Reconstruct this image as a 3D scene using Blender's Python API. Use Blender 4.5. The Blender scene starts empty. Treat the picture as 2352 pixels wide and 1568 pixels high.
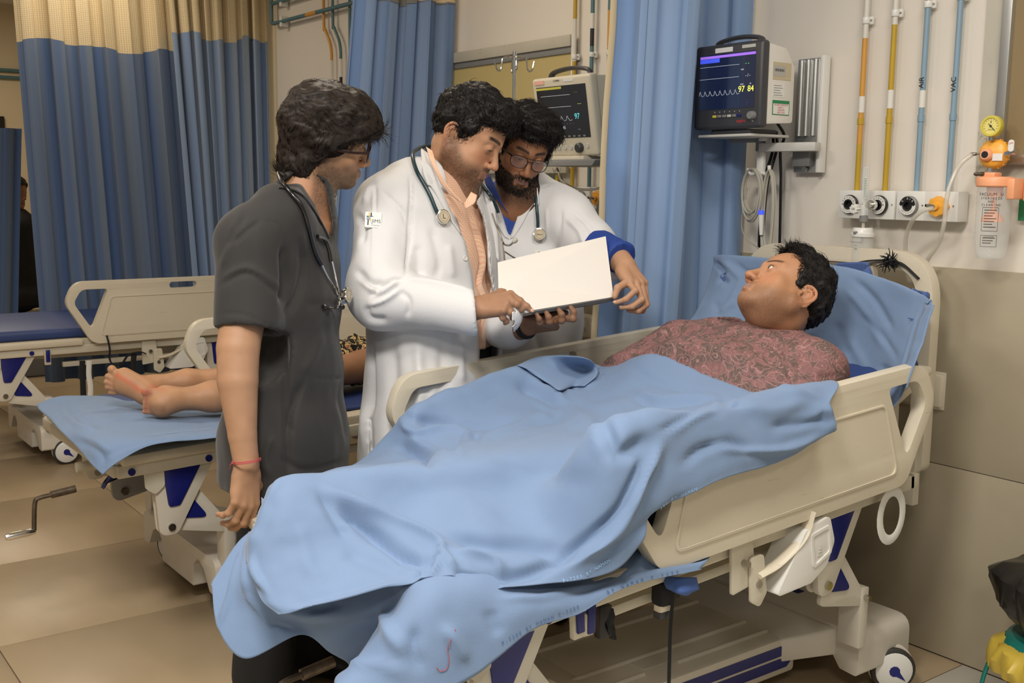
import bpy, bmesh, math, random
import numpy as np
from mathutils import Vector, Matrix, noise as mnoise
R_ = random.Random(7)
SC = bpy.context.scene
COL = SC.collection
# ---------------------------------------------------------------- camera
FPX, PITCH, ROLL, YAW = 2499.46, 0.14300104, 0.01070477, -0.92963538
CAM = np.array([0.0, -2.9878, 1.43005])
_w = np.array([math.sin(YAW)*math.cos(PITCH), math.cos(YAW)*math.cos(PITCH), -math.sin(PITCH)])
_r0 = np.array([math.cos(YAW), -math.sin(YAW), 0.0]); _u0 = np.cross(_r0, _w)
_r = math.cos(ROLL)*_r0 + math.sin(ROLL)*_u0
_u = -math.sin(ROLL)*_r0 + math.cos(ROLL)*_u0
cd = bpy.data.cameras.new('camera'); cam = bpy.data.objects.new('camera', cd); COL.objects.link(cam)
cam.matrix_world = Matrix(((_r[0], _u[0], -_w[0], CAM[0]), (_r[1], _u[1], -_w[1], CAM[1]), (_r[2], _u[2], -_w[2], CAM[2]), (0, 0, 0, 1)))
cd.sensor_width = 36; cd.lens = 36*FPX/2352; cd.clip_start = 0.05; cd.clip_end = 60
SC.camera = cam
# ---------------------------------------------------------------- world, lamps, exposure
wd = bpy.data.worlds.new('world'); SC.world = wd; wd.use_nodes = True
wd.node_tree.nodes['Background'].inputs[0].default_value = (1.0, 0.95, 0.89, 1)
wd.node_tree.nodes['Background'].inputs[1].default_value = 0.22
SC.view_settings.view_transform = 'Standard'; SC.view_settings.look = 'None'
SC.view_settings.gamma = 1; SC.view_settings.exposure = 0.12; SC.view_settings.use_curve_mapping = False
def area(name, loc, size, power, col=(1, .95, .88), rot=(0, 0, 0), sy=None):
    l = bpy.data.lights.new(name, 'AREA'); l.energy = power; l.color = col; l.size = size
    l.shape = 'RECTANGLE'; l.size_y = sy or size
    o = bpy.data.objects.new(name, l); COL.objects.link(o); o.location = loc; o.rotation_euler = rot
    return o
LAMPS = [(-0.9, -2.9, 70), (-2.3, -3.3, 30), (-0.9, -1.1, 20), (-3.9, -2.9, 11), (-3.6, -1.1, 12), (-6.2, -1.2, 8), (-6.2, -3.0, 7), (0.8, -3.6, 30), (-8.6, -1.6, 26)]
for i, (x, y, p) in enumerate(LAMPS):
    area('ceiling_lamp_light', (x, y, 2.86), .58, p, (1, .955, .90) if x > -3 else (1, .87, .70))
# ---------------------------------------------------------------- small maths
def ray(px, py): return _w + (px-1176)/FPX*_r - (py-784)/FPX*_u
def on(px, py, ax, v):
    d = ray(px, py); t = (v-CAM[ax])/d[ax]; return CAM+d*t
def X(px, py, v): return on(px, py, 0, v)
def Y(px, py, v=0.0): return on(px, py, 1, v)
def Zp(px, py, v): return on(px, py, 2, v)
KS = 1.0   # build factor of the figure being modelled (its distance and girth)
def PZ(px, py, z): return CAM+ray(px, py)*(z*KS)
def project(P):
    q = np.asarray(P)-CAM; z = q@_w
    return 1176+FPX*(q@_r)/z, 784-FPX*(q@_u)/z, z
V3 = lambda *a: np.array(a, float)
def unit(v): v = np.asarray(v, float); return v/max(1e-9, np.linalg.norm(v))
def lin(c):
    return tuple((x/255/12.92 if x/255 <= .04045 else ((x/255+.055)/1.055)**2.4) for x in c)
# ---------------------------------------------------------------- materials
MATS = {}
def mat(name, rgb, rough=.6, metal=0, var=.0, scale=8, bump=0, bscale=120, alpha=1, trans=0, emit=None, emitc=None, spec=.5, coat=0, vcol=None, stretch=None, sheen=0, sss=0, wear=None):
    m = bpy.data.materials.new(name); m.use_nodes = True; nt = m.node_tree; b = nt.nodes['Principled BSDF']
    c = lin(rgb)+(1,)
    b.inputs['Base Color'].default_value = c; b.inputs['Roughness'].default_value = rough; b.inputs['Metallic'].default_value = metal
    b.inputs['Specular IOR Level'].default_value = spec; b.inputs['Coat Weight'].default_value = coat
    if sheen: b.inputs['Sheen Weight'].default_value = sheen
    if sss:
        b.inputs['Subsurface Weight'].default_value = sss; b.inputs['Subsurface Radius'].default_value = (.012, .005, .003); b.inputs['Subsurface Scale'].default_value = 1
    b.inputs['Alpha'].default_value = alpha
    if trans: b.inputs['Transmission Weight'].default_value = trans
    if emit: b.inputs['Emission Color'].default_value = lin(emitc or rgb)+(1,); b.inputs['Emission Strength'].default_value = emit
    tc = nt.nodes.new('ShaderNodeTexCoord'); mp = nt.nodes.new('ShaderNodeMapping'); nt.links.new(tc.outputs['Object'], mp.inputs[0])
    if stretch: mp.inputs['Scale'].default_value = stretch
    src = None
    if vcol:
        va = nt.nodes.new('ShaderNodeVertexColor'); va.layer_name = vcol; src = va.outputs[0]
    if var:
        n = nt.nodes.new('ShaderNodeTexNoise'); n.inputs['Scale'].default_value = scale; n.inputs['Detail'].default_value = 5
        nt.links.new(mp.outputs[0], n.inputs['Vector'])
        mr = nt.nodes.new('ShaderNodeMapRange'); mr.inputs[1].default_value = .25; mr.inputs[2].default_value = .75; mr.inputs[3].default_value = 1-var; mr.inputs[4].default_value = 1+var
        nt.links.new(n.outputs[0], mr.inputs[0])
        mx = nt.nodes.new('ShaderNodeVectorMath'); mx.operation = 'SCALE'
        if src: nt.links.new(src, mx.inputs[0])
        else: mx.inputs[0].default_value = c[:3]
        nt.links.new(mr.outputs[0], mx.inputs['Scale']); src = mx.outputs[0]
    if wear:
        n = nt.nodes.new('ShaderNodeTexNoise'); n.inputs['Scale'].default_value = wear[1]; n.inputs['Detail'].default_value = 8; n.inputs['Roughness'].default_value = .7
        mp2 = nt.nodes.new('ShaderNodeMapping'); nt.links.new(tc.outputs['Object'], mp2.inputs[0]); mp2.inputs['Scale'].default_value = wear[2]
        nt.links.new(mp2.outputs[0], n.inputs['Vector'])
        cr = nt.nodes.new('ShaderNodeValToRGB'); cr.color_ramp.elements[0].position = wear[3]; cr.color_ramp.elements[1].position = wear[3]+.03
        nt.links.new(n.outputs[0], cr.inputs[0])
        mm = nt.nodes.new('ShaderNodeMix'); mm.data_type = 'RGBA'; mm.inputs['B'].default_value = lin(wear[0])+(1,)
        if src: nt.links.new(src, mm.inputs['A'])
        else: mm.inputs['A'].default_value = c
        nt.links.new(cr.outputs[0], mm.inputs['Factor']); src = mm.outputs['Result']
    if src: nt.links.new(src, b.inputs['Base Color'])
    if bump:
        n = nt.nodes.new('ShaderNodeTexNoise'); n.inputs['Scale'].default_value = bscale; n.inputs['Detail'].default_value = 4
        nt.links.new(mp.outputs[0], n.inputs['Vector'])
        bp = nt.nodes.new('ShaderNodeBump'); bp.inputs['Strength'].default_value = bump; bp.inputs['Distance'].default_value = .004
        nt.links.new(n.outputs[0], bp.inputs['Height']); nt.links.new(bp.outputs[0], b.inputs['Normal'])
    MATS[name] = m; return m
M = MATS
mat('wall_paint', (224, 216, 203), .7, var=.03, scale=2, bump=.04, bscale=30)
mat('wall_paint_far', (206, 190, 158), .7, var=.03, scale=2)
mat('dado_tile', (168, 157, 134), .35, var=.06, scale=5, bump=.05, bscale=10)
mat('floor_tile', (168, 148, 118), .38, var=.07, scale=3, stretch=(1, 2.5, 1))
mat('floor_tile_pale', (196, 190, 176), .28, var=.05, scale=3)
mat('grout', (92, 78, 58), .8)
mat('ceiling_paint', (225, 220, 208), .8)
mat('bed_plastic', (212, 202, 180), .38, var=.03, scale=6, wear=((172, 157, 130), 20, (1, .4, 11), .655), bump=.06, bscale=60)
mat('bed_metal', (204, 196, 176), .4, var=.04, scale=10, wear=((120, 100, 75), 30, (1, 1, 1), .74))
mat('bed_cover', (210, 203, 188), .35, var=.03, scale=5)
mat('navy_plastic', (26, 32, 108), .3)
mat('white_plastic', (224, 222, 215), .3)
mat('white_print', (228, 226, 220), .5)
mat('cream_plastic', (222, 212, 190), .35)
mat('black_plastic', (22, 22, 24), .35)
mat('black_cloth', (20, 20, 22), .8)
mat('dark_grey', (62, 62, 66), .4)
mat('mid_grey', (128, 128, 126), .4)
mat('light_grey', (196, 194, 186), .4)
mat('steel', (190, 186, 178), .25, metal=1)
mat('chrome', (225, 222, 215), .12, metal=1)
mat('aluminium', (198, 198, 194), .35, metal=.85)
mat('rust_steel', (96, 84, 70), .45, metal=.7, var=.35, scale=60)
mat('rubber', (52, 50, 46), .6)
mat('mattress_blue', (40, 60, 112), .5, var=.08)
mat('clear_plastic', (235, 238, 236), .08, alpha=.28, spec=.6)
mat('clear_tube', (218, 212, 196), .1, alpha=.5, spec=.7)
mat('tape_white', (222, 219, 210), .7, alpha=1)
mat('print_black', (40, 38, 36), .7); mat('print_green', (46, 130, 82), .6); mat('print_red', (200, 60, 60), .7)
mat('cable_grey', (176, 172, 158), .45); mat('cable_dark', (112, 112, 104), .45)
# ---------------------------------------------------------------- mesh helpers
def link(o, parent=None):
    COL.objects.link(o)
    if parent is not None: o.parent = parent
    return o
def meshobj(name, V, F, m, parent=None, smooth=False, mi=None):
    me = bpy.data.meshes.new(name); me.from_pydata([tuple(map(float, v)) for v in V], [], F)
    for k in (m if isinstance(m, (list, tuple)) else [m]): me.materials.append(M[k] if isinstance(k, str) else k)
    if mi is not None: me.polygons.foreach_set('material_index', mi)
    if smooth: me.polygons.foreach_set('use_smooth', [True]*len(me.polygons))
    me.update(); o = bpy.data.objects.new(name, me)
    return link(o, parent)
def fastmesh(name, V, Q, m, parent=None, smooth=True):
    """V (n,3) array, Q (m,k) int array"""
    me = bpy.data.meshes.new(name); n = len(V); k = Q.shape[1]; q = len(Q)
    me.vertices.add(n); me.vertices.foreach_set('co', np.ascontiguousarray(V, np.float32).ravel())
    me.loops.add(q*k); me.loops.foreach_set('vertex_index', np.ascontiguousarray(Q, np.int32).ravel())
    me.polygons.add(q); me.polygons.foreach_set('loop_start', np.arange(0, q*k, k, dtype=np.int32)); me.polygons.foreach_set('loop_total', np.full(q, k, np.int32))
    if smooth: me.polygons.foreach_set('use_smooth', np.ones(q, bool))
    for kk in (m if isinstance(m, (list, tuple)) else [m]): me.materials.append(M[kk])
    me.update(calc_edges=True); me.validate()
    return link(bpy.data.objects.new(name, me), parent)
def empty(name, loc=(0, 0, 0), label=None, cat=None, group=None, rz=0):
    o = bpy.data.objects.new(name, None); o.location = tuple(map(float, loc)); o.rotation_euler = (0, 0, rz); o.empty_display_size = .05
    COL.objects.link(o)
    if label: tag(o, label, cat, group)
    return o
def tag(o, label=None, cat=None, group=None, kind=None):
    if label: o['label'] = label
    if cat: o['category'] = cat
    if group: o['group'] = group
    if kind: o['kind'] = kind
    return o
def struct(o): o['kind'] = 'structure'; return o
def frame(d, up=(0, 0, 1)):
    d = unit(d); up = np.asarray(up, float)
    if abs(d@unit(up)) > .98: up = np.array([1.0, 0, 0])
    s = unit(np.cross(d, up)); return d, s, np.cross(s, d)
class MB:
    def __init__(s): s.V = []; s.F = []; s.S = []
    def add(s, V, F, smooth=False):
        n = len(s.V); s.V += [tuple(map(float, v)) for v in V]; s.F += [tuple(i+n for i in f) for f in F]; s.S += [smooth]*len(F); return s
    def box(s, a, b):
        a, b = np.minimum(a, b), np.maximum(a, b)
        V = [(x, y, z) for x in (a[0], b[0]) for y in (a[1], b[1]) for z in (a[2], b[2])]
        return s.add(V, [(0, 1, 3, 2), (4, 6, 7, 5), (0, 4, 5, 1), (2, 3, 7, 6), (0, 2, 6, 4), (1, 5, 7, 3)])
    def obox(s, c, ax, half):
        c = np.asarray(c, float); ax = [unit(a) for a in ax]
        V = [c+ax[0]*half[0]*i+ax[1]*half[1]*j+ax[2]*half[2]*k for i in (-1, 1) for j in (-1, 1) for k in (-1, 1)]
        return s.add(V, [(0, 1, 3, 2), (4, 6, 7, 5), (0, 4, 5, 1), (2, 3, 7, 6), (0, 2, 6, 4), (1, 5, 7, 3)])
    def cyl(s, a, b, r, r2=None, n=16, caps=True):
        a = np.asarray(a, float); b = np.asarray(b, float); r2 = r if r2 is None else r2
        d, u, v = frame(b-a); V = []
        for p, rr in ((a, r), (b, r2)):
            V += [p+rr*(math.cos(2*math.pi*k/n)*u+math.sin(2*math.pi*k/n)*v) for k in range(n)]
        s.add(V, [(k, (k+1) % n, n+(k+1) % n, n+k) for k in range(n)], True)
        if caps: m = len(s.V); s.add([V[k] for k in range(2*n)], [tuple(range(n))[::-1], tuple(range(n, 2*n))])
        return s
    def tube(s, pts, r, n=8, closed=False, flat=None):
        P = [np.asarray(p, float) for p in pts]; N = len(P); V = []; up = None
        rr = r if hasattr(r, '__len__') else [r]*N
        T = [unit(P[(i+1) % N if closed else min(i+1, N-1)]-P[(i-1) % N if closed else max(i-1, 0)]) for i in range(N)]
        _, u, v = frame(T[0])
        for i in range(N):
            u = unit(u-T[i]*(u@T[i])); v = np.cross(T[i], u)
            fx, fy = flat or (1, 1)
            V += [P[i]+rr[i]*(math.cos(2*math.pi*k/n)*u*fx+math.sin(2*math.pi*k/n)*v*fy) for k in range(n)]
        F = []
        for i in range(N if closed else N-1):
            j = (i+1) % N
            F += [(i*n+k, i*n+(k+1) % n, j*n+(k+1) % n, j*n+k) for k in range(n)]
        if not closed: F += [tuple(range(n))[::-1], tuple((N-1)*n+k for k in range(n))]
        return s.add(V, F, True)
    def prism(s, poly, mapf, t0, t1, holes=()):
        """2D polygon (with holes) extruded; mapf(u,v,t)->3D"""
        bm = bmesh.new(); loops = [list(poly)]+[list(h) for h in holes]
        from mathutils.geometry import tessellate_polygon
        tri = tessellate_polygon([[Vector((u, v, 0)) for u, v in L] for L in loops]); bm.free()
        flat = [p for L in loops for p in L]; n = len(flat)
        V = [mapf(u, v, t0) for u, v in flat]+[mapf(u, v, t1) for u, v in flat]
        F = [tuple(t) for t in tri]+[tuple(i+n for i in t[::-1]) for t in tri]
        o = 0
        for L in loops:
            k = len(L); F += [(o+i, o+(i+1) % k, n+o+(i+1) % k, n+o+i) for i in range(k)]; o += k
        return s.add(V, F)
    def lathe(s, prof, c, ax=(0, 0, 1), n=24):
        c = np.asarray(c, float); d, u, v = frame(ax); V = []
        for r, h in prof: V += [c+d*h+r*(math.cos(2*math.pi*k/n)*u+math.sin(2*math.pi*k/n)*v) for k in range(n)]
        F = [(i*n+k, i*n+(k+1) % n, (i+1)*n+(k+1) % n, (i+1)*n+k) for i in range(len(prof)-1) for k in range(n)]
        return s.add(V, F, True)
    def build(s, name, m, parent=None, bevel=0, seg=2, angle=35, weld=True, T=None):
        me = bpy.data.meshes.new(name)
        V = s.V if T is None else [tuple(T(v)) for v in s.V]
        me.from_pydata(V, [], s.F); me.materials.append(M[m] if isinstance(m, str) else m)
        bm = bmesh.new(); bm.from_mesh(me)
        if weld: bmesh.ops.remove_doubles(bm, verts=bm.verts, dist=1e-5)
        bmesh.ops.recalc_face_normals(bm, faces=bm.faces)
        if bevel:
            es = [e for e in bm.edges if len(e.link_faces) == 2 and e.calc_face_angle(0) > math.radians(angle)]
            bmesh.ops.bevel(bm, geom=es, offset=bevel, segments=seg, affect='EDGES', profile=.5, clamp_overlap=True)
        for f in bm.faces: f.smooth = True
        bm.to_mesh(me); bm.free()
        try: me.set_sharp_from_angle(angle=math.radians(40))
        except Exception: pass
        o = bpy.data.objects.new(name, me); return link(o, parent)
def rrect(x0, y0, x1, y1, r, n=5):
    P = []
    for cx, cy, a in ((x1-r, y1-r, 0), (x0+r, y1-r, 90), (x0+r, y0+r, 180), (x1-r, y0+r, 270)):
        P += [(cx+r*math.cos(math.radians(a+90*k/n)), cy+r*math.sin(math.radians(a+90*k/n))) for k in range(n+1)]
    return P
def roundpoly(pts, r, n=5):
    """round the corners of a polygon; r scalar or list"""
    out = []; N = len(pts); rs = r if hasattr(r, '__len__') else [r]*N
    for i in range(N):
        p = np.array(pts[i], float); a = np.array(pts[i-1], float); b = np.array(pts[(i+1) % N], float)
        da = unit(a-p); db = unit(b-p); ca = max(-.999, min(.999, da@db)); half = math.acos(ca)/2
        L = min(rs[i]/math.tan(half), .48*np.linalg.norm(a-p), .48*np.linalg.norm(b-p))
        p0 = p+da*L; p1 = p+db*L
        for k in range(n+1):
            t = k/n; out.append(tuple((1-t)**2*p0+2*t*(1-t)*p+t*t*p1))
    return out
def cr(P, n=8, closed=False):
    """catmull-rom through points"""
    P = [np.asarray(p, float) for p in P]; N = len(P); out = []
    for i in range(N if closed else N-1):
        p0 = P[(i-1) % N] if closed or i > 0 else 2*P[0]-P[1]
        p1 = P[i]; p2 = P[(i+1) % N]; p3 = P[(i+2) % N] if closed or i+2 < N else 2*P[-1]-P[-2]
        for k in range(n):
            t = k/n; out.append(.5*((2*p1)+(-p0+p2)*t+(2*p0-5*p1+4*p2-p3)*t*t+(-p0+3*p1-3*p2+p3)*t**3))
    if not closed: out.append(P[-1])
    return out
def text(name, s, size, org, ux, uy, m, parent=None, align='CENTER', depth=.0004, font_y='CENTER', shear=0):
    c = bpy.data.curves.new(name, 'FONT'); c.body = s; c.size = size; c.align_x = align; c.align_y = font_y; c.extrude = depth; c.shear = shear
    c.materials.append(M[m] if isinstance(m, str) else m)
    o = bpy.data.objects.new(name, c); ux = unit(ux); uy = unit(uy); uz = np.cross(ux, uy)
    mw_ = Matrix(((ux[0], uy[0], uz[0], org[0]), (ux[1], uy[1], uz[1], org[1]), (ux[2], uy[2], uz[2], org[2]), (0, 0, 0, 1)))
    me = bpy.data.meshes.new_from_object(o); mw = mw_
    me.transform(mw); bpy.data.objects.remove(o)
    o = bpy.data.objects.new(name, me); return link(o, parent)
def dup(o, parent=None, loc=None, label=None):
    c = o.copy(); COL.objects.link(c)
    if parent is not None: c.parent = parent
    for ch in list(o.children): dup(ch, c)
    if loc is not None: c.location = loc
    if label: c['label'] = label
    return c
def setorigin(o, loc):
    """move mesh data so that the object's origin sits at loc (world, unparented)"""
    o.data.transform(Matrix.Translation(-Vector([float(x) for x in loc]))); o.location = tuple(float(x) for x in loc); return o
def box1(name, a, b, m, parent=None, bevel=0): return MB().box(a, b).build(name, m, parent, bevel=bevel)
# vectorised value noise
def vnoise(P, s=1.0, seed=0):
    P = np.asarray(P, np.float64)*s+seed*17.31; I = np.floor(P).astype(np.int64); f = P-I; f = f*f*(3-2*f); out = 0
    for dx in (0, 1):
        for dy in (0, 1):
            for dz in (0, 1):
                h = (I[..., 0]+dx)*374761393+(I[..., 1]+dy)*668265263+(I[..., 2]+dz)*2147483647; h = (h ^ (h >> 13))*1274126177; h = (h ^ (h >> 16)) & 0xffff
                w = (f[..., 0] if dx else 1-f[..., 0])*(f[..., 1] if dy else 1-f[..., 1])*(f[..., 2] if dz else 1-f[..., 2])
                out = out+w*(h/65535.0)
    return out*2-1
def fbm(P, s=1.0, seed=0, o=3):
    return sum(vnoise(P, s*2**i, seed+i)*.5**i for i in range(o))
# ---------------------------------------------------------------- THE SETTING
fl = struct(box1('floor', (-10.5, -6.0, -.06), (2.2, 0.0, -.003), 'grout'))
xs = [-10.3, -9.5, -8.7, -7.9, -7.1, -6.3, -5.95, -5.15, -4.28, -3.50, -2.57, -2.505, -1.69, -.89, -.09, .71, 1.51, 2.2]
ys = [-5.54, -4.74, -3.94, -3.14, -2.345, -1.542, -.78, 0]
tm = {}
for i in range(len(xs)-1):
    for j in range(len(ys)-1):
        w, h = xs[i+1]-xs[i]-.0035, ys[j+1]-ys[j]-.0035; pale = xs[i] > -1.75
        key = (round(w, 3), round(h, 3), pale)
        if key in tm:
            o = bpy.data.objects.new('tile', tm[key]); link(o, fl)
        else:
            o = box1('tile', (-w/2, -h/2, -.01), (w/2, h/2, 0), 'floor_tile_pale' if pale else 'floor_tile', fl, bevel=.001); tm[key] = o.data
        o.location = ((xs[i]+xs[i+1])/2, (ys[j]+ys[j+1])/2, 0)
wb = struct(box1('wall_back', (-6.52, .012, 0), (2.2, .16, 2.92), 'wall_paint'))
# tiled dado, courses of 0.6 m
dm = {}
for j, (z0, z1) in enumerate(((0, .6), (.6, 1.2))):
    x = -6.52; k = 0
    for x1 in ([-5.4, -4.2, -3.0, -1.25, .0, 1.2, 2.2] if j == 0 else [-5.2, -4.0, -2.9, -1.2, .05, 1.1, 2.2]):
        box1('tile', (x+.0012, -.004, z0+.0012), (x1-.0012, .02, z1-.0012), 'dado_tile', wb, bevel=.0008); x = x1
struct(MB().box((-6.52, -.004, -.0), (2.2, .0, .004)).build('baseboard_back', 'grout'))
# return wall left of the third bay and the space beyond it
struct(box1('wall_left', (-10.5, -6.0, 0), (-10.35, 0.16, 2.92), 'wall_paint_far'))
struct(box1('wall_far', (-10.35, .012, 0), (-6.52, .16, 2.92), 'wall_paint_far'))
cl = struct(box1('ceiling', (-10.5, -6.0, 2.92), (2.2, .16, 3.0), 'ceiling_paint'))
# ---- curtains
mat('curtain_blue', (116, 148, 192), .75, var=.05, scale=2, bump=.05, bscale=300, sheen=.15)
mat('curtain_mesh', (214, 196, 160), .8, var=.05, scale=3, bump=.1)
def curtain_mat(name, rgb, stripe, amt=.25):
    m = mat(name, rgb, .75, var=.06, scale=3, stretch=(1, 1, .35), sheen=.2); nt = m.node_tree; b = nt.nodes['Principled BSDF']
    src = b.inputs['Base Color'].links[0].from_socket
    uv = nt.nodes.new('ShaderNodeUVMap'); sx = nt.nodes.new('ShaderNodeSeparateXYZ'); nt.links.new(uv.outputs[0], sx.inputs[0])
    cx = nt.nodes.new('ShaderNodeCombineXYZ'); nt.links.new(sx.outputs[0], cx.inputs[0])
    n = nt.nodes.new('ShaderNodeTexNoise'); n.inputs['Scale'].default_value = 9; n.inputs['Detail'].default_value = 3; nt.links.new(cx.outputs[0], n.inputs['Vector'])
    cr_ = nt.nodes.new('ShaderNodeValToRGB'); cr_.color_ramp.elements[0].position = .42; cr_.color_ramp.elements[1].position = .56; nt.links.new(n.outputs[0], cr_.inputs[0])
    ml = nt.nodes.new('ShaderNodeMath'); ml.operation = 'MULTIPLY'; ml.inputs[1].default_value = amt; nt.links.new(cr_.outputs[0], ml.inputs[0])
    mx = nt.nodes.new('ShaderNodeMix'); mx.data_type = 'RGBA'; mx.inputs['B'].default_value = lin(stripe)+(1,)
    nt.links.new(src, mx.inputs['A']); nt.links.new(ml.outputs[0], mx.inputs['Factor']); nt.links.new(mx.outputs['Result'], b.inputs['Base Color'])
    return m
curtain_mat('curtain_far', (76, 102, 146), (112, 124, 136), .75)
curtain_mat('curtain_far_pale', (122, 146, 182), (156, 168, 180), .65)
curtain_mat('curtain_big', (124, 154, 196), (150, 172, 200), .6)
curtain_mat('curtain_near', (100, 130, 176), (136, 154, 180), .6)
def mesh_mat():
    m = mat('mesh_net', (212, 192, 152), .8); nt = m.node_tree; b = nt.nodes['Principled BSDF']
    uv = nt.nodes.new('ShaderNodeUVMap'); w = nt.nodes.new('ShaderNodeTexBrick'); w.offset = 0; w.inputs['Scale'].default_value = 1
    mp = nt.nodes.new('ShaderNodeMapping'); mp.inputs['Scale'].default_value = (95, 95, 1); nt.links.new(uv.outputs[0], mp.inputs[0]); nt.links.new(mp.outputs[0], w.inputs[0])
    w.inputs['Color1'].default_value = lin((198, 178, 140))+(1,); w.inputs['Color2'].default_value = lin((192, 173, 136))+(1,); w.inputs['Mortar'].default_value = lin((224, 206, 168))+(1,)
    w.inputs['Mortar Size'].default_value = .18; w.inputs['Brick Width'].default_value = 1; w.inputs['Row Height'].default_value = 1
    nt.links.new(w.outputs[0], b.inputs['Base Color'])
mesh_mat()
def curtain(name, label, top, bot, ztop, zbot, seam, mats, amp=.05, nf=9, seed=1, edge=None, ztopmesh=None, ph=0, nu=300, nz=26, sag=.0, ampb=None):
    """top/bot: polylines (x,y) of the curtain line at its top and at its hem. seam = height of mesh/cloth seam"""
    ro = empty(name, (top[0][0], top[0][1], zbot), label, 'curtain'); inv = Matrix.Translation((-top[0][0], -top[0][1], -zbot))
    def samp(pl, t):
        pl = [np.array(p, float) for p in pl]; L = [0]
        for a, b in zip(pl, pl[1:]): L.append(L[-1]+np.linalg.norm(b-a))
        s = t*L[-1]
        for i in range(len(pl)-1):
            if s <= L[i+1]+1e-9: f = (s-L[i])/(L[i+1]-L[i]); return pl[i]*(1-f)+pl[i+1]*f, unit(pl[i+1]-pl[i])
        return pl[-1], unit(pl[-1]-pl[-2])
    rr = random.Random(seed); n = nu
    phs = [rr.uniform(0, 6.28) for _ in range(8)]
    def fold(t, h, k=0):
        a = amp*(1-h)+(ampb or amp)*h
        w = t+.012*math.sin(9*t+phs[0])+.02*h*math.sin(5*t+phs[1])
        s = math.sin(2*math.pi*nf*w+phs[2]); s2 = math.sin(2*math.pi*nf*.5*w+phs[3]); s3 = math.sin(2*math.pi*nf*1.9*w+phs[4]+h)
        s = math.copysign(abs(s)**.75, s)
        return a*(s*(.75+.25*s2)+.28*s2+.16*s3)
    def sheet(z1, z0, m, nm, nz, hh0, hh1, off=0, trimcol=None):
        V = []; F = []; UV = []
        for j in range(nz+1):
            h = hh0+(hh1-hh0)*j/nz
            for i in range(n+1):
                t = i/n; a, da = samp(top, t); b, db = samp(bot, t); p = a*(1-h)+b*h; d = unit(da*(1-h)+db*h); nn = np.array([-d[1], d[0]])
                f = fold(t, h); p = p+nn*(f+off)+d*(.35*amp*math.sin(2*math.pi*nf*2*t+phs[5]))
                zt = z1+sag*abs(math.sin(math.pi*nf*.5*t))*1.0 if nm != 'cloth' else z1+0
                zz = z1+(z0-z1)*j/nz
                if sag:
                    w = sag*(math.sin(math.pi*nf*.37*t+phs[6])*.6+math.sin(math.pi*nf*.9*t+phs[7])*.4)
                    zz += w*(1 if (nm == 'cloth') else j/nz)*(1-(j/nz if nm == 'cloth' else 0))
                V.append((p[0], p[1], zz)); UV.append((t*2.2*nf/9, zz))
        for j in range(nz):
            for i in range(n): q = j*(n+1)+i; F.append((q, q+1, q+n+2, q+n+1))
        o = fastmesh(nm, np.array(V), np.array(F), m, ro); o.data.transform(inv)
        uvl = o.data.uv_layers.new(name='UVMap'); li = np.zeros(len(o.data.loops), np.int32); o.data.loops.foreach_get('vertex_index', li)
        uvl.data.foreach_set('uv', np.array(UV, np.float32)[li].ravel())
        return o
    H = ztop-zbot
    if seam and seam < ztop:
        sheet(ztop, seam, mats[1], 'mesh_top', 8, 0, (ztop-seam)/H)
        sheet(seam, zbot, mats[0], 'cloth', nz, (ztop-seam)/H, 1)
        # seam binding
        sheet(seam+.006, seam-.006, 'seam_band', 'seam', 1, (ztop-seam)/H, (ztop-seam)/H+.001, off=.003)
    else: sheet(ztop, zbot, mats[0], 'cloth', nz, 0, 1)
    if edge:
        P = []
        for j in range(12):
            h = j/11; e = 0 if edge == 'start' else 1; a, da = samp(top, e); b, _ = samp(bot, e); p = a*(1-h)+b*h; nn = np.array([-da[1], da[0]])
            P.append((p[0]+nn[0]*fold(e, h)+.006*math.sin(j*2), p[1]+nn[1]*fold(e, h)-.012, ztop-H*h))
        MB().tube(cr(P, 3), .014, 6, flat=(1, .3)).build('selvage', 'curtain_mesh', ro, T=lambda v: inv@Vector(v))
    return ro
mat('seam_band', (120, 120, 118), .8)
curtain('cubicle_curtain', 'wide dark blue curtain with cream net top at far left, behind the empty bed', [(-6.70, -1.50), (-6.66, -.62)], [(-6.70, -1.42), (-6.66, -.47)], 2.84, .25, 2.2, ('curtain_far', 'mesh_net'), amp=.035, nf=6, seed=3, sag=.03, ampb=.05)
curtain('cubicle_curtain', 'paler blue striped curtain with cream net top, right of the wide dark blue one', [(-6.60, -.66), (-6.60, -.02)], [(-6.6, -.52), (-6.60, -.02)], 2.84, .3, 2.30, ('curtain_far_pale', 'mesh_net'), amp=.04, nf=8, seed=5, sag=.035, ampb=.05)
curtain('cubicle_curtain', 'gathered blue curtain hanging between the dark-haired student and the heavier doctor', [(-4.42, -.03), (-4.50, -.47)], [(-4.52, -.04), (-4.60, -.68)], 2.84, .35, 2.27, ('curtain_near', 'mesh_net'), amp=.04, nf=5, seed=11, sag=.02)
curtain('cubicle_curtain', 'large light blue curtain bunched between the two patient monitors', cr([(-2.585, -.03), (-2.66, -.09), (-2.70, -.19), (-2.66, -.31), (-2.52, -.325), (-2.53, -.40), (-2.63, -.46), (-2.67, -.56)], 4), cr([(-2.62, -.03), (-2.68, -.09), (-2.72, -.19), (-2.70, -.30), (-2.60, -.36), (-2.66, -.48), (-2.74, -.60)], 4), 2.84, .35, None, ('curtain_big',), amp=.022, nf=5, seed=23, edge='end', ampb=.028)
curtain('cubicle_curtain', 'narrow strip of blue curtain at the left edge of the photo', [(-7.6, -1.62), (-7.5, -1.30)], [(-7.6, -1.70), (-7.45, -1.42)], 1.75, .25, None, ('curtain_far',), amp=.03, nf=3, seed=31)
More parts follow.
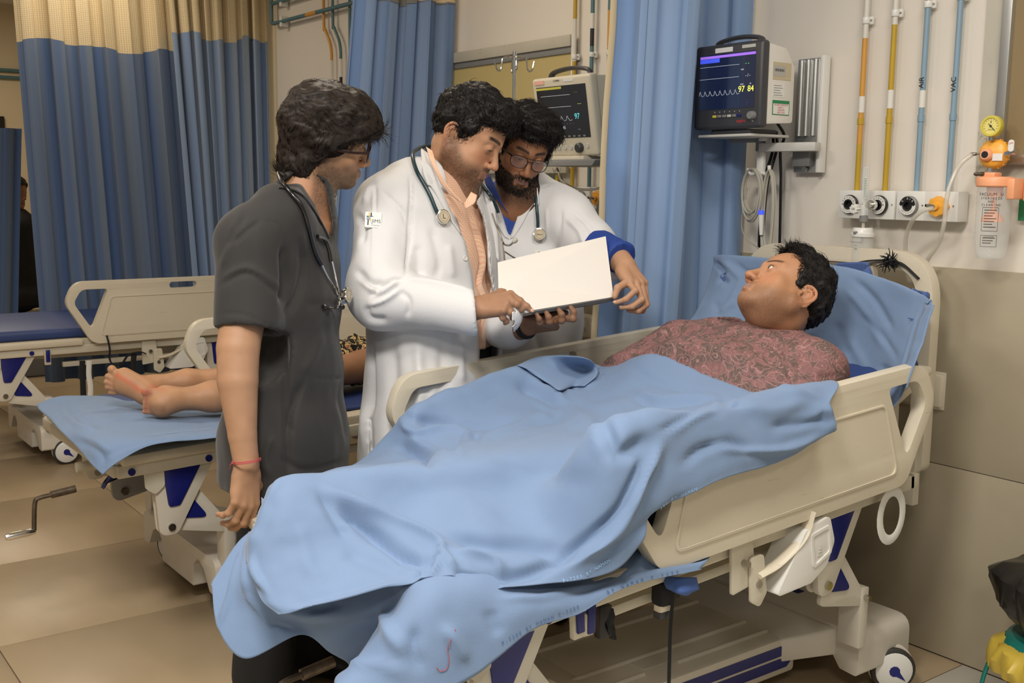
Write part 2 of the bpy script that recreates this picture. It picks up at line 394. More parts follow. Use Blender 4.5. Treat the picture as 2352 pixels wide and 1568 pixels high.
# curtain rails
for (x0, y0, x1, y1, lb) in ((-6.65, -3, -6.62, 0, 'ceiling curtain rail above the far blue curtains'), (-4.5, -2, -4.42, 0, 'ceiling curtain rail above the gathered middle curtain'), (-2.76, -2.3, -2.74, 0, 'ceiling curtain rail above the large light blue curtain')):
    tag(MB().tube([(x0, y0, 2.87), (x1, y1, 2.87)], .014).build('curtain_rail', 'aluminium'), lb, 'curtain rail')
# ---------------------------------------------------------------- HOSPITAL BEDS
def bed(cx, dy, label, tilt=0.0, near=True, far=True, railoff=(0, 0), group='hospital beds', crankside=.09, swiv=(0, 0, 0, 0)):
    ro = empty('hospital_bed', (cx, dy, 0), label, 'bed', group)
    ct, st = math.cos(tilt), math.sin(tilt)
    def T(v):   # superstructure tilt about (y=-1.1, z=.6)
        x, y, z = v; y0, z0 = y+1.1, z-.6; return (x, -1.1+y0*ct-z0*st, .6+y0*st+z0*ct)
    T_ = T
    def bp(mb, name, m, par=ro, **k): return mb.build(name, m, par, **k)
    # base cover
    b = MB().box((-.2, -1.32, .06), (.2, -.56, .17)); base = bp(b, 'base_cover', 'bed_cover', bevel=.012)
    for sgn, yc in ((1, -.37), (-1, -1.50)):
        y0, y1 = yc-.12, yc+.12
        pts = [(-.36, .08), (-.36, .205), (.36, .205), (.36, .08), (.30, .085), (.25, .15), (.2, .17), (.16, .14), (.16, .06), (-.16, .06), (-.16, .14), (-.2, .17), (-.25, .15), (-.30, .085)]
        pts = roundpoly(pts, [.012, .045, .045, .012, .01, .03, .02, .01, .01, .01, .01, .02, .03, .01])
        bp(MB().prism(pts, lambda u, v, t: (u, t, v), y0, y1), 'cross_beam', 'bed_cover', bevel=.014, seg=3, angle=60)
        ye = yc-sgn*.12; yi = yc-sgn*.26
        V = [(-.2, yi, .168), (.2, yi, .168), (.30, ye+sgn*.03, .204), (-.30, ye+sgn*.03, .204), (-.2, yi, .1), (.2, yi, .1), (.30, ye+sgn*.03, .12), (-.30, ye+sgn*.03, .12)]
        bp(MB().add(V, [(0, 1, 2, 3), (7, 6, 5, 4), (0, 4, 5, 1), (1, 5, 6, 2), (2, 6, 7, 3), (3, 7, 4, 0)]), 'base_ramp', 'bed_cover', bevel=.008)
    for x in (-.13, .06, .14, .2-.012):
        a, c = (-.62, -1.28)
        if x < .18:
            for s0, s1 in (((a, c),) if x != .14 else ((a, -.98), (-1.1, c))): bp(MB().cyl((x, s0, .1705), (x, s1, .1705), .0075, n=10), 'base_ridge', 'bed_cover')
    bp(MB().prism(rrect(-.05+.1, -1.08, .12, -.98, .006), lambda u, v, t: (u, v, t), .1695, .1715), 'access_plate', 'bed_cover')
    for sx in (-1, 1):
        st_ = MB()
        for z0, z1 in ((.083, .112), (.120, .149)):
            p = [(-1.27, z0), (-.60, z0), (-.585, (z0+z1)/2) if 0 else (-.585, z0+.012), (-.585, z1-.012), (-.60, z1), (-1.27, z1)]
            st_.prism(p, lambda u, v, t: (sx*t, u, v), .2, .2025)
        bp(st_, 'navy_stripe', 'navy_plastic')
    bp(MB().box((-.06, -.38, .2045), (.06, -.35, .2065)), 'navy_label', 'navy_plastic')
    # casters
    for k, (x, y) in enumerate(((-.325, -.34), (.325, -.34), (-.325, -1.53), (.325, -1.53))):
        a = swiv[k]; c = empty('caster', (x, y, 0)); c.parent = ro; c.rotation_euler = (0, 0, a)
        MB().cyl((0, 0, .10), (0, 0, .12), .03).build('stem', 'bed_cover', c)
        h = MB().lathe([(0, .015), (.050, .015), (.064, .0), (.064, -.0), (.050, -.015), (0, -.015)], (0, .03, .066), ax=(1, 0, 0), n=26)
        MB().lathe([(.0, .017), (.056, .017), (.066, .011), (.066, -.011), (.056, -.017), (0, -.017)], (0, .03, .068), ax=(1, 0, 0), n=28).build('fork_cover', 'bed_cover', c, bevel=0)
        MB().cyl((0, 0, .09), (0, .012, .125), .027, .03).build('fork_neck', 'bed_cover', c)
        for s in (-1, 1):
            w = MB().lathe([(.0, -.011), (.056, -.011), (.0645, -.006), (.0645, .006), (.057, .0115), (.05, .0115)], (s*.030, .03, .0645), ax=(s, 0, 0), n=32).build('wheel', 'rubber', c)
            MB().lathe([(.054, .0), (.054, .012), (.05, .0145), (0, .0155)], (s*.030, .03, .0645), ax=(s, 0, 0), n=28).build('wheel_cap', 'white_plastic', w)
            d = [(.016*math.cos(q), .016*math.sin(q)) for q in np.linspace(.5, 5.78, 9)]+[(.044, .0)]
            MB().prism(d, lambda u, v, t: (s*(.030+t), .03+u*.75-v*.66, .0645-u*.66-v*.75), .0155, .0165).build('brake_mark', 'navy_plastic', w)
    # lift linkage
    for sx in (-1, 1):
        for yt, zt in ((-.745, 0), (-1.80, 0)):
            # upper triangle (fixed to the frame); lower triangle to the base post
            up = roundpoly([(yt-.03, .60), (yt+.175, .60), (yt+.035, .365), (yt-.022, .365)], [.01, .01, .03, .03])
            for t0, t1 in ((.395, .412), (.372, .380)):
                bp(MB().prism(up, lambda u, v, t: (sx*t, u, v), t0, t1), 'lift_plate', 'bed_cover', T=T, bevel=.003)
            ins = roundpoly([(yt-.002, .585), (yt+.125, .585), (yt+.045, .455), (yt+.010, .455)], .012)
            bp(MB().prism(ins, lambda u, v, t: (sx*t, u, v), .41, .418), 'navy_insert', 'navy_plastic', T=T, bevel=.002)
            lo = roundpoly([(yt+.08, .52), (yt+.02, .352), (yt+.215, .31), (yt+.215, .345)], [.02, .02, .01, .01])
            bp(MB().prism(lo, lambda u, v, t: (sx*t, u, v), .382, .394), 'lift_arm', 'bed_cover', bevel=.002)
            ins = roundpoly([(yt+.085, .46), (yt+.055, .385), (yt+.15, .372)], .012)
            bp(MB().prism(ins, lambda u, v, t: (sx*t, u, v), .393, .399), 'navy_insert', 'navy_plastic')
            MB().box((sx*.325, yt+.20, .19), (sx*.40 if 0 else sx*.395, yt+.235, .36)).build('post', 'bed_cover', ro, bevel=.003)
            MB().cyl((sx*.36, yt+.218, .335), (sx*.412, yt+.218, .335), .008, n=8).build('bolt', 'steel', ro)
            MB().cyl((sx*.36, yt+.015, .39), (sx*.42, yt+.015, .39), .012, n=10).build('bolt', 'steel', ro, T=T)
    # frame
    for sx in (-1, 1):
        bp(MB().box((sx*.40, -1.94, .575), (sx*.43, -.38, .615)), 'side_beam', 'bed_metal', T=T, bevel=.004)
        bp(MB().box((sx*.34, -1.5, .50), (sx*.365, -.6, .525)), 'lower_bar', 'bed_metal', T=T, bevel=.003)
        bp(MB().box((sx*.36, -1.93, .615), (sx*.45, -1.42, .648)), 'edge_trim', 'bed_plastic', T=T, bevel=.008)
        for yy in (-1.9, -1.66): bp(MB().cyl((sx*.43, yy, .592), (sx*.436, yy, .592), .011, n=14), 'navy_plug', 'navy_plastic', T=T)
        bp(MB().box((sx*.43, -1.605, .53), (sx*.446, -1.575, .60)), 'strap_bracket', 'bed_metal', T=T, bevel=.003)
        bp(MB().box((sx*.446, -1.600, .545), (sx*.454, -1.580, .605)), 'bracket_lever', 'navy_plastic', T=T, bevel=.003)
    bp(MB().box((-.41, -1.95, .575), (.41, -1.92, .615)), 'end_beam', 'bed_metal', T=T, bevel=.004)
    bp(MB().box((-.43, -.40, .575), (.43, -.36, .615)), 'end_beam', 'bed_metal', T=T, bevel=.004)
    bp(MB().box((-.40, -1.94, .612), (.415, -1.0, .645)), 'deck_panel', 'bed_plastic', T=T, bevel=.008)
    bp(MB().box((-.40, -.99, .612), (.40, -.37, .645)), 'deck_panel', 'bed_plastic', T=T, bevel=.008)
    bp(MB().cyl((0, -1.95, .52), (0, -.9, .50), .017), 'drive_screw', 'bed_metal', T=T)
    for xx in (-.2, .2): bp(MB().box((xx-.015, -1.9, .55), (xx+.015, -.3, .58)), 'inner_beam', 'bed_metal', T=T)
    # foot-end hinge plates and drive plate
    bp(MB().prism(roundpoly([(-1.93, .56), (-1.82, .575), (-1.82, .60), (-1.95, .54), (-1.96, .52)], .005), lambda u, v, t: (t, u, v), .30, .33), 'hinge_plate', 'navy_plastic', T=T)
    bp(MB().prism(roundpoly([(-1.86, .60), (-1.80, .60), (-1.80, .53), (-1.83, .505), (-1.86, .53)], .015), lambda u, v, t: (t, u, v), .418, .424), 'hinge_plate', 'bed_metal', T=T)
    bp(MB().prism(roundpoly([(-1.84, .56), (-1.70, .56), (-1.70, .40), (-1.84, .375)], [.005, .005, .02, .03]), lambda u, v, t: (t, u, v), -.02, .0), 'drive_plate', 'mid_grey', T=T, bevel=.003)
    bp(MB().cyl((0, -1.80, .41), (.012, -1.80, .41), .013, n=6), 'bolt', 'rust_steel', T=T)
    # crank
    cx_ = crankside
    cr_ = MB().cyl((cx_, -1.98, .475), (cx_, -2.055, .470), .0125, n=12).tube(cr([(cx_, -2.04, .47), (cx_, -2.09, .467), (cx_, -2.105, .455), (cx_+.0, -2.112, .40), (cx_+.0, -2.115, .365)], 5), .0075, 8)
    ck = bp(cr_, 'crank', 'rust_steel', T=T)
    MB().lathe([(0, 0), (.009, 0), (.0115, .02), (.012, .075), (.009, .088), (0, .09)], (cx_, -2.112, .362), ax=(0, -1, -.02), n=14).build('crank_handle', 'chrome', ck, T=T)
    # side rails
    def rail(sx):
        def T(v): return T_((v[0], v[1]+railoff[0], v[2]+railoff[1]))
        out = roundpoly([(-1.46, .935), (-1.505, .83), (-1.38, .622), (-.49, .622), (-.365, .83), (-.41, .935)], [.085, .07, .07, .06, .07, .085], 7)
        o1 = roundpoly([(-1.425, .895), (-1.465, .83), (-1.38, .695), (-1.295, .895)], [.045, .04, .018, .015], 6)
        o2 = [(-1.87-u, v) for u, v in o1][::-1]
        slot = rrect(-.985, .882, -.84, .914, .0155)
        mb = MB().prism(out, lambda u, v, t: (sx*t, u, v), .438, .474, holes=[o1, o2, slot])
        r = bp(mb, 'side_rail', 'bed_plastic', T=T, bevel=.013, seg=4, angle=60)
        pan = roundpoly([(-1.285, .857), (-1.345, .657), (-.525, .657), (-.585, .857)], .025)
        inner = roundpoly([(-1.278, .851), (-1.336, .663), (-.534, .663), (-.592, .851)], .022)
        bp(MB().prism(pan, lambda u, v, t: (sx*t, u, v), .473, .4775, holes=[inner]), 'panel_rim', 'bed_plastic', par=r, T=T, bevel=.0015)
        # mechanism
        bp(MB().prism(roundpoly([(-1.13, .62), (-1.06, .62), (-1.045, .50), (-1.13, .49)], .006), lambda u, v, t: (sx*t, u, v), .44, .448), 'rail_bracket', 'bed_metal', T=T, bevel=.002)
        bp(MB().prism(roundpoly([(-1.075, .57), (-1.03, .57), (-1.02, .47), (-1.045, .44), (-1.075, .46)], .012), lambda u, v, t: (sx*t, u, v), .45, .458), 'release_plate', 'bed_metal', T=T, bevel=.002)
        for yy, zz in ((-1.09, .56), (-1.05, .50)): bp(MB().cyl((sx*.44, yy, zz), (sx*.464, yy, zz), .009, n=8), 'bolt', 'steel', T=T)
        arm = [(sx*.455, -1.05, .52), (sx*.46, -.98, .535), (sx*.465, -.90, .58), (sx*.467, -.87, .64)]
        bp(MB().tube(cr(arm, 6), .017, 8, flat=(1, .45)), 'support_arm', 'bed_plastic', T=T)
        bp(MB().prism(roundpoly([(-1.01, .46), (-.95, .535), (-.90, .60), (-.81, .615), (-.79, .545), (-.82, .49), (-.88, .46)], [.01, .04, .03, .015, .03, .03, .02]), lambda u, v, t: (sx*t, u, v), .40, .478), 'mechanism_cover', 'white_plastic', T=T, bevel=.012, seg=3)
        bp(MB().prism(roundpoly([(-.885, .585), (-.81, .595), (-.805, .52), (-.875, .495)], .010), lambda u, v, t: (sx*t, u, v), .4775, .481, holes=[roundpoly([(-.877, .578), (-.817, .586), (-.813, .526), (-.868, .504)], .008)]), 'cover_rim', 'white_plastic', T=T)
        for k in range(4): bp(MB().box((sx*.4775, -.858+.004*k, .522+.008*k), (sx*.4795, -.838-.002*k, .525+.008*k)), 'cover_mark', 'light_grey', T=T)
    if near: rail(1)
    if far: rail(-1)
    # headboard: outer loop with two hand openings and inner panel
    out = roundpoly([(-.405, .60), (-.405, 1.25), (.305, 1.25), (.305, .60)], [.03, .15, .15, .03], 9)
    ring = roundpoly([(-.355, .64), (-.355, 1.205), (.255, 1.205), (.255, .64)], [.02, .115, .115, .02], 9)
    bp(MB().prism(out, lambda u, v, t: (u, t, v), -.155, -.115, holes=[ring]), 'headboard_loop', 'bed_plastic', bevel=.014, seg=4, angle=60)
    pan = roundpoly([(-.29, .63), (-.29, 1.10), (-.31, 1.15), (-.32, 1.22), (.09, 1.22), (.10, 1.15), (.19, 1.11), (.20, .63)], [.01, .03, .01, .01, .01, .03, .07, .01], 6)
    bp(MB().prism(pan, lambda u, v, t: (u, t, v), -.147, -.123, holes=[rrect(-.29, 1.165, .07, 1.2, .012)]), 'headboard_panel', 'bed_plastic', bevel=.008, seg=3, angle=60)
    for sx in (-.3, .27): MB().box((sx-.015, -.16, .5), (sx+.015, -.13, .66)).build('headboard_post', 'bed_metal', ro)
    MB().box((.385, -.42, .63), (.40, -.36, .70)).build('corner_bumper', 'white_plastic', ro, bevel=.004)
    # drainage-bag hoop and accessory ring at the near head corner
    hp = [(.452+.0*a, -.515+.050*math.cos(a), .575+.066*math.sin(a)) for a in np.linspace(0, 2*math.pi, 25)[:-1]]
    bp(MB().tube(hp, .0135, 6, closed=True, flat=(1, .2)), 'drainage_ring', 'white_plastic')
    return ro
bed1 = bed(-2.08, 0, 'adjustable hospital bed in the foreground carrying the blue-covered patient', tilt=.065, swiv=(.5, -.6, .2, .4))
bed2 = bed(-3.66, -.1, 'hospital bed with barefoot patient and bent crank handle, behind the student in black', near=False, railoff=(.10, -.03), tilt=.035, swiv=(.2, .1, -1.1, .5))
bed3 = bed(-6.03, -.07, 'empty hospital bed at far left in front of the dark blue curtain', far=False, swiv=(.2, .1, .1, -.1))
bed2.children
# mattresses
def mattress(name, cx, dy, z, label, tilt=0, th=.07, y0=-1.98, y1=-.25, m='mattress_blue', w=.385):
    ct, st = math.cos(tilt), math.sin(tilt)
    def T(v):
        x, y, z_ = v; y0_, z0 = y+1.1, z_-.6; return (x+cx, -1.1+y0_*ct-z0*st+dy, .6+y0_*st+z0*ct)
    o = MB().box((-w, y0, z), (w, y1, z+th)).build(name, m, bevel=.02, seg=3, T=T); tag(o, label, 'mattress'); return o
mattress('mattress', -2.08, 0, .648, 'thin foam mattress under the foreground patient and blue sheets', .065, y1=-1.02, th=.04, y0=-1.91)
mattress('mattress', -3.66, -.1, .647, 'thin foam mattress under the barefoot patient, beneath the blue sheet', th=.012, y0=-1.88, w=.35)
mattress('mattress', -6.03, -.07, .647, 'bare navy vinyl mattress on the empty bed at far left', y0=-1.92, w=.40, th=.055)
# ---------------------------------------------------------------- WALL EQUIPMENT
for nm, c in (('pipe_white', (214, 210, 198)), ('pipe_orange', (204, 148, 62)), ('pipe_yellow', (186, 152, 38)), ('pipe_black', (24, 24, 26)), ('pipe_blue', (130, 156, 172)), ('pipe_teal', (82, 116, 122))):
    mat(nm, c, .4, var=.06, scale=14, wear=((214, 210, 200), 26, (1, 1, .35), .66) if nm in ('pipe_yellow', 'pipe_blue', 'pipe_orange') else None)
mat('orange_plastic', (240, 172, 62), .35); mat('peach_plastic', (238, 166, 122), .4); mat('yellow_plastic', (206, 190, 74), .4)
def zpy(px, py, x0): return float(on(px, py, 1, 0)[2])
def pipe(x, z0, bands, label, group, ztop=2.92, clamps=(1.957,), lean=0, bend=None, stripe=None):
    ro = empty('gas_pipe', (x, 0, z0), label, 'pipe', group)
    z = ztop; bl = list(bands)+[(z0, None)]
    for (zt, c), (zb, _) in zip(bl, bl[1:]):
        if bend and zt > bend: continue
        MB().cyl((0, -.016, zb-z0), (0, -.016, min(zt, ztop)-z0), .0085 if c != 'tape_white' else .0095, n=14).build('pipe', c if c.startswith('tape') else c, ro)
    for zc in clamps:
        c = MB().box((-.019, -.010, zc-z0-.012), (.019, 0, zc-z0+.012)).cyl((0, -.016, zc-z0-.010), (0, -.016, zc-z0+.010), .0125, n=14).build('clamp', 'white_plastic', ro, bevel=.0015)
        for s in (-1, 1): MB().cyl((s*.015, -.012, zc-z0), (s*.015, -.0095, zc-z0), .003, n=8).build('screw', 'mid_grey', c)
    for zs, lab in (stripe or ()): text('pipe_marking', lab, .022, (0, -.0256, zs-z0), (0, 0, 1), (-1, 0, 0), 'print_black', ro)
    zc = .21
    MB().cyl((0, -.016, zc), (0, -.016, zc+.02), .0105, n=14).build('pipe_joint', bl[-2][1], ro)
    return ro
G1 = 'gas pipes above the foreground bed'; zz = lambda py: float(Y(2030, py, -.016)[2])
pipe(-2.153, 1.42, [(2.92, 'pipe_white'), (zz(83), 'pipe_orange'), (zz(218), 'tape_white'), (zz(256), 'pipe_orange'), (zz(330), 'pipe_yellow')], 'leftmost pipe above the foreground bed, white then orange going to olive', G1, clamps=(zz(42),))
pipe(-2.05, 1.42, [(2.92, 'pipe_white'), (zz(60), 'pipe_yellow'), (zz(208), 'tape_white'), (zz(250), 'pipe_yellow')], 'olive yellow wall pipe, second from left above the foreground bed', G1, clamps=(zz(34),))
pipe(-1.94, 1.42, [(2.92, 'pipe_black'), (zz(22), 'pipe_blue'), (zz(214), 'tape_white'), (zz(252), 'pipe_blue')], 'pale blue wall pipe with black top, third from left above the foreground bed', G1, clamps=(zz(24),), stripe=((zz(197), 'AIR'),))
pipe(-1.835, 1.42, [(2.92, 'pipe_orange'), (zz(10), 'pipe_blue')], 'pale blue wall pipe with orange top, nearest the right-hand board', G1, clamps=(zz(17),), stripe=((zz(206), 'VAC'),))
G2 = 'gas pipes behind the middle monitor'
pipe(-3.67, 1.42, [(2.92, 'pipe_yellow')], 'wall pipe hidden behind the board edge in the middle bay', G2, ztop=1.5, clamps=())
pipe(-3.57, 1.42, [(2.92, 'pipe_yellow'), (2.11, 'pipe_white'), (1.94, 'pipe_yellow')], 'mustard pipe with white band, leftmost above the white cased monitor', G2, clamps=(1.957,))
pipe(-3.46, 1.42, [(2.92, 'pipe_teal'), (2.12, 'tape_white'), (2.06, 'pipe_black'), (1.99, 'pipe_teal')], 'teal pipe with white and black bands above the white cased monitor', G2, clamps=(1.957,))
pipe(-3.355, 1.42, [(2.92, 'pipe_teal'), (2.12, 'pipe_orange'), (1.97, 'pipe_teal')], 'teal pipe with orange band beside the large light blue curtain', G2, clamps=(1.957,))
G3 = 'gas pipes beyond the student'
for x, c, c2, lb in ((-5.73, 'pipe_orange', 'pipe_white', 'bent mustard pipe above the student, leftmost of three'), (-5.62, 'pipe_teal', 'pipe_black', 'bent grey-blue pipe above the student, between the mustard one and the straight one'), (-5.51, 'pipe_teal', 'pipe_orange', 'straight grey-blue pipe with orange foot beside the gathered curtain')):
    ro = empty('gas_pipe', (x, 0, 1.42), lb, 'pipe', G3); dx = -.09 if c == 'pipe_orange' or c2 == 'pipe_black' else 0
    P = [(dx, -.016, 1.5), (dx, -.016, .93), (dx*.8, -.018, .88), (dx*.15, -.018, .80), (0, -.016, .74), (0, -.016, .70)] if dx else [(0, -.016, 1.5), (0, -.016, 1.0), (0, -.016, .70)]
    MB().tube(cr(P, 6), .0085, 12).build('pipe', c, ro); MB().cyl((0, -.016, .70), (0, -.016, .0), .0087, n=14).build('pipe', c2, ro)
    if c2 == 'pipe_black': MB().cyl((0, -.016, .70), (0, -.016, .60), .0095, n=14).build('pipe', 'tape_white', ro)
for z, x1, lb in ((2.40, -5.0, 'lower of the two horizontal teal pipes high on the wall above the student'), (2.52, -5.0, 'upper of the two horizontal teal pipes high on the wall above the student')):
    ro = empty('supply_pipe', (-6.45, 0, z), lb, 'pipe', 'horizontal supply pipes')
    MB().cyl((0, -.035, 0), (x1+6.45, -.035, 0), .012, n=14).build('pipe', 'pipe_teal', ro)
    MB().cyl((.45, -.035, 0), (.58, -.035, 0), .0126, n=14).build('band', 'pipe_orange' if z < 2.45 else 'pipe_black', ro)
    MB().tube(cr([(0, -.035, 0), (-.03, -.035, .01), (-.035, -.035, .06), (-.035, -.035, .5)], 5), .012, 10).build('pipe', 'pipe_teal', ro)
    MB().box((.10, -.045, -.03), (.13, 0, .03)).build('clamp', 'white_plastic', ro)
# ---- gas outlets
def ring_text(par, s, R, a0, a1, c, size, m='print_black'):
    n = len(s)
    for i, ch in enumerate(s):
        if ch == ' ': continue
        a = math.radians(a0+(a1-a0)*i/max(1, n-1)); up = V3(math.cos(a), 0, math.sin(a)); top = a0 > a1
        ux = V3(math.sin(a), 0, -math.cos(a)) if top else V3(-math.sin(a), 0, math.cos(a))
        uy = up if top else -up
        yield ch, c+up*R, ux, uy
def outlet(x, kind, label, group, w=.098, zc=1.38):
    ro = empty('gas_outlet', (x, 0, zc), label, 'gas outlet', group)
    MB().box((-w/2, -.055, -.044), (w/2, 0, .044)).build('outlet_box', 'white_plastic', ro, bevel=.003)
    if kind != 'vac':
        b = 'black_plastic' if kind == 'oxy' else 'mid_grey'
        MB().lathe([(.0, .0), (.028, .0), (.030, .005), (.030, .012), (.027, .0155)], (0, -.055, 0), ax=(0, -1, 0), n=30).build('outlet_body', b, ro)
        f = MB().lathe([(.016, .013), (.0165, .0165), (.0275, .0165), (.0275, .013)], (0, -.055, 0), ax=(0, -1, 0), n=30).build('face_ring', 'white_plastic', ro)
        MB().lathe([(.0165, .0168), (.0155, .019), (.0105, .018), (.0095, .008), (0, .008)], (0, -.055, 0), ax=(0, -1, 0), n=24).build('socket', 'black_plastic', ro)
        if kind == 'air':
            pa = [(.0272*math.cos(math.radians(a)), .0272*math.sin(math.radians(a))) for a in range(5, 176, 10)]+[(.0165*math.cos(math.radians(a)), .0165*math.sin(math.radians(a))) for a in range(175, 4, -10)]
            MB().prism(pa, lambda u, v, t: (u, t, v), -.0716, -.0722).build('name_band', 'black_plastic', f)
            it = ring_text(ro, 'C.AIR', .0215, 140, 40, V3(0, -.0723, 0), .008)
        else: it = ring_text(ro, 'OXYGEN', .0217, 150, 30, V3(0, -.0717, 0), .007)
        for grp, mm, sz in ((it, 'white_plastic' if kind == 'air' else 'print_black', .0085), (ring_text(ro, 'PRESS TO RELEASE', .0222, 215, 325, V3(0, -.0717, 0), .004), 'print_black', .0042)):
            for ch, p, ux, uy in grp: text('letter', ch, sz, p, ux, uy, mm, f, depth=.0001)
        for s in (-1, 1):
            MB().cyl((s*.0205, -.0714, .001), (s*.0205, -.0725, .001), .002, n=8).build('screw', 'black_plastic', f)
    else:
        n = 48; pts = [((.0285+.0018*math.cos(8*a))*math.cos(a), (.0285+.0018*math.cos(8*a))*math.sin(a)) for a in np.linspace(0, 2*math.pi, n, endpoint=False)]
        MB().prism(pts, lambda u, v, t: (u, t, v), -.078, -.055).build('vacuum_plug', 'orange_plastic', ro, bevel=.002)
        MB().cyl((0, -.078, 0), (0, -.088, 0), .012, .010).build('plug_boss', 'orange_plastic', ro)
        MB().lathe([(.006, 0), (.006, .012), (.0075, .013), (.004, .028)], (-.002, -.086, 0), ax=(-.35, -.8, .1), n=14).build('hose_barb', 'steel', ro)
    for s in (1,): MB().cyl((.041, -.0555, .002), (.041, -.0565, .002), .0028, n=8).build('screw', 'steel', ro)
    return ro
GO = 'gas outlets above the foreground bed'
outlet(-2.143, 'oxy', 'leftmost white gas outlet box with black oxygen socket, above the headboard', GO)
outlet(-2.036, 'oxy', 'white oxygen outlet box that the flowmeter is plugged into', GO)
outlet(-1.932, 'air', 'white gas outlet box with grey ringed air socket, right of the flowmeter', GO)
outlet(-1.832, 'vac', 'white outlet box with orange vacuum plug and clear hose', GO, w=.11)
GP = 'gas outlets in the middle bay'
outlet(-3.67, 'oxy', 'gas outlet box half hidden behind the bearded doctor\'s shoulder', GP)
outlet(-3.565, 'oxy', 'gas outlet box with black socket beside the bearded doctor\'s shoulder', GP)
outlet(-3.46, 'air', 'gas outlet box with ringed socket in the middle bay, left of the orange plug', GP)
outlet(-3.345, 'vac', 'outlet box with orange plug below the white cased monitor', GP)
GQ = 'gas outlets beyond the student'
outlet(-5.72, 'oxy', 'far gas outlet box behind the student\'s chin', GQ); outlet(-5.62, 'air', 'far gas outlet box right of the student\'s chin', GQ)
tag(MB().tube(cr([(-5.72, -.09, 1.37), (-5.76, -.11, 1.30), (-5.74, -.12, 1.22), (-5.66, -.12, 1.19), (-5.57, -.12, 1.22), (-5.54, -.1, 1.30), (-5.56, -.08, 1.36)], 8), .006, 8).build('suction_tube', 'clear_tube'), 'clear tube looping under the far gas outlets beyond the student', 'tube')
# ---- flowmeter with humidifier bottle
fm = empty('oxygen_flowmeter', (-2.04, 0, 1.38), 'clear upright oxygen flowmeter with white knob and humidifier bottle above the headboard', 'flowmeter')
def add(mb, nm, m, par, **k): return mb.build(nm, m, par, **k)
add(MB().cyl((0, -.07, 0), (0, -.115, 0), .011, .009, n=20).cyl((0, -.085, 0), (0, -.10, 0), .015, n=20), 'probe', 'chrome', fm)
add(MB().lathe([(.0, -.03), (.011, -.03), (.012, .0), (.011, .02), (.0105, .115), (.0, .117)], (-.004, -.125, 0), n=20), 'flow_tube', 'clear_plastic', fm)
add(MB().cyl((-.004, -.125, .0), (-.004, -.125, .112), .0045, n=12), 'inner_tube', 'clear_tube', fm)
sc = add(MB().box((.0, -.1365, .02), (.007, -.136, .085)), 'scale_label', 'white_print', fm)
for k in range(12): add(MB().box((.0005, -.1372, .024+k*.005), (.0062, -.1366, .0255+k*.005)), 'scale_mark', 'print_green', sc)
add(MB().cyl((-.004, -.125, -.032), (-.004, -.125, -.05), .013, n=16), 'collar', 'mid_grey', fm)
kb = MB(); pts = [((.0135+.0015*math.cos(9*a))*math.cos(a), (.0135+.0015*math.cos(9*a))*math.sin(a)) for a in np.linspace(0, 2*math.pi, 54, endpoint=False)]
kb.prism(pts, lambda u, v, t: (-.012+u-.006, t, -.012+v), -.16, -.14); k_ = add(kb, 'control_knob', 'white_plastic', fm, bevel=.0015)
text('knob_marking', 'O2', .009, (-.018, -.1606, -.012), (1, 0, 0), (0, 0, 1), 'print_black', k_, depth=.0001)
add(MB().cyl((-.004, -.125, -.05), (-.004, -.125, -.07), .005, n=12), 'stem', 'clear_tube', fm)
add(MB().lathe([(0, 0), (.033, 0), (.036, .002), (.036, .012), (.032, .014), (.030, .026), (.028, .029), (0, .029)], (-.004, -.125, -.098), n=30), 'bottle_cap', 'white_plastic', fm)
add(MB().cyl((-.004, -.155, -.083), (-.006, -.168, -.083), .0045, .0035, n=12), 'outlet_spout', 'mid_grey', fm)
add(MB().lathe([(.031, 0), (.033, -.01), (.034, -.09), (.030, -.10), (0, -.10)], (-.004, -.125, -.098), n=28), 'humidifier_bottle', 'clear_plastic', fm)
add(MB().cyl((-.004, -.125, -.098), (-.004, -.125, -.185), .005, n=10), 'dip_tube', 'clear_tube', fm)
for k, s in enumerate(('STERILE WATER', 'MAX', 'MIN')): text('bottle_print', s, .006, (-.002, -.1602, -.112-.010*k), (1, 0, 0), (0, 0, 1), 'mid_grey', fm, depth=.0001)
# ---- vacuum regulator
mat('gauge_face', (224, 210, 120), .4)
vr = empty('vacuum_regulator', (-1.672, 0, 1.53), 'orange vacuum regulator with yellow pressure gauge beside the right-hand board', 'vacuum regulator')
gd = unit((.10, -1, .05)); body = MB().lathe([(0, -.03), (.036, -.03), (.0415, -.022), (.0415, -.008), (.036, .0), (.030, .004), (0, .006)], (0, -.075, 0), ax=gd, n=40)
add(body, 'regulator_body', 'orange_plastic', vr)
for k in range(16):
    a = 2*math.pi*k/16; _, u, v = frame(gd); p = V3(0, -.075, 0)-gd*.015+(u*math.cos(a)+v*math.sin(a))*.042
    add(MB().cyl(p-gd*.007, p+gd*.007, .0022, n=6), 'body_rib', 'orange_plastic', vr)
kn = V3(-.012, -.075, -.004)+gd*.004
add(MB().lathe([(.0, 0), (.019, 0), (.018, .012), (.013, .017), (.0, .017)], kn, ax=gd, n=10), 'regulator_knob', 'peach_plastic', vr)
add(MB().lathe([(.0, 0), (.0095, 0), (.0095, .0012), (0, .0012)], kn+gd*.0168, ax=gd, n=20), 'knob_dial', 'black_plastic', vr)
add(MB().obox(V3(.020, -.081, -.010)+gd*.001, ((1, .1, 0), gd, (0, 0, 1)), (.014, .0008, .010)), 'blank_label', 'white_print', vr)
add(MB().cyl((0, -.085, .036), (0, -.085, .052), .007), 'gauge_neck', 'steel', vr)
gc = V3(.0, -.092, .075)
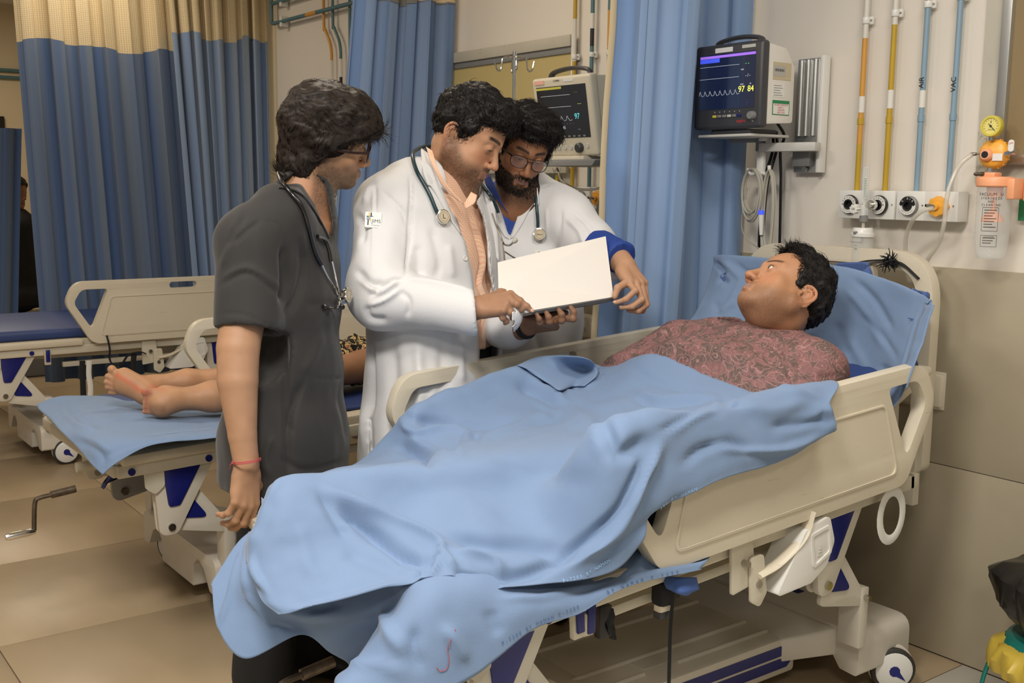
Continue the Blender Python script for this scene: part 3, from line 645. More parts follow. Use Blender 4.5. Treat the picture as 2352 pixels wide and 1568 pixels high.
g = add(MB().lathe([(0, -.022), (.028, -.022), (.0295, -.018), (.0295, .0), (.028, .003), (.0225, .003), (.022, -.001), (0, -.001)], gc, ax=gd, n=36), 'gauge', 'yellow_plastic', vr)
add(MB().lathe([(.0, 0), (.0222, 0), (.0222, .0005), (0, .0005)], gc-gd*.0005, ax=gd, n=30), 'gauge_dial', 'gauge_face', g)
_, gu, gv = frame(gd)
gr = -gu if gu[0] < 0 else gu; gup = unit(np.cross(gr, gd)); gup = gup if gup[2] > 0 else -gup
nd = MB()
for k in range(13):
    a = math.radians(225-22.5*k); d = gr*math.cos(a)+gup*math.sin(a); nd.obox(gc+gd*.0012+d*.0185, (d, np.cross(gd, d), gd), (.0022, .0003, .0002))
nd.obox(gc+gd*.0016+(gr*.7-gup*.75)*.004, (unit(gr*.7-gup*.7), np.cross(gd, unit(gr*.7-gup*.7)), gd), (.0135, .0008, .0003)); nd.cyl(gc+gd*.001, gc+gd*.003, .003, n=12)
add(nd, 'needle', 'print_black', g); text('gauge_print', 'E', .008, gc+gd*.0012+gup*.011, gr, gup, 'print_black', g, depth=.0001); text('gauge_print', 'VACUUM', .0036, gc+gd*.0012-gup*.010, gr, gup, 'print_black', g, depth=.0001)
add(MB().lathe([(.003, 0), (.003, .03), (.005, .028), (.0055, .020), (.0045, .012)], (-.035, -.075, .0), ax=(-1, -.1, -.03), n=12), 'hose_barb', 'steel', vr)
add(MB().cyl((.040, -.075, 0), (.068, -.085, .004), .0075, .0085).cyl((.068, -.085, .004), (.078, -.088, .005), .010, .009), 'on_off_valve', 'chrome', vr)
tg = add(MB().prism(rrect(-.008, -.006, .008, .026, .0075), lambda u, v, t: (.066+u, t, .01+v), -.099, -.096), 'off_tag', 'white_print', vr)
text('tag_print', 'OFF', .007, (.066, -.0993, .026), (1, 0, .1), (0, 0, 1), 'print_red', tg, depth=.0001)
add(MB().cyl((0, -.08, -.04), (0, -.085, -.088), .006).cyl((0, -.082, -.048), (0, -.083, -.062), .011, n=10), 'coupling', 'mid_grey', vr)
# jar
vj = empty('suction_jar', (-1.642, 0, 1.24), 'clear graduated suction jar with peach plastic lid hanging on the wall', 'suction jar')
jc = V3(0, -.10, 0)
add(MB().lathe([(0, .198), (.047, .198), (.0505, .201), (.051, .219), (.0485, .224), (.046, .226), (0, .226)], jc, n=40), 'lid', 'peach_plastic', vj)
add(MB().box((-.026, -.125, .222), (.01, -.085, .238)), 'lid_block', 'peach_plastic', vj, bevel=.004)
add(MB().lathe([(.005, 0), (.0065, .006), (.0045, .018), (.006, .02), (.0035, .028)], (-.022, -.12, .233), ax=(-.7, -.7, 0), n=12), 'spigot', 'rust_steel', vj)
add(MB().lathe([(.0455, .205), (.045, .06), (.0415, .018), (.0375, .006), (.033, .0), (0, .0)], jc, n=40), 'jar', 'clear_plastic', vj)
add(MB().cyl(jc+V3(0, 0, .20), jc+V3(0, 0, .17), .022, .02).cyl(jc+V3(0, 0, .17), jc+V3(0, 0, .125), .007), 'float_stem', 'peach_plastic', vj)
add(MB().lathe([(.007, .132), (.018, .127), (.028, .112), (.031, .102), (0, .102)], jc+V3(-.002, 0, 0), n=28), 'float_cup', 'peach_plastic', vj)
add(MB().box((.043, -.12, .165), (.066, -.05, .222)).box((.066, -.075, .16), (.095, -.06, .215)), 'bracket', 'peach_plastic', vj, bevel=.005)
add(MB().cyl((.08, -.076, .187), (.08, -.08, .187), .004, n=8), 'screw', 'steel', vj)
def curved(s, R, a, z, size, tilt=0):
    d = V3(math.sin(a), -math.cos(a), 0); t = V3(math.cos(a), math.sin(a), 0); return d*R+jc+V3(0, 0, z), t, V3(0, 0, 1)
for z, s, sz, a in ((.178, 'VACUUM U', .0115, .28), (.167, 'STERILIZE', .0088, .34), (.158, 'AND', .0075, .34), (.149, 'CLEANING', .0085, .34)):
    n = len(s)
    for i, ch in enumerate(s):
        if ch == ' ': continue
        aa = a+(i-(n-1)/2)*sz*.75/.046; p, t, u = curved(ch, .0462, aa, z, sz); text('letter', ch, sz, p, t, u, 'print_black', vj, depth=.0001)
for (z0, z1, rows) in ((.078, .142, 7), (.035, .066, 3)):
    for zq in (z0, z1): add(MB().tube([curved('', .0463, q, zq, 0)[0] for q in np.linspace(-.12, .8, 10)], .0005, 4), 'print_box', 'print_black', vj)
    for q in (-.12, .8): add(MB().tube([curved('', .0463, q, z0, 0)[0], curved('', .0463, q, z1, 0)[0]], .0005, 4), 'print_box', 'print_black', vj)
    for k in range(rows):
        zq = z1-.007-k*(z1-z0-.01)/rows; add(MB().tube([curved('', .0463, q, zq, 0)[0] for q in np.linspace(.0, .70-.1*(k % 3), 8)], .0009, 4), 'print_line', 'print_black', vj)
text('letter', 'CAUTION', .006, curved('', .0464, .35, .062, 0)[0], curved('', 1, .35, 0, 0)[1], (0, 0, 1), 'print_black', vj, depth=.0001)
for k in range(10):
    a = -1.12; z = .04+.016*k; add(MB().tube([curved('', .0463-.00*k, q, z, 0)[0] for q in np.linspace(a, a+(.22 if k % 2 else .12), 4)], .0005, 4), 'graduation', 'print_black', vj)
# hoses
tag(MB().tube(cr([on(2144, 478, 1, -.155), on(2120, 484, 1, -.16), on(2098, 503, 1, -.15), on(2082, 540, 1, -.11), on(2080, 580, 1, -.08), on(2084, 640, 1, -.06), on(2110, 640, 1, -.06), on(2132, 594, 1, -.09), on(2155, 560, 1, -.12), on(2168, 515, 1, -.14), on(2174, 460, 1, -.14), on(2184, 420, 1, -.13), on(2205, 378, 1, -.11), on(2232, 355, 1, -.083)], 10), .0065, 10).build('vacuum_hose', 'clear_tube'), 'clear hose looping from the orange vacuum plug up to the orange regulator', 'hose')
# ---- notice boards
mat('board_brown', (136, 116, 82), .6, var=.04); mat('board_yellow', (190, 172, 116), .6, var=.05, scale=3)
mat('grey_patch', (186, 180, 164), .6, var=.06, scale=12, wear=((150, 140, 120), 9, (1, 1, 1), .62))
struct(box1('trim_1', (-1.76, -.004, 1.448), (-.60, .014, 2.7), 'grey_patch'))
nb = empty('notice_board', (-1.17, 0, 1.5), 'brown board in a wide aluminium frame at the top right', 'board')
add(MB().box((-.50, -.012, .03), (.5, -.004, .95)), 'board', 'board_brown', nb)
for a, b in (((-.53, -.03, 0), (-.50, -.004, .98)), ((.5, -.03, 0), (.53, -.004, .98)), ((-.50, -.03, 0), (.5, -.004, .03)), ((-.50, -.03, .95), (.5, -.004, .98))): add(MB().box(a, b), 'frame_bar', 'aluminium', nb, bevel=.004)
nb = empty('notice_board', (-4.0, 0, 1.5), 'pale yellow board in a painted grey frame behind the two doctors', 'board')
add(MB().box((-.60, -.012, .03), (.41, -.004, .5)), 'board', 'board_yellow', nb)
add(MB().box((-.62, -.02, .475), (.415, -.004, .502)), 'frame_bar', 'mid_grey', nb, bevel=.003)
add(MB().box((-.62, -.03, .502), (.415, -.004, .55)), 'frame_bar', 'grey_patch', nb, bevel=.004)
add(MB().box((-.62, -.04, -.02), (.415, -.004, .02)), 'frame_bar', 'grey_patch', nb, bevel=.004)
add(MB().box((.41, -.02, .0), (.43, -.004, .55)), 'frame_bar', 'white_plastic', nb, bevel=.004)
sg = tag(box1('wall_sign', (-1.618, -.012, 1.345), (-1.50, -.002, 1.42), 'print_green'), 'small green sign cut off by the right edge of the photo', 'sign')
sg = tag(box1('wall_sign', (-3.79, -.012, 1.37), (-3.69, -.002, 1.46), 'print_green'), 'small green sign over the bearded doctor\'s shoulder', 'sign')
# ---- sockets
def sock(x0, x1, z0, z1, label, n, sw, group=None):
    ro = empty('socket_plate', ((x0+x1)/2, 0, (z0+z1)/2), label, 'socket', group); w, h = (x1-x0)/2, (z1-z0)/2
    add(MB().box((-w-.008, -.008, -h-.008), (w+.008, -.002, h+.008)), 'surround', 'cream_plastic', ro, bevel=.003)
    add(MB().box((-w, -.018, -h), (w, -.006, h)), 'plate', 'cream_plastic', ro, bevel=.006)
    for k in range(n):
        cx = -w+(2*w)*(k+.6)/(n+sw+.2); f = add(MB().box((cx-.019, -.0195, -.024), (cx+.019, -.0175, .024)), 'socket_face', 'white_plastic', ro, bevel=.002)
        for dx, dz, r in ((0, .014, .0036), (0, .003, .0026), (-.008, -.006, .0026), (.008, -.006, .0026), (-.010, -.015, .003), (.010, -.015, .003), (0, -.014, .002)): add(MB().cyl((cx+dx, -.0197, dz), (cx+dx, -.0185, dz), r, n=8), 'pin_hole', 'black_plastic', f)
    for k in range(sw):
        cx = w-.022-.024*k; add(MB().box((cx-.010, -.024, -.020), (cx+.010, -.017, .020)), 'switch', 'white_plastic', ro, bevel=.003)
    return ro
sock(-3.51, -3.31, .795, .885, 'cream double socket plate with a switch beside the big curtain\'s foot', 2, 1)
s2 = sock(-3.76, -3.56, .795, .885, 'cream socket plate holding a black plug, half behind the folder', 1, 1)
sock(-2.05, -1.815, .775, .875, 'blank cream switch plate behind the foreground side rail', 0, 0)
pg = empty('power_plug', (-3.62, -.03, .85), 'black power plug with dangling lead beside the folder', 'plug')
add(MB().lathe([(0, 0), (.022, 0), (.026, .012), (.022, .03), (.012, .038), (0, .04)], (0, .01, 0), ax=(0, -1, 0), n=16), 'plug_body', 'black_plastic', pg)
add(MB().tube(cr([(0, -.028, -.005), (.0, -.034, -.035), (-.004, -.03, -.08), (-.02, -.025, -.16), (-.045, -.02, -.23), (-.09, -.015, -.26), (-.13, -.01, -.18), (-.13, -.01, -.10)], 8), .0045, 8), 'lead', 'black_plastic', pg)
# ---- patient monitors
mat('screen_dark', (20, 22, 30), .12, spec=.8, coat=.5); mat('screen_navy', (24, 30, 52), .12, spec=.8, coat=.5, emit=.12, emitc=(40, 60, 110))
for nm, c, e in (('px_yellow', (226, 226, 90), 1.0), ('px_green', (90, 210, 110), .8), ('px_white', (190, 195, 200), .6), ('px_purple', (140, 96, 200), .9), ('px_blue', (60, 80, 210), .8), ('px_teal', (90, 190, 200), .8), ('px_olive', (160, 150, 60), .5)): mat(nm, c, .5, emit=e)
mat('case_ivory', (206, 198, 178), .4, var=.03); mat('case_white', (224, 220, 210), .4)
def monitor(loc, label, w, h, d, body, bezel, screen, tiltx, kind, dark_handle='dark_grey'):
    ro = empty('patient_monitor', loc, label, 'monitor', 'patient monitors'); c, s = math.cos(tiltx), math.sin(tiltx)
    def T(v): x, y, z = v; return (x, y*c-z*s, y*s+z*c)
    bz = .032
    add(MB().box((-w/2, -.008, 0), (w/2, .03, h)), 'bezel', bezel, ro, bevel=.012, T=T, seg=4)
    add(MB().prism(roundpoly([(.02, .012), (d, .02), (d, h*.72), (d*.72, h-.02), (.02, h-.008)], .012), lambda u, v, t: (t, u, v), -w/2+.006, w/2-.006), 'case', body, ro, T=T, bevel=.006)
    sx0, sx1, sz0, sz1 = -w/2+bz*.8, w/2-bz*.85, h*.235, h-.032
    sr = add(MB().box((sx0, -.0095, sz0), (sx1, -.007, sz1)), 'screen', screen, ro, T=T)
    add(MB().tube([T(p) for p in cr([(-w*.34, .045, h-.01), (-w*.30, .047, h+.012), (-w*.1, .05, h+.022), (w*.1, .05, h+.022), (w*.30, .047, h+.012), (w*.34, .045, h-.01)], 5)], .013, 8, flat=(1, .6)), 'carry_handle', dark_handle, ro)
    y = -.0102
    def q(x0, z0, x1, z1, m, nm='screen_graphic', par=sr): return add(MB().box((x0, y, z0), (x1, y+.0006, z1)), nm, m, par, T=T)
    def tx(s_, size, x, z, m, par=sr, yy=None, al='CENTER'):
        return text('screen_text', s_, size, T((x, (yy or y)-.0002, z)), T((1, 0, 0)), T((0, 0, 1)), m, par, depth=.0001, align=al)
    def wave(z, x0, x1, amp, m, n=8, flat=False):
        pts = []
        for i in range(n*10+1):
            t = i/(n*10); ph = (t*n) % 1; a = 0 if flat else amp*(math.sin(math.pi*min(1, ph/.35)) if ph < .35 else .5*math.exp(-(ph-.35)*4)*math.cos((ph-.35)*9))
            pts.append(T((x0+(x1-x0)*t, y, z+a)))
        return add(MB().tube(pts, .0005, 4), 'waveform', m, sr)
    W = sx1-sx0; Hh = sz1-sz0
    if kind == 'R':
        q(sx0, sz1-.012, sx1, sz1-.004, 'px_purple'); q(sx0, sz1-.026, sx0+W*.36, sz1-.013, 'px_blue')
        wave(sz0+Hh*.78, sx0, sx0+W*.72, 0, 'px_white', flat=True); wave(sz0+Hh*.56, sx0, sx0+W*.72, 0, 'px_white', flat=True); wave(sz0+Hh*.26, sx0, sx0+W*.74, .014, 'px_white', 8)
        tx('97', .027, sx0+W*.775, sz0+Hh*.33, 'px_yellow'); tx('84', .026, sx0+W*.945-.002, sz0+Hh*.33, 'px_yellow')
        tx('- -', .018, sx0+W*.86, sz0+Hh*.79, 'px_green'); tx('- / -', .014, sx0+W*.88, sz0+Hh*.57, 'px_white'); tx('SpO2', .006, sx0+W*.78, sz0+Hh*.42, 'px_white'); tx('PR', .006, sx0+W*.93, sz0+Hh*.42, 'px_white'); tx('RESP', .006, sx0+W*.78, sz0+Hh*.68, 'px_white'); tx('- -', .010, sx0+W*.88, sz0+Hh*.09, 'px_blue')
        for k, (m, ch) in enumerate(zip(('yellow_plastic', 'mid_grey', 'mid_grey', 'light_grey', 'mid_grey', 'navy_plastic'), '123456')):
            x = sx0+W*(.30+.09*k); add(MB().box((x-.008, -.0115, h*.135), (x+.008, -.008, h*.165)), 'button', m, ro, T=T, bevel=.001); add(MB().cyl((x, -.0085, h*.20), (x, -.0075, h*.20), .0015, n=6), 'button_mark', 'white_print', ro, T=T)
        tx('aspire', .016, sx0+W*.78, h*.085, 'print_red', ro, -.0085); tx('12', .014, sx0+W*.975, h*.088, 'white_print', ro, -.0085)
        add(MB().lathe([(0, .0), (.014, .0), (.013, .014), (.011, .018), (0, .018)], (w/2-.030, -.008, h*.14), ax=(0, -1, 0), n=18), 'control_knob', 'mid_grey', ro, T=T)
        add(MB().box((w/2-.085, -.0095, h-.022), (w/2-.03, -.007, h-.012)), 'alarm_lamp', 'light_grey', ro, T=T)
        lb = add(MB().box((-w/2+.12-.03, -.0092, h-.028), (-w/2+.165, -.0078, h-.013)), 'name_sticker', 'white_print', ro, T=T)
        xs_ = w/2-.0055
        def st(y0, z0, y1, z1, m, nm='sticker'): return add(MB().box((xs_-.001, y0, z0), (xs_+.0006, y1, z1)), nm, m, ro, T=T)
        mat('tape_tan', (196, 182, 150), .6) if 'tape_tan' not in M else 0
        mat('sticker_grey', (178, 176, 168), .6) if 'sticker_grey' not in M else 0
        st(.050, h*.56, .138, h*.76, 'tape_tan', 'tape_remnant'); a = add(MB().box((xs_, .052, h*.60), (xs_+.0012, .110, h*.72)), 'sticker', 'sticker_grey', ro, T=T)
        for k in range(14): add(MB().box((xs_+.001, .058+.0033*k, h*.655), (xs_+.0015, .058+.0033*k+(.0018 if k % 3 else .001), h*.685)), 'barcode_bar', 'print_black', a, T=T)
        b_ = st(.052, h*.36, .108, h*.50, 'white_print')
        for k in range(5): add(MB().box((xs_+.0005, .056, h*.38+k*.0075), (xs_+.001, .10-.006*(k % 3), h*.38+k*.0075+.0012)), 'handwriting', 'print_black', b_, T=T)
        g_ = st(.054, h*.155, .136, h*.325, 'print_green'); wh = add(MB().box((xs_+.0004, .057, h*.165), (xs_+.0012, .133, h*.29)), 'sticker_field', 'white_print', g_, T=T) if 0 else add(MB().box((xs_+.0004, .057, h*.165), (xs_+.0012, .133, h*.285)), 'sticker_field', 'white_print', ro, T=T)
        for k, s_ in enumerate(('PATIENT MONITOR', 'ASSET 11', 'CHECKED', 'NEXT DUE')): text('handwriting', s_, .0075, T((xs_+.0014, .095, h*.27-k*.0078)), T((0, 1, 0)), T((0, 0, 1)), 'print_red', ro, depth=.0001)
    else:
        q(sx0, sz1-.011, sx0+W*.52, sz1-.003, 'px_olive')
        wave(sz0+Hh*.82, sx0+W*.08, sx0+W*.68, 0, 'px_white', flat=True); wave(sz0+Hh*.60, sx0+W*.08, sx0+W*.68, 0, 'px_white', flat=True); wave(sz0+Hh*.34, sx0+W*.08, sx0+W*.68, .016, 'px_white', 5)
        tx('97', .028, sx0+W*.78, sz0+Hh*.40, 'px_teal'); tx('65', .030, sx0+W*.12, sz0+Hh*.17, 'px_teal'); tx('- - -', .012, sx0+W*.80, sz0+Hh*.86, 'px_olive'); tx('- - -', .012, sx0+W*.85, sz0+Hh*.64, 'px_yellow'); tx('80 /45', .015, sx0+W*.46, sz0+Hh*.20, 'px_white'); tx('- -', .012, sx0+W*.80, sz0+Hh*.16, 'px_white')
        for k in range(7): tx('-', .008, sx0+W*(.33+.06*k), sz0+Hh*.275, 'px_white')
        for k in range(8): q(sx0+W*(.16+.10*k), sz0+.003, sx0+W*(.205+.10*k), sz0+.009, 'mid_grey')
        q(sx0, sz0, sx0+W*.10, sz0+.014, 'px_teal')
        for k in range(4): add(MB().cyl((-.075+.033*k, -.008, h*.115), (-.075+.033*k, -.012, h*.115), .0085, n=14), 'button', 'light_grey', ro, T=T)
        add(MB().cyl((-.125, -.008, h*.11), (-.125, -.0115, h*.11), .009, n=14), 'power_button', 'yellow_plastic', ro, T=T); add(MB().cyl((.115, -.008, h*.13), (.115, -.0115, h*.13), .009, n=14), 'button', 'light_grey', ro, T=T)
        add(MB().lathe([(0, 0), (.018, 0), (.017, .014), (.013, .018), (0, .018)], (.075, -.008, h*.11), ax=(0, -1, 0), n=20), 'control_knob', 'dark_grey', ro, T=T)
        mat('pink_lamp', (236, 184, 164), .4) if 'pink_lamp' not in M else 0
        add(MB().box((-w/2+.02, -.010, h-.022), (-w/2+.075, -.006, h-.008)), 'alarm_lamp', 'pink_lamp', ro, T=T); tx('COMEN', .010, -.02, h-.014, 'print_black', ro, -.0085); add(MB().box((.02, -.009, h-.02), (.075, -.007, h-.010)), 'name_sticker', 'white_print', ro, T=T)
        xs_ = w/2-.0055
        for k in range(9): add(MB().box((xs_-.001, .075, h*.70+k*.0065), (xs_+.0006, .125, h*.70+k*.0065+.003)), 'vent_slot', 'light_grey' if k not in range(2, 8) else 'black_plastic', ro, T=T)
        add(MB().box((xs_-.001, .115, h*.36), (xs_+.001, .17, h*.5)), 'sticker', 'white_print', ro, T=T); add(MB().box((xs_-.001, .12, h*.12), (xs_+.001, .17, h*.3)), 'sticker', 'print_green', ro, T=T)
    return ro
monitor((-2.486, -.265, 1.618), 'dark bezelled patient monitor reading 97 and 84, on the arm above the foreground bed', .29, .272, .155, 'case_white', 'dark_grey', 'screen_navy', 0, 'R')
monitor((-3.10, -.42, 1.535), 'white cased patient monitor reading 97 and 65, left of the big curtain', .33, .285, .18, 'case_ivory', 'case_ivory', 'screen_dark', .17, 'M')
# mounts
mt = empty('monitor_mount', (-2.35, 0, 1.5), 'aluminium wall rail with grey arm carrying the dark monitor', 'monitor mount')
add(MB().box((-.055, -.022, -.02), (.052, -.001, .35)), 'rail_back', 'aluminium', mt, bevel=.003)
for x in (-.035, -.008, .022): add(MB().cyl((x, -.026, .10), (x, -.026, .345), .0095, n=12), 'rail_rib', 'aluminium', mt)
add(MB().box((.045, -.035, -.02), (.06, -.001, .355)), 'rail_lip', 'white_plastic', mt, bevel=.003)
add(MB().box((-.04, -.05, .0), (.03, -.022, .075)), 'slider', 'mid_grey', mt, bevel=.004)
add(MB().cyl((.0, -.026, -.008), (.0, -.034, -.008), .009, n=10), 'screw', 'steel', mt)
arm = [V3(-2.27, -.07, 1.562)-V3(-2.35, 0, 1.5), V3(-2.47, -.11, 1.562)-V3(-2.35, 0, 1.5)]
d = unit(arm[1]-arm[0]); add(MB().obox((arm[0]+arm[1])/2, (d, np.cross((0, 0, 1), d), (0, 0, 1)), (np.linalg.norm(arm[1]-arm[0])/2, .022, .0145)), 'arm', 'light_grey', mt, bevel=.004)
add(MB().cyl(arm[1]+V3(-.005, 0, -.012), arm[1]+V3(-.005, 0, .03), .016).cyl(arm[1]+V3(0, 0, .03), arm[1]+V3(-.12, -.02, .03), .013), 'knuckle', 'mid_grey', mt)
add(MB().box((-.26, -.27, .092), (-.03, -.08, .101)), 'tray', 'light_grey', mt, bevel=.003)
add(MB().box((-.22, -.25, .101), (-.05, -.12, .117)), 'swivel_pad', 'dark_grey', mt, bevel=.003)
add(MB().cyl(arm[1]+V3(.01, 0, .02), arm[1]+V3(.01, -.0, .045), .02, .018), 'yoke', 'white_plastic', mt)
hk = arm[1]+V3(0, 0, 0)
add(MB().box(hk+V3(-.012, -.01, -.09), hk+V3(.014, .01, -.01)), 'cable_hook_plate', 'white_plastic', mt, bevel=.004)
add(MB().tube(cr([hk+V3(.012, 0, -.085), hk+V3(.03, -.005, -.088), hk+V3(.043, -.008, -.075), hk+V3(.042, -.008, -.06)], 5), .006, 8), 'cable_hook', 'white_plastic', mt)
add(MB().tube(cr([hk+V3(-.012, 0, -.08), hk+V3(-.035, -.005, -.088), hk+V3(-.05, -.008, -.07)], 5), .006, 8), 'cable_hook', 'white_plastic', mt)
def coil(name, label, c, ax, rx, rz, n, r, m, seed, dr=.006, open_=None):
    rr = random.Random(seed); pts = []
    for i in range(n*22+1):
        a = 2*math.pi*i/22+math.pi/2; k = i/22; j = .5+.5*math.sin(k*2.3+seed)
        e = rx*(1-.18*j), rz*(1-.12*math.cos(k*1.7+seed))
        pts.append(c+V3(ax[0], ax[1], 0)*e[0]*math.cos(a)+V3(0, 0, 1)*(e[1]*(math.sin(a)-1))+V3(-ax[1], ax[0], 0)*(dr*math.sin(k*2.1)))
    if open_ is not None: pts += [V3(*p) for p in open_]
    return tag(MB().tube(pts, r, 6).build(name, m), label, 'cable')
H = V3(-2.345, 0, 1.495)+hk; axv = (.97, -.22)
coil('cable_coil', 'rounder loop of pale grey monitor cable hung below the monitor arm, on the left', H+V3(-.030, -.01, -.065), axv, .054, .080, 6, .0040, 'cable_grey', 1)
coil('cable_coil', 'long narrow loops of pale grey monitor leads hung right of the rounder coil', H+V3(.045, -.012, -.07), axv, .032, .145, 6, .0032, 'cable_grey', 4)
tag(MB().tube(cr([H+V3(-.06, .0, -.13), H+V3(-.075, 0, -.2), H+V3(-.085, .01, -.27), H+V3(-.06, .02, -.31), H+V3(-.03, .03, -.33), H+V3(-.01, .05, -.36)], 8), .0026, 6).build('sensor_cable', 'cable_grey'), 'thin grey cable trailing from the coils towards the headboard', 'cable')
for k, (dx, lb) in enumerate(((-.012, 'left black power cable hanging below the dark monitor'), (.004, 'right black power cable hanging below the dark monitor'))):
    tag(MB().tube(cr([H+V3(dx, .06, .06), H+V3(dx+.005, .06, .0), H+V3(dx, .03, -.10), H+V3(dx-.01, .03, -.20), H+V3(dx-.02, .04, -.33), H+V3(dx-.02, .05, -.5)], 8), .0052, 8).build('power_cable', 'black_plastic'), lb, 'cable')
tag(MB().tube(cr([V3(-2.40, -.12, 1.64), V3(-2.41, -.07, 1.60), V3(-2.44, -.05, 1.55), V3(-2.44, -.04, 1.45), V3(-2.44, -.03, 1.2)], 8), .005, 8).build('power_cable', 'black_plastic'), 'black cable curling behind the monitor arm to the wall', 'cable')
pr = empty('sensor_plug', H+V3(.022, -.02, -.215), 'white sensor plug with blue band hanging among the monitor leads', 'plug')
add(MB().cyl((0, 0, 0), (.004, 0, -.07), .0095, .006, n=12), 'plug_body', 'white_plastic', pr); add(MB().cyl((0, 0, .012), (0, 0, -.002), .0102, n=12), 'blue_band', 'px_blue', pr)
mt = empty('monitor_mount', (-3.10, 0, 1.5), 'grey tray and wall bracket under the white cased monitor', 'monitor mount')
add(MB().prism(roundpoly([(-.19, 0), (.17, 0), (.19, .022), (-.14, .022)], .004), lambda u, v, t: (u, t, v), -.46, -.20), 'tray', 'mid_grey', mt, bevel=.004)
add(MB().box((.02, -.22, -.03), (.09, -.02, .0)), 'arm', 'black_plastic', mt, bevel=.004); add(MB().box((.0, -.03, -.10), (.11, -.001, .1)), 'wall_plate', 'mid_grey', mt, bevel=.004)
add(MB().box((-.10, -.44, .018), (.10, -.25, .036)), 'swivel_pad', 'case_ivory', mt, bevel=.004)
c0 = V3(-3.0, -.35, 1.44)
coil('cable_coil', 'big untidy bunch of dark grey cable looped under the white cased monitor', c0+V3(.02, .03, 0), (.97, -.25), .062, .095, 5, .0048, 'cable_dark', 7)
coil('cable_coil', 'long thin grey cable loops hanging beside the curtain edge in the middle bay', c0+V3(-.03, .05, -.02), (.97, -.25), .085, .13, 2, .004, 'cable_dark', 11)
tag(MB().tube(cr([on(1283, 395, 1, -.3), on(1290, 415, 1, -.3), on(1320, 432, 1, -.3), on(1360, 435, 1, -.3), on(1400, 425, 1, -.32), on(1430, 412, 1, -.34)], 8), .0048, 8).build('sensor_cable', 'cable_grey'), 'pale cable sagging under the white cased monitor', 'cable')
tag(MB().tube(cr([on(1279, 385, 1, -.25), on(1296, 425, 1, -.2), on(1308, 460, 1, -.16), on(1318, 500, 1, -.14), on(1322, 560, 1, -.12), on(1322, 720, 1, -.05)], 8), .004, 8).build('sensor_cable', 'cable_dark'), 'thin dark cable dropping past the middle gas outlets', 'cable')
tag(MB().tube(cr([V3(-3.345, -.10, 1.385), V3(-3.42, -.12, 1.37), V3(-3.48, -.11, 1.31), V3(-3.5, -.1, 1.2), V3(-3.42, -.08, 1.14), V3(-3.36, -.08, 1.2), V3(-3.34, -.08, 1.28)], 8), .0065, 8).build('vacuum_hose', 'clear_tube'), 'clear hose drooping from the orange plug in the middle bay', 'hose')
fm2 = empty('oxygen_flowmeter', (-3.66, 0, 1.38), 'small clear flowmeter tube beside the bearded doctor\'s shoulder', 'flowmeter')
add(MB().cyl((.0, -.12, -.03), (.0, -.12, .12), .011, n=14), 'flow_tube', 'clear_plastic', fm2); add(MB().cyl((0, -.055, 0), (0, -.115, 0), .008, n=12), 'probe', 'chrome', fm2); add(MB().box((-.004, -.1325, .01), (.006, -.131, .09)), 'scale_label', 'print_green', fm2)
# ---- drip stand
iv = empty('drip_stand', (-3.47, -.40, 0), 'chrome drip stand with four hooks rising behind the two doctors', 'drip stand')
add(MB().cyl((0, 0, .06), (0, 0, 1.30), .0125, n=14), 'pole', 'chrome', iv); add(MB().cyl((0, 0, 1.2), (0, 0, 1.925), .007, n=12).cyl((0, 0, 1.925), (0, 0, 1.94), .0085, n=12), 'pole', 'chrome', iv)
for a in (-.5, 1.07, 2.64, 4.21):
    d = V3(math.cos(a), math.sin(a), 0)
    add(MB().tube(cr([V3(0, 0, 1.922), d*.04+V3(0, 0, 1.918), d*.048+V3(0, 0, 1.905), d*.052+V3(0, 0, 1.875), d*.060+V3(0, 0, 1.866), d*.07+V3(0, 0, 1.875), d*.078+V3(0, 0, 1.905)], 4), .0035, 8), 'hook', 'chrome', iv)
for k in range(5):
    a = 2*math.pi*k/5; d = V3(math.cos(a), math.sin(a), 0); add(MB().tube([V3(0, 0, .07), d*.14+V3(0, 0, .065), d*.2+V3(0, 0, .05)], .009, 8), 'foot', 'chrome', iv); add(MB().lathe([(0, -.01), (.02, -.008), (.023, 0), (.02, .008), (0, .01)], d*.2+V3(0, 0, .023), ax=(-d[1], d[0], 0), n=14), 'caster_wheel', 'black_plastic', iv)
# ---- bins
mat('bag_black', (30, 28, 26), .3, var=.2, bump=.5, bscale=18); mat('bag_yellow', (206, 178, 70), .4, bump=.4, bscale=20, alpha=1); mat('bin_teal', (30, 122, 110), .35); mat('bin_yellow', (206, 196, 60), .4); mat('bin_navy', (26, 34, 62), .4)
def crumple(mb, amp, s, seed):
    V = np.array(mb.V); n = V-V.mean(0); n[:, 2] *= .2; n /= np.linalg.norm(n, axis=1)[:, None]+1e-9
    f = fbm(V, s, seed, 3); V = V+n*(np.abs(f)*amp*2-amp*.4)[:, None]; mb.V = [tuple(v) for v in V]; return mb
wbn = empty('waste_bin', (-1.30, -.20, 0), 'yellow waste bin with teal rim, handle and yellow liner at the right edge', 'bin')
add(MB().lathe([(0, 0), (.115, 0), (.12, .02), (.125, .10), (.135, .22), (0, .22)], (0, 0, 0), n=36), 'bin_body', 'bin_yellow', wbn)
add(MB().lathe([(.133, .215), (.150, .222), (.152, .243), (.140, .262), (.128, .268), (.11, .262), (0, .262)], (0, 0, 0), n=40), 'rim', 'bin_teal', wbn)
add(crumple(MB().lathe([(.137, .262-.005), (.160, .240), (.170, .205), (.165, .17), (.158, .168), (.15, .2), (.139, .24)], (0, 0, 0), n=90), .012, 14, 3), 'liner', 'bag_yellow', wbn)
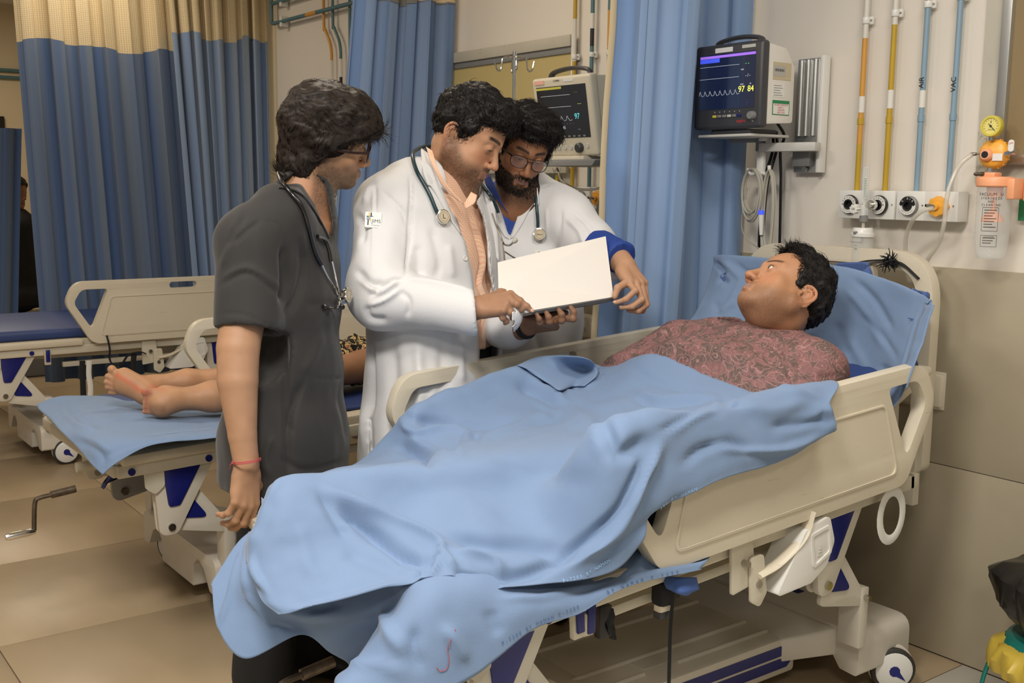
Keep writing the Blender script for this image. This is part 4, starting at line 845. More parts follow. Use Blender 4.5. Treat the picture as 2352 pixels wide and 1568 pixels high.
add(MB().tube(cr([(-.145, -.05, .22), (-.165, -.07, .16), (-.17, -.09, .09), (-.14, -.13, .03), (-.08, -.17, .01), (.0, -.18, .005)], 8), .009, 8, flat=(1, .6)), 'handle', 'bin_teal', wbn)
add(MB().tube([(.122*math.sin(t)*1.03-.0, -.122*math.cos(t)*1.03, .13+.05*math.cos(u)) for t, u in [(-.75+.32*math.sin(w), w) for w in np.linspace(0, 6.28, 24)]], .003, 5), 'printed_ring', 'print_black', wbn)
bg = MB().lathe([(0, .262), (.06, .262), (.10, .275), (.135, .31), (.162, .36), (.178, .40), (.175, .43), (.14, .455), (.06, .465), (0, .462)], (-1.30, -.20, 0), n=90)
tag(setorigin(crumple(bg, .018, 9, 5).build('refuse_bag', 'bag_black'), (-1.30, -.20, .262)), 'bulging black refuse bag sitting in the bin at the right edge', 'bag')
nb_ = empty('waste_bin', (-2.62, -.20, 0), 'dark navy bin on the floor beyond the foreground bed', 'bin')
add(MB().lathe([(0, .0), (.095, .0), (.11, .03), (.118, .20), (.130, .30), (.138, .31), (.138, .325), (.12, .325), (.112, .04), (0, .03)], (0, 0, 0), n=36), 'bin_body', 'bin_navy', nb_)
# ---------------------------------------------------------------- organic surfaces: signed distance fields meshed with surface nets
class SDF:
    def __init__(s, lo, hi, h):
        s.kr = KS; s.lo = np.asarray(lo, float); s.h = h; s.n = np.maximum(4, np.ceil((np.asarray(hi, float)-s.lo)/h).astype(int)+1)
        s.D = np.full(s.n, .06, np.float32); s.ax = [s.lo[i]+h*np.arange(s.n[i]) for i in range(3)]
    def reg(s, c, r):
        a = np.clip(np.floor((np.asarray(c)-r-s.lo)/s.h).astype(int), 0, s.n); b = np.clip(np.ceil((np.asarray(c)+r-s.lo)/s.h).astype(int)+1, 0, s.n)
        return tuple(slice(i, j) for i, j in zip(a, b))
    def pts(s, sl, F, c):
        """coordinates in frame F (rows = axes), relative to c"""
        x = (s.ax[0][sl[0]]-c[0])[:, None, None]; y = (s.ax[1][sl[1]]-c[1])[None, :, None]; z = (s.ax[2][sl[2]]-c[2])[None, None, :]
        return [(F[i][0]*x+F[i][1]*y+F[i][2]*z).astype(np.float32) for i in range(3)]
    def comb(s, sl, d, k, mode):
        D = s.D[sl]
        if mode == 'u':
            if k: h = np.maximum(k-np.abs(D-d), 0)/k; D = np.minimum(D, d)-h*h*k*.25
            else: D = np.minimum(D, d)
        elif mode == 's':
            e = -d
            if k: h = np.maximum(k-np.abs(D-e), 0)/k; D = np.maximum(D, e)+h*h*k*.25
            else: D = np.maximum(D, e)
        elif mode == 'i':
            if k: h = np.maximum(k-np.abs(D-d), 0)/k; D = np.maximum(D, d)+h*h*k*.25
            else: D = np.maximum(D, d)
        s.D[sl] = D
    def ell(s, c, r, F=None, k=.01, mode='u'):
        r = np.asarray(r, float)*s.kr; F = np.eye(3) if F is None else np.asarray(F)
        sl = s.reg(c, r.max()+max(k, .01)+2*s.h)
        if any(q.stop <= q.start for q in sl): return s
        x, y, z = s.pts(sl, F, c); k0 = np.sqrt((x/r[0])**2+(y/r[1])**2+(z/r[2])**2); k1 = np.sqrt((x/r[0]**2)**2+(y/r[1]**2)**2+(z/r[2]**2)**2)
        s.comb(sl, k0*(k0-1)/np.maximum(k1, 1e-6), k, mode); return s
    def cone(s, a, b, ra, rb, k=.01, mode='u', flat=None):
        """tapered capsule a->b; flat=(dir, ratio) squashes the section along dir by ratio (<1 thinner)"""
        ra *= s.kr; rb *= s.kr; a = np.asarray(a, float); b = np.asarray(b, float); m = (a+b)/2; R = np.linalg.norm(b-a)/2+max(ra, rb)+max(k, .01)+2*s.h
        sl = s.reg(m, R)
        if any(q.stop <= q.start for q in sl): return s
        F = np.eye(3); ba = b-a
        x, y, z = s.pts(sl, F, a); L2 = ba@ba+1e-12
        t = np.clip((x*ba[0]+y*ba[1]+z*ba[2])/L2, 0, 1); qx, qy, qz = x-t*ba[0], y-t*ba[1], z-t*ba[2]; rr = ra+(rb-ra)*t
        if flat is None: d = np.sqrt(qx*qx+qy*qy+qz*qz)-rr
        else:
            fd, ratio = unit(flat[0]), flat[1]; p = qx*fd[0]+qy*fd[1]+qz*fd[2]; e = (1/ratio-1)*p
            k0 = np.sqrt((qx+fd[0]*e)**2+(qy+fd[1]*e)**2+(qz+fd[2]*e)**2)
            e2 = (1/ratio**2-1)*p; k1 = np.sqrt((qx+fd[0]*e2)**2+(qy+fd[1]*e2)**2+(qz+fd[2]*e2)**2); d = (k0-rr)*k0/np.maximum(k1, 1e-6)
        s.comb(sl, d, k, mode); return s
    def chain(s, P, r, k=.01, flat=None):
        for i in range(len(P)-1): s.cone(P[i], P[i+1], r[i], r[i+1], k, 'u', flat)
        return s
    def loft(s, secs, k=.03):
        """secs: list of (center, half_width, half_depth, side_dir, front_dir) stacked; elliptical sections interpolated along the spine"""
        for (a, wa, da, sa, fa), (b, wb, db, sb, fb) in zip(secs, secs[1:]):
            wa, da, wb, db = wa*s.kr, da*s.kr, wb*s.kr, db*s.kr
            a = np.asarray(a, float); b = np.asarray(b, float); R = np.linalg.norm(b-a)/2+max(wa, wb, da, db)+.03; sl = s.reg((a+b)/2, R)
            if any(q.stop <= q.start for q in sl): continue
            x, y, z = s.pts(sl, np.eye(3), a); ba = b-a; L = np.linalg.norm(ba); n = ba/L; h = (x*n[0]+y*n[1]+z*n[2])/L; t = np.clip(h, 0, 1)
            sd = unit(np.asarray(sa)+np.asarray(sb)); sd = unit(sd-n*(sd@n)); fd = np.cross(n, sd)
            X_ = x*sd[0]+y*sd[1]+z*sd[2]; Y_ = x*fd[0]+y*fd[1]+z*fd[2]; H = (h-t)*L; w = wa+(wb-wa)*t; dd = da+(db-da)*t; m = np.minimum(w, dd)
            k0 = np.sqrt((X_/w)**2+(Y_/dd)**2+(H/m)**2); k1 = np.sqrt((X_/w**2)**2+(Y_/dd**2)**2+(H/m**2)**2)
            s.comb(sl, k0*(k0-1)/np.maximum(k1, 1e-6), k, 'u')
        return s
    def func(s, f, c, r, k=0, mode='i'):
        """f(x,y,z world broadcast arrays) -> d"""
        sl = s.reg(c, r); x = s.ax[0][sl[0]][:, None, None]; y = s.ax[1][sl[1]][None, :, None]; z = s.ax[2][sl[2]][None, None, :]
        s.comb(sl, np.broadcast_to(f(x, y, z), s.D[sl].shape).astype(np.float32), k, mode); return s
    def mesh(s):
        D = s.D.copy(); D[0] = D[-1] = .05; D[:, 0] = D[:, -1] = .05; D[:, :, 0] = D[:, :, -1] = .05
        S = D < 0; n = D.shape; cs = tuple(q-1 for q in n); acc = np.zeros(cs+(3,), np.float32); cnt = np.zeros(cs, np.float32); quads = []
        edges = []
        for a in range(3):
            sl0 = [slice(None)]*3; sl1 = [slice(None)]*3; sl0[a] = slice(0, -1); sl1[a] = slice(1, None)
            m = S[tuple(sl0)] != S[tuple(sl1)]; I = np.argwhere(m); J = I.copy(); J[:, a] += 1
            d0 = D[tuple(I.T)]; d1 = D[tuple(J.T)]; t = d0/(d0-d1); P = I.astype(np.float32); P[:, a] += t
            b, c = [q for q in range(3) if q != a]; if_ok = (I[:, b] > 0) & (I[:, c] > 0) & (I[:, b] < n[b]-1) & (I[:, c] < n[c]-1); I = I[if_ok]; P = P[if_ok]; sg = S[tuple(I.T)]
            cells = []
            for db, dc in ((-1, -1), (0, -1), (0, 0), (-1, 0)):
                K = I.copy(); K[:, b] += db; K[:, c] += dc; cells.append(K)
                idx = np.ravel_multi_index(K.T, cs); np.add.at(cnt.reshape(-1), idx, 1)
                for q in range(3): np.add.at(acc.reshape(-1, 3)[:, q], idx, P[:, q])
            Q = np.stack([np.ravel_multi_index(K.T, cs) for K in cells], 1); flip = sg if a != 1 else ~sg; Q[~flip] = Q[~flip][:, ::-1]; quads.append(Q)
        act = np.flatnonzero(cnt.reshape(-1)); remap = np.zeros(cnt.size, np.int64); remap[act] = np.arange(len(act))
        V = acc.reshape(-1, 3)[act]/cnt.reshape(-1)[act][:, None]; Q = remap[np.concatenate(quads)]
        return V*s.h+s.lo, Q
def vnormals(V, Q):
    a = V[Q[:, 2]]-V[Q[:, 0]]; b = V[Q[:, 3]]-V[Q[:, 1]]; fn = np.cross(a, b); N = np.zeros_like(V)
    for i in range(4): np.add.at(N, Q[:, i], fn)
    return N/np.maximum(1e-12, np.linalg.norm(N, axis=1))[:, None]
def relax(V, Q, it=1, f=.5):
    E = np.concatenate([Q[:, [0, 1]], Q[:, [1, 2]], Q[:, [2, 3]], Q[:, [3, 0]]]); cnt = np.bincount(E[:, 0], minlength=len(V)).astype(float)
    for _ in range(it):
        A = np.stack([np.bincount(E[:, 0], V[E[:, 1], q], minlength=len(V)) for q in range(3)], 1)/np.maximum(cnt, 1)[:, None]; V = V*(1-f)+A*f
    return V
def setcol(o, C, name='col'):
    at = o.data.color_attributes.new(name, 'FLOAT_COLOR', 'POINT'); A = np.ones((len(C), 4), np.float32); A[:, :3] = C; at.data.foreach_set('color', A.ravel())
def joinmesh(parts):
    V = []; Q = []; C = []; n = 0
    for v, q, c in parts: V.append(v); Q.append(q+n); C.append(c); n += len(v)
    return np.concatenate(V), np.concatenate(Q), np.concatenate(C)
# ---------------------------------------------------------------- heads
class Head:
    """local frame: x = the person's right, y = forward, z = up; unit head is .23 m from chin to crown"""
    def __init__(s, c, R, sc): s.c = np.asarray(c, float); s.R = np.array([unit(q) for q in R]); s.R[2] = unit(np.cross(s.R[0], s.R[1])); s.R[0] = unit(np.cross(s.R[1], s.R[2])); s.s = sc
    def w(s, p): p = np.asarray(p, float); return s.c+(p*s.s)@s.R
    def l(s, P): return ((np.asarray(P)-s.c)@s.R.T)/s.s
def head_sdf(g, H, jaw=1.0, fat=0., lid=.0048, lidz=-.001, nose=1.0, mouthopen=.0012, ears=(1, 1), chinz=0., brow=1.):
    F = H.R; S = H.s; kr0 = g.kr; g.kr = 1.0
    def E(c, r, k=.01, mode='u', rot=None):
        FF = F if rot is None else rot@F
        g.ell(H.w(c), np.asarray(r)*S, FF, k*S, mode)
    def Cn(a, b, ra, rb, k=.01, mode='u'): g.cone(H.w(a), H.w(b), ra*S, rb*S, k*S, mode)
    E((0, -.014, .036), (.0765, .095, .082), .02)
    E((0, .034, .032), (.061, .054, .058), .03)
    E((0, .030, -.035), (.0585*jaw+fat*.4, .057, .073), .035)
    for x in (-1, 1):
        Cn((x*.053*jaw+x*fat*.5, -.002, -.052), (x*(.018+fat*.3), .066, -.094+chinz), .021+fat*.6, .017, .028)
        E((x*.044, .056, -.028), (.021, .017, .017), .022)
        if fat: E((x*.038, .045, -.062), (.024+fat, .026+fat, .026+fat), .02)
    E((0, .076, -.098+chinz), (.019, .016, .014), .018)
    E((0, .074, -.070), (.028, .021, .024), .022)
    for x in (-1, 1):
        Cn((x*.004, .0865, .017), (x*.045, .069, .017), .0095*brow, .008*brow, .014)
        E((x*.0315, .099, -.002), (.0175, .0155, .0115), .014, 's')
    Cn((0, .083, .010), (0, .107*1.0, -.036), .0068, .0095*nose, .011)
    E((0, .1095, -.0425), (.0105*nose, .0105, .0092), .007)
    for x in (-1, 1):
        E((x*.0120*nose, .0985, -.0455), (.0075*nose, .0105, .0075), .006)
        E((x*.0062*nose, .1035, -.0525), (.0036, .0058, .0040), .003, 's')
    # eyes: lids around the balls
    for x in (-1, 1):
        c = V3(x*.0315, .0785, -.001)
        E(c, (.0148, .0140, .0138), .005)
        E(c+V3(0, .0145, lidz), (.0128, .0075, lid), .0015, 's')
        Cn(c+V3(-.0125, .0085, lidz+lid*.9), c+V3(.0125, .0085, lidz+lid*.9), .0012, .0012, .003)
    # mouth
    for x in (-1, 1):
        Cn((0, .0965, -.0675), (x*.021, .0845, -.0728), .0048, .0022, .006); Cn((0, .0950, -.0790), (x*.018, .0855, -.0755), .0060, .0028, .006)
        Cn((0, .1005, -.0733), (x*.0235, .0860, -.0735), mouthopen, mouthopen*.7, .0022, 's')
    E((0, .101, -.0605), (.0035, .006, .007), .005, 's'); E((0, .096, -.0885), (.014, .006, .004), .008, 's')
    # ears
    for x, on_ in ((1, ears[0]), (-1, ears[1])):
        if not on_: continue
        a = -.22; rot = np.array([[1, 0, 0], [0, math.cos(a), math.sin(a)], [0, -math.sin(a), math.cos(a)]])
        b = x*.35; rz = np.array([[math.cos(b), math.sin(b), 0], [-math.sin(b), math.cos(b), 0], [0, 0, 1]])
        E((x*.0775, -.018, -.016), (.0055, .0175, .030), .006, rot=rz@rot)
        E((x*.0815, -.015, -.014), (.0050, .0105, .019), .004, 's', rot=rz@rot)
        rim = [(.071, .000, .000), (.076, -.002, .011), (.081, -.012, .016), (.0855, -.025, .013), (.0875, -.033, .000), (.0855, -.033, -.014), (.082, -.026, -.028), (.078, -.016, -.038)]
        rim = cr([(x*p[0], p[1], p[2]) for p in rim], 3)
        for p, q in zip(rim, rim[1:]): Cn(p, q, .0035, .0035, .0025)
        inn = cr([(x*p[0], p[1], p[2]) for p in [(.0805, -.010, .004), (.0835, -.019, .002), (.0835, -.024, -.010), (.081, -.019, -.022)]], 3)
        for p, q in zip(inn, inn[1:]): Cn(p, q, .0024, .0024, .003)
        E((x*.0770, -.013, -.039), (.0048, .0075, .0085), .005); E((x*.077, -.0005, -.016), (.004, .004, .006), .004)
        E((x*.0775, -.008, -.019), (.006, .0055, .008), .004, 's')
    g.kr = kr0
def skin_colors(P, H, base, beard=0., stub=(.0, 0), lips=(.45, .22, .18), seed=1, beardz=None, brow=0, cheekred=.03):
    """real colours of the face: lips, stubble, brows; P are local head coordinates"""
    base = np.array(lin(base)); C = np.repeat(base[None], len(P), 0); x, y, z = P[:, 0], P[:, 1], P[:, 2]; ax = np.abs(x)
    n = fbm(P, 40, seed, 3); C *= (1+.05*n)[:, None]
    sm = lambda e0, e1, v: np.clip((v-e0)/(e1-e0), 0, 1)**2*(3-2*np.clip((v-e0)/(e1-e0), 0, 1))
    # warmer cheeks, nose tip, ears
    rd = sm(.035, .0, np.sqrt((ax-.04)**2+(z+.035)**2))*(y > .03)+sm(.02, .0, np.sqrt(x**2+(z+.045)**2))*(y > .09)+(ax > .079)*.6
    C = C*(1+rd[:, None]*np.array([.10, -.06, -.08]))
    # beard / stubble region
    jawline = np.interp(y, [-.03, .0, .02, .05, .08, .11], [-.015, -.012, -.030, -.052, -.058, -.055])
    b = sm(.012, -.020, z-jawline)*sm(-.035, -.012, y)
    mou = sm(.030, .022, ax)*sm(-.050, -.057, z)*sm(-.074, -.066, z)*(y > .07)
    b = np.maximum(b*sm(-.19, -.12, z), mou); mouth_free = sm(.030, .020, ax)*sm(-.092, -.085, z)*sm(-.062, -.070, z)*(y > .07)
    b = b*(1-mouth_free*.95); bn = np.clip(.80+.25*fbm(P, 420, seed+3, 2), 0, 1)
    C = C*(1-(beard*b*bn)[:, None])+np.array([.022, .017, .013])*(beard*b*bn)[:, None]
    lp = sm(.024, .019, ax)*sm(.0085, .0055, np.abs(z+.0738+.12*(ax*1.2)**2*8))*(y > .078)
    C = C*(1-lp[:, None]*.75)+np.array(lips)*base[0]*1.1*lp[:, None]*.75
    if brow:
        zb = .0200+.006*np.sin(np.clip((ax-.008)/.045, 0, 1)*2.2)
        bw = sm(.0062, .0030, np.abs(z-zb))*sm(.008, .012, ax)*sm(.054, .046, ax)*(y > .055)*(.92+.12*fbm(P, 300, 5, 2))
        C = C*(1-np.clip(bw*brow, 0, 1)[:, None])+np.array([.018, .013, .010])*np.clip(bw*brow, 0, 1)[:, None]
    return np.clip(C, .004, 1)
mat('eye_white', (226, 218, 208), .15, spec=.6); mat('iris_dark', (52, 32, 22), .1, spec=.8)
def skin_mat(name):
    m = mat(name, (160, 115, 85), .48, vcol='col', sss=.0, spec=.35, bump=.12, bscale=900)
for nm in ('skin',): skin_mat(nm)
def eyes(H, par, gaze=(0, 1, 0), which=(1, 1), lidz=-.001, lid=.0048):
    for x, on_ in ((1, which[0]), (-1, which[1])):
        if not on_: continue
        c = V3(x*.0315, .0785, -.001); g = unit(gaze)
        wg = unit(g@H.R); r = .0124*H.s
        up_ = []
        for dx in np.linspace(-.0128, .0128, 11):
            z_ = lidz+lid*.95*math.sqrt(max(0, 1-(dx/.0132)**2)); up_.append(H.w(c+V3(dx, math.sqrt(max(1e-6, .0152**2-dx*dx-z_*z_)), z_)))
        MB().tube(up_, .00075*H.s, 5).build('eyelashes', 'hair_black', par)
        e = MB().lathe([(r*math.sin(a), -r*math.cos(a)) for a in np.linspace(0, math.pi-.42, 16)]+[(0, r*.93)], H.w(c), ax=wg, n=24).build('eyeball', 'eye_white', par)
        MB().lathe([(r*math.sin(a)*1.004, r*math.cos(a)*1.004) for a in np.linspace(.47, 0.02, 8)], H.w(c), ax=wg, n=22).build('iris', 'iris_dark', e)
# ---------------------------------------------------------------- hair
def hair_mat(name, rgb, rough=.5):
    m = mat(name, rgb, rough, var=.25, scale=60, spec=.3); return m
hair_mat('hair_black', (24, 20, 18)); hair_mat('hair_brown_black', (42, 34, 28)); hair_mat('beard_black', (30, 24, 20), .6)
def strands(roots, dirs, L, r, segs=5, grav=0, curl=.0, cf=60, seed=1, sides=3, bend=None, keep=None, taper=.25):
    """tapered tubes; returns V,Q. roots/dirs arrays in world"""
    rr = np.random.RandomState(seed); n = len(roots); P = np.array(roots, float); D = np.array(dirs, float); out = [P.copy()]
    Lr = (L if hasattr(L, '__len__') else np.full(n, L))*(.75+.5*rr.rand(n)); ph = rr.rand(n, 3)*6.28
    for k in range(segs):
        w = np.stack([np.sin(cf*Lr*(k/segs)*(1)+ph[:, q]) for q in range(3)], 1)
        D = D+curl*w; D[:, 2] -= grav
        if bend is not None: D = D+bend(P, k/segs)
        D /= np.linalg.norm(D, axis=1)[:, None]; P = P+D*(Lr/segs)[:, None]
        if keep is not None: P = keep(P)
        out.append(P.copy())
    out = np.stack(out, 1); T = np.gradient(out, axis=1); T /= np.maximum(1e-9, np.linalg.norm(T, axis=2))[:, :, None]
    ref = np.where(np.abs(T[:, :, 2:3]) > .9, np.array([1., 0, 0]), np.array([0, 0, 1.])); U = np.cross(T, ref); U /= np.maximum(1e-9, np.linalg.norm(U, axis=2))[:, :, None]; W = np.cross(T, U)
    t = np.linspace(0, 1, segs+1); rad = r*(1-(1-taper)*t**1.5)*(.8+.4*rr.rand(n))[:, None]
    ang = np.linspace(0, 2*math.pi, sides, endpoint=False)
    V = out[:, :, None]+rad[:, :, None, None]*(np.cos(ang)[None, None, :, None]*U[:, :, None]+np.sin(ang)[None, None, :, None]*W[:, :, None])
    V = V.reshape(-1, 3); m = (segs+1)*sides; base = (np.arange(n)*m)[:, None, None]; i = np.arange(segs)[None, :, None]*sides; j = np.arange(sides)[None, None, :]; j2 = (j+1) % sides
    Q = np.stack([base+i+j, base+i+j2, base+i+sides+j2, base+i+sides+j], -1).reshape(-1, 4)
    return V, Q
def make_hair(name, m, H, par, zline, thick, flow, n=2200, L=.035, r=.0013, lift=.3, curl=.25, cf=120, seed=1, extra=None, cut=None, h=.0028, grav=0, groove=.0018, relaxit=2, fall=None, keepout=True, prims=None, hug=.18, jit=.10):
    """solid hair volume + strands. zline(y,ax): lower limit; thick(local P)->offset"""
    S = H.s; lo = H.w((0, 0, .0))-.20*S; g = SDF(lo, lo+.40*S, h); g.kr = 1.0
    g.ell(H.w((0, -.016, .036)), V3(.0765, .095, .082)*S+thick*S, H.R, .02); g.ell(H.w((0, .034, .034)), V3(.061, .052, .058)*S+thick*S, H.R, .03)
    if prims: prims(g, H)
    def f(x, y, z):
        lx = ((x-H.c[0])*H.R[0][0]+(y-H.c[1])*H.R[0][1]+(z-H.c[2])*H.R[0][2])/S; ly = ((x-H.c[0])*H.R[1][0]+(y-H.c[1])*H.R[1][1]+(z-H.c[2])*H.R[1][2])/S; lz = ((x-H.c[0])*H.R[2][0]+(y-H.c[1])*H.R[2][1]+(z-H.c[2])*H.R[2][2])/S
        d = zline(lx, ly, lz)*S
        return d
    g.func(f, H.w((0, 0, 0)), .3, .006, 'i')
    if cut: cut(g)
    V, Q = g.mesh(); V = relax(V, Q, relaxit); N = vnormals(V, Q); P = H.l(V); fl = flow(P); fl = fl/np.maximum(1e-9, np.linalg.norm(fl, axis=1))[:, None]
    # grooves run along the flow: noise stretched along it
    side = np.cross(fl, N@H.R.T); q = np.stack([(P*side).sum(1)*1.0, (P*(N@H.R.T)).sum(1), (P*fl).sum(1)*.12], 1)
    V = V+N*(groove*fbm(q*1.0, 220, seed, 2))[:, None]+N*(groove*2.2*fbm(P, 38, seed+5, 2))[:, None]
    hv = [(V, Q)]; N = vnormals(V, Q)
    rr = np.random.RandomState(seed); idx = rr.choice(len(V), n, replace=len(V) < n); D = fl[idx]@H.R; D -= N[idx]*(D*N[idx]).sum(1)[:, None]; D /= np.maximum(1e-6, np.linalg.norm(D, axis=1))[:, None]; D += N[idx]*lift*(.3+1.0*rr.rand(n))[:, None]+rr.randn(n, 3)*jit
    Lf = L*S*(np.ones(n) if extra is None else extra(P[idx]))
    def keep(Q_):
        p = H.l(Q_); e = p-np.array([0, -.014, .036]); rad = np.array([.0765, .095, .082])+thick*.75; k = np.sqrt(((e/rad)**2).sum(1)); bad = k < 1
        p[bad] = np.array([0, -.014, .036])+e[bad]/k[bad][:, None]; return H.w(p)
    hc = H.w((0, -.014, .036))
    def pull(P_, t): e = P_-hc; return -e/np.linalg.norm(e, axis=1)[:, None]*hug+(fall(P_, t) if fall else 0)
    sv, sq = strands(V[idx], D, Lf, r*S, 4, grav=grav, curl=curl, cf=cf, seed=seed, keep=keep if keepout else None, bend=pull)
    hv.append((sv, sq)); n0 = 0; VV = []; QQ = []
    for v, q_ in hv: VV.append(v); QQ.append(q_+n0); n0 += len(v)
    return fastmesh(name, np.concatenate(VV), np.concatenate(QQ), m, par)
# ---------------------------------------------------------------- hands
def hand(g, wrist, d, n, s=1.0, side=1, curl=((.25, .4, .3),)*4, spread=(.12, .04, -.04, -.14), thumb=((.55, .55, .2), (.8, .45, .35)), k=.006, thumb_pts=None, fingers=None):
    """wrist: point; d: direction wrist->knuckles; n: normal of the BACK of the hand; side=+1 right hand (thumb on the side d x n ... ) ; curl per finger (3 joints, radians)"""
    s = s*g.kr; kr0 = g.kr; g.kr = 1.0; d = unit(d); n = unit(np.asarray(n)-d*(d@np.asarray(n))); t = unit(np.cross(n, d))*side   # t: towards the thumb side
    W = np.asarray(wrist, float); L = .082*s
    # palm
    kn = []
    for i, (off, ln) in enumerate(((.030, 1.03), (.0105, 1.07), (-.009, 1.02), (-.027, .93))):
        p = W+d*L*ln+t*off*s+n*(.004-.004*(i in (0, 3)))*s; kn.append(p)
        g.cone(W+d*.012*s+t*off*.62*s, p, .0135*s, .0105*s, .012*s)
    g.cone(W-d*.01*s, W+d*.02*s, .026*s, .024*s, .012*s, flat=(n, .62))
    g.cone(W+d*.022*s+t*.022*s-n*.006*s, W+d*.050*s+t*.026*s-n*.008*s, .016*s, .013*s, .012*s)   # thenar
    g.cone(W+d*.022*s-t*.018*s-n*.006*s, W+d*.055*s-t*.022*s-n*.006*s, .013*s, .012*s, .012*s)
    tips = []; nails = []
    for i in range(4):
        if fingers and fingers[i] is not None:
            P = [kn[i]]+[np.asarray(q, float) for q in fingers[i]]; nn = n
        else:
            c = curl[i] if len(curl) > i else curl[-1]; ln = np.array([(.042, .026, .021), (.046, .029, .022), (.043, .027, .022), (.033, .020, .019)][i])*s
            dd = unit(d+t*math.tan(spread[i])); P = [kn[i]]; a = 0
            for j in range(3): a += c[j]; P.append(P[-1]+(dd*math.cos(a)-n*math.sin(a))*ln[j])
            nn = n*math.cos(a)+dd*math.sin(a)
        rad = np.array([.0098, .0088, .0080, .0066])*s*(1, 1.02, .98, .86)[i]
        for j in range(3):
            g.cone(P[j], P[j+1], rad[j], rad[j+1], .0035*s)
            if j: g.ell(P[j]+nn*.0006*s, (rad[j]*1.06,)*3, None, .004*s)
        tips.append(P[-1]); nails.append((P[2], P[3], nn))
    if thumb_pts is not None:
        P = [W+d*.022*s+t*.020*s]+[np.asarray(q, float) for q in thumb_pts]
    else:
        a = thumb; b0 = W+d*.020*s+t*.022*s-n*.004*s; v1 = unit(d*math.cos(.75)+t*math.sin(.75)-n*.35); P = [b0, b0+v1*.040*s]
        v2 = unit(v1+d*thumb[0][0]-n*thumb[0][1]-t*thumb[0][2]); P.append(P[-1]+v2*.030*s); v3 = unit(v2+d*thumb[1][0]*.5-n*thumb[1][1]-t*thumb[1][2]); P.append(P[-1]+v3*.026*s)
    g.cone(P[0], P[1], .0150*s, .0115*s, .010*s); g.cone(P[1], P[2], .0112*s, .0102*s, .004*s); g.cone(P[2], P[3], .0104*s, .0080*s, .004*s)
    g.kr = kr0
    nails.append((P[2], P[3], unit(np.cross(np.cross(P[3]-P[2], d), P[3]-P[2])) if np.linalg.norm(np.cross(P[3]-P[2], d)) > 1e-4 else n))
    return nails
mat('nail', (206, 160, 140), .3)
def nail_caps(nails, par, s=1.0, rad=.0070):
    for a, b, nn in nails:
        a = np.asarray(a); b = np.asarray(b); d = unit(b-a); u = unit(nn-d*(nn@d)); t = np.cross(d, u)
        c = b+d*rad*s*.15+u*rad*s*.55; g = MB().lathe([(0, .0026), (.35, .0024), (.7, .0017), (1.0, .0)], (0, 0, 0), n=12)
        g.V = [tuple(c+t*v[0]*.0048*s+d*v[1]*.0062*s+u*(v[2]+.0008)*s) for v in g.V]
        g.build('fingernail', 'nail', par)
def finger_shade(V, col, seed=2):
    C = np.repeat(np.array(lin(col))[None], len(V), 0); C *= (1+.07*fbm(V, 30, seed, 3))[:, None]; return np.clip(C, 0, 1)
# ---------------------------------------------------------------- sculpting helpers
from mathutils.bvhtree import BVHTree
def proj_many(V):
    q = V-CAM; z = q@_w; return 1176+FPX*(q@_r)/z, 784-FPX*(q@_u)/z, z
def polydist(px, py, P):
    """distance to polyline, parameter 0..1 along it"""
    best = np.full(len(px), 1e9); tt = np.zeros(len(px)); L = [0.0]
    for a, b in zip(P, P[1:]): L.append(L[-1]+math.hypot(b[0]-a[0], b[1]-a[1]))
    for i, (a, b) in enumerate(zip(P, P[1:])):
        dx, dy = b[0]-a[0], b[1]-a[1]; l2 = dx*dx+dy*dy+1e-9; t = np.clip(((px-a[0])*dx+(py-a[1])*dy)/l2, 0, 1); d = np.hypot(px-a[0]-t*dx, py-a[1]-t*dy); m = d < best
        best[m] = d[m]; tt[m] = (L[i]+t[m]*(L[i+1]-L[i]))/L[-1]
    return best, tt
def sculpt(V, N, strokes, facing=True):
    """press folds into a surface: each stroke (points, width, height in m) moves the vertices beside it along the normal"""
    px, py, z = proj_many(V); D = np.zeros(len(V)); f = 1.0
    if facing: v = V-CAM; v /= np.linalg.norm(v, axis=1)[:, None]; f = np.clip(-(N*v).sum(1)*3, 0, 1)
    for pts, w, a in strokes:
        P = [q[:2] for q in cr([(p[0], p[1], 0) for p in pts], 5)] if len(pts) > 2 else pts
        x0, x1 = min(p[0] for p in P)-3*w, max(p[0] for p in P)+3*w; y0, y1 = min(p[1] for p in P)-3*w, max(p[1] for p in P)+3*w
        m = np.flatnonzero((px > x0) & (px < x1) & (py > y0) & (py < y1))
        if not len(m): continue
        d, t = polydist(px[m], py[m], P); tap = np.clip(np.minimum(t, 1-t)*5+.15, 0, 1); D[m] += a*np.exp(-(d/w)**2)*tap
    return V+N*(D*f)[:, None]
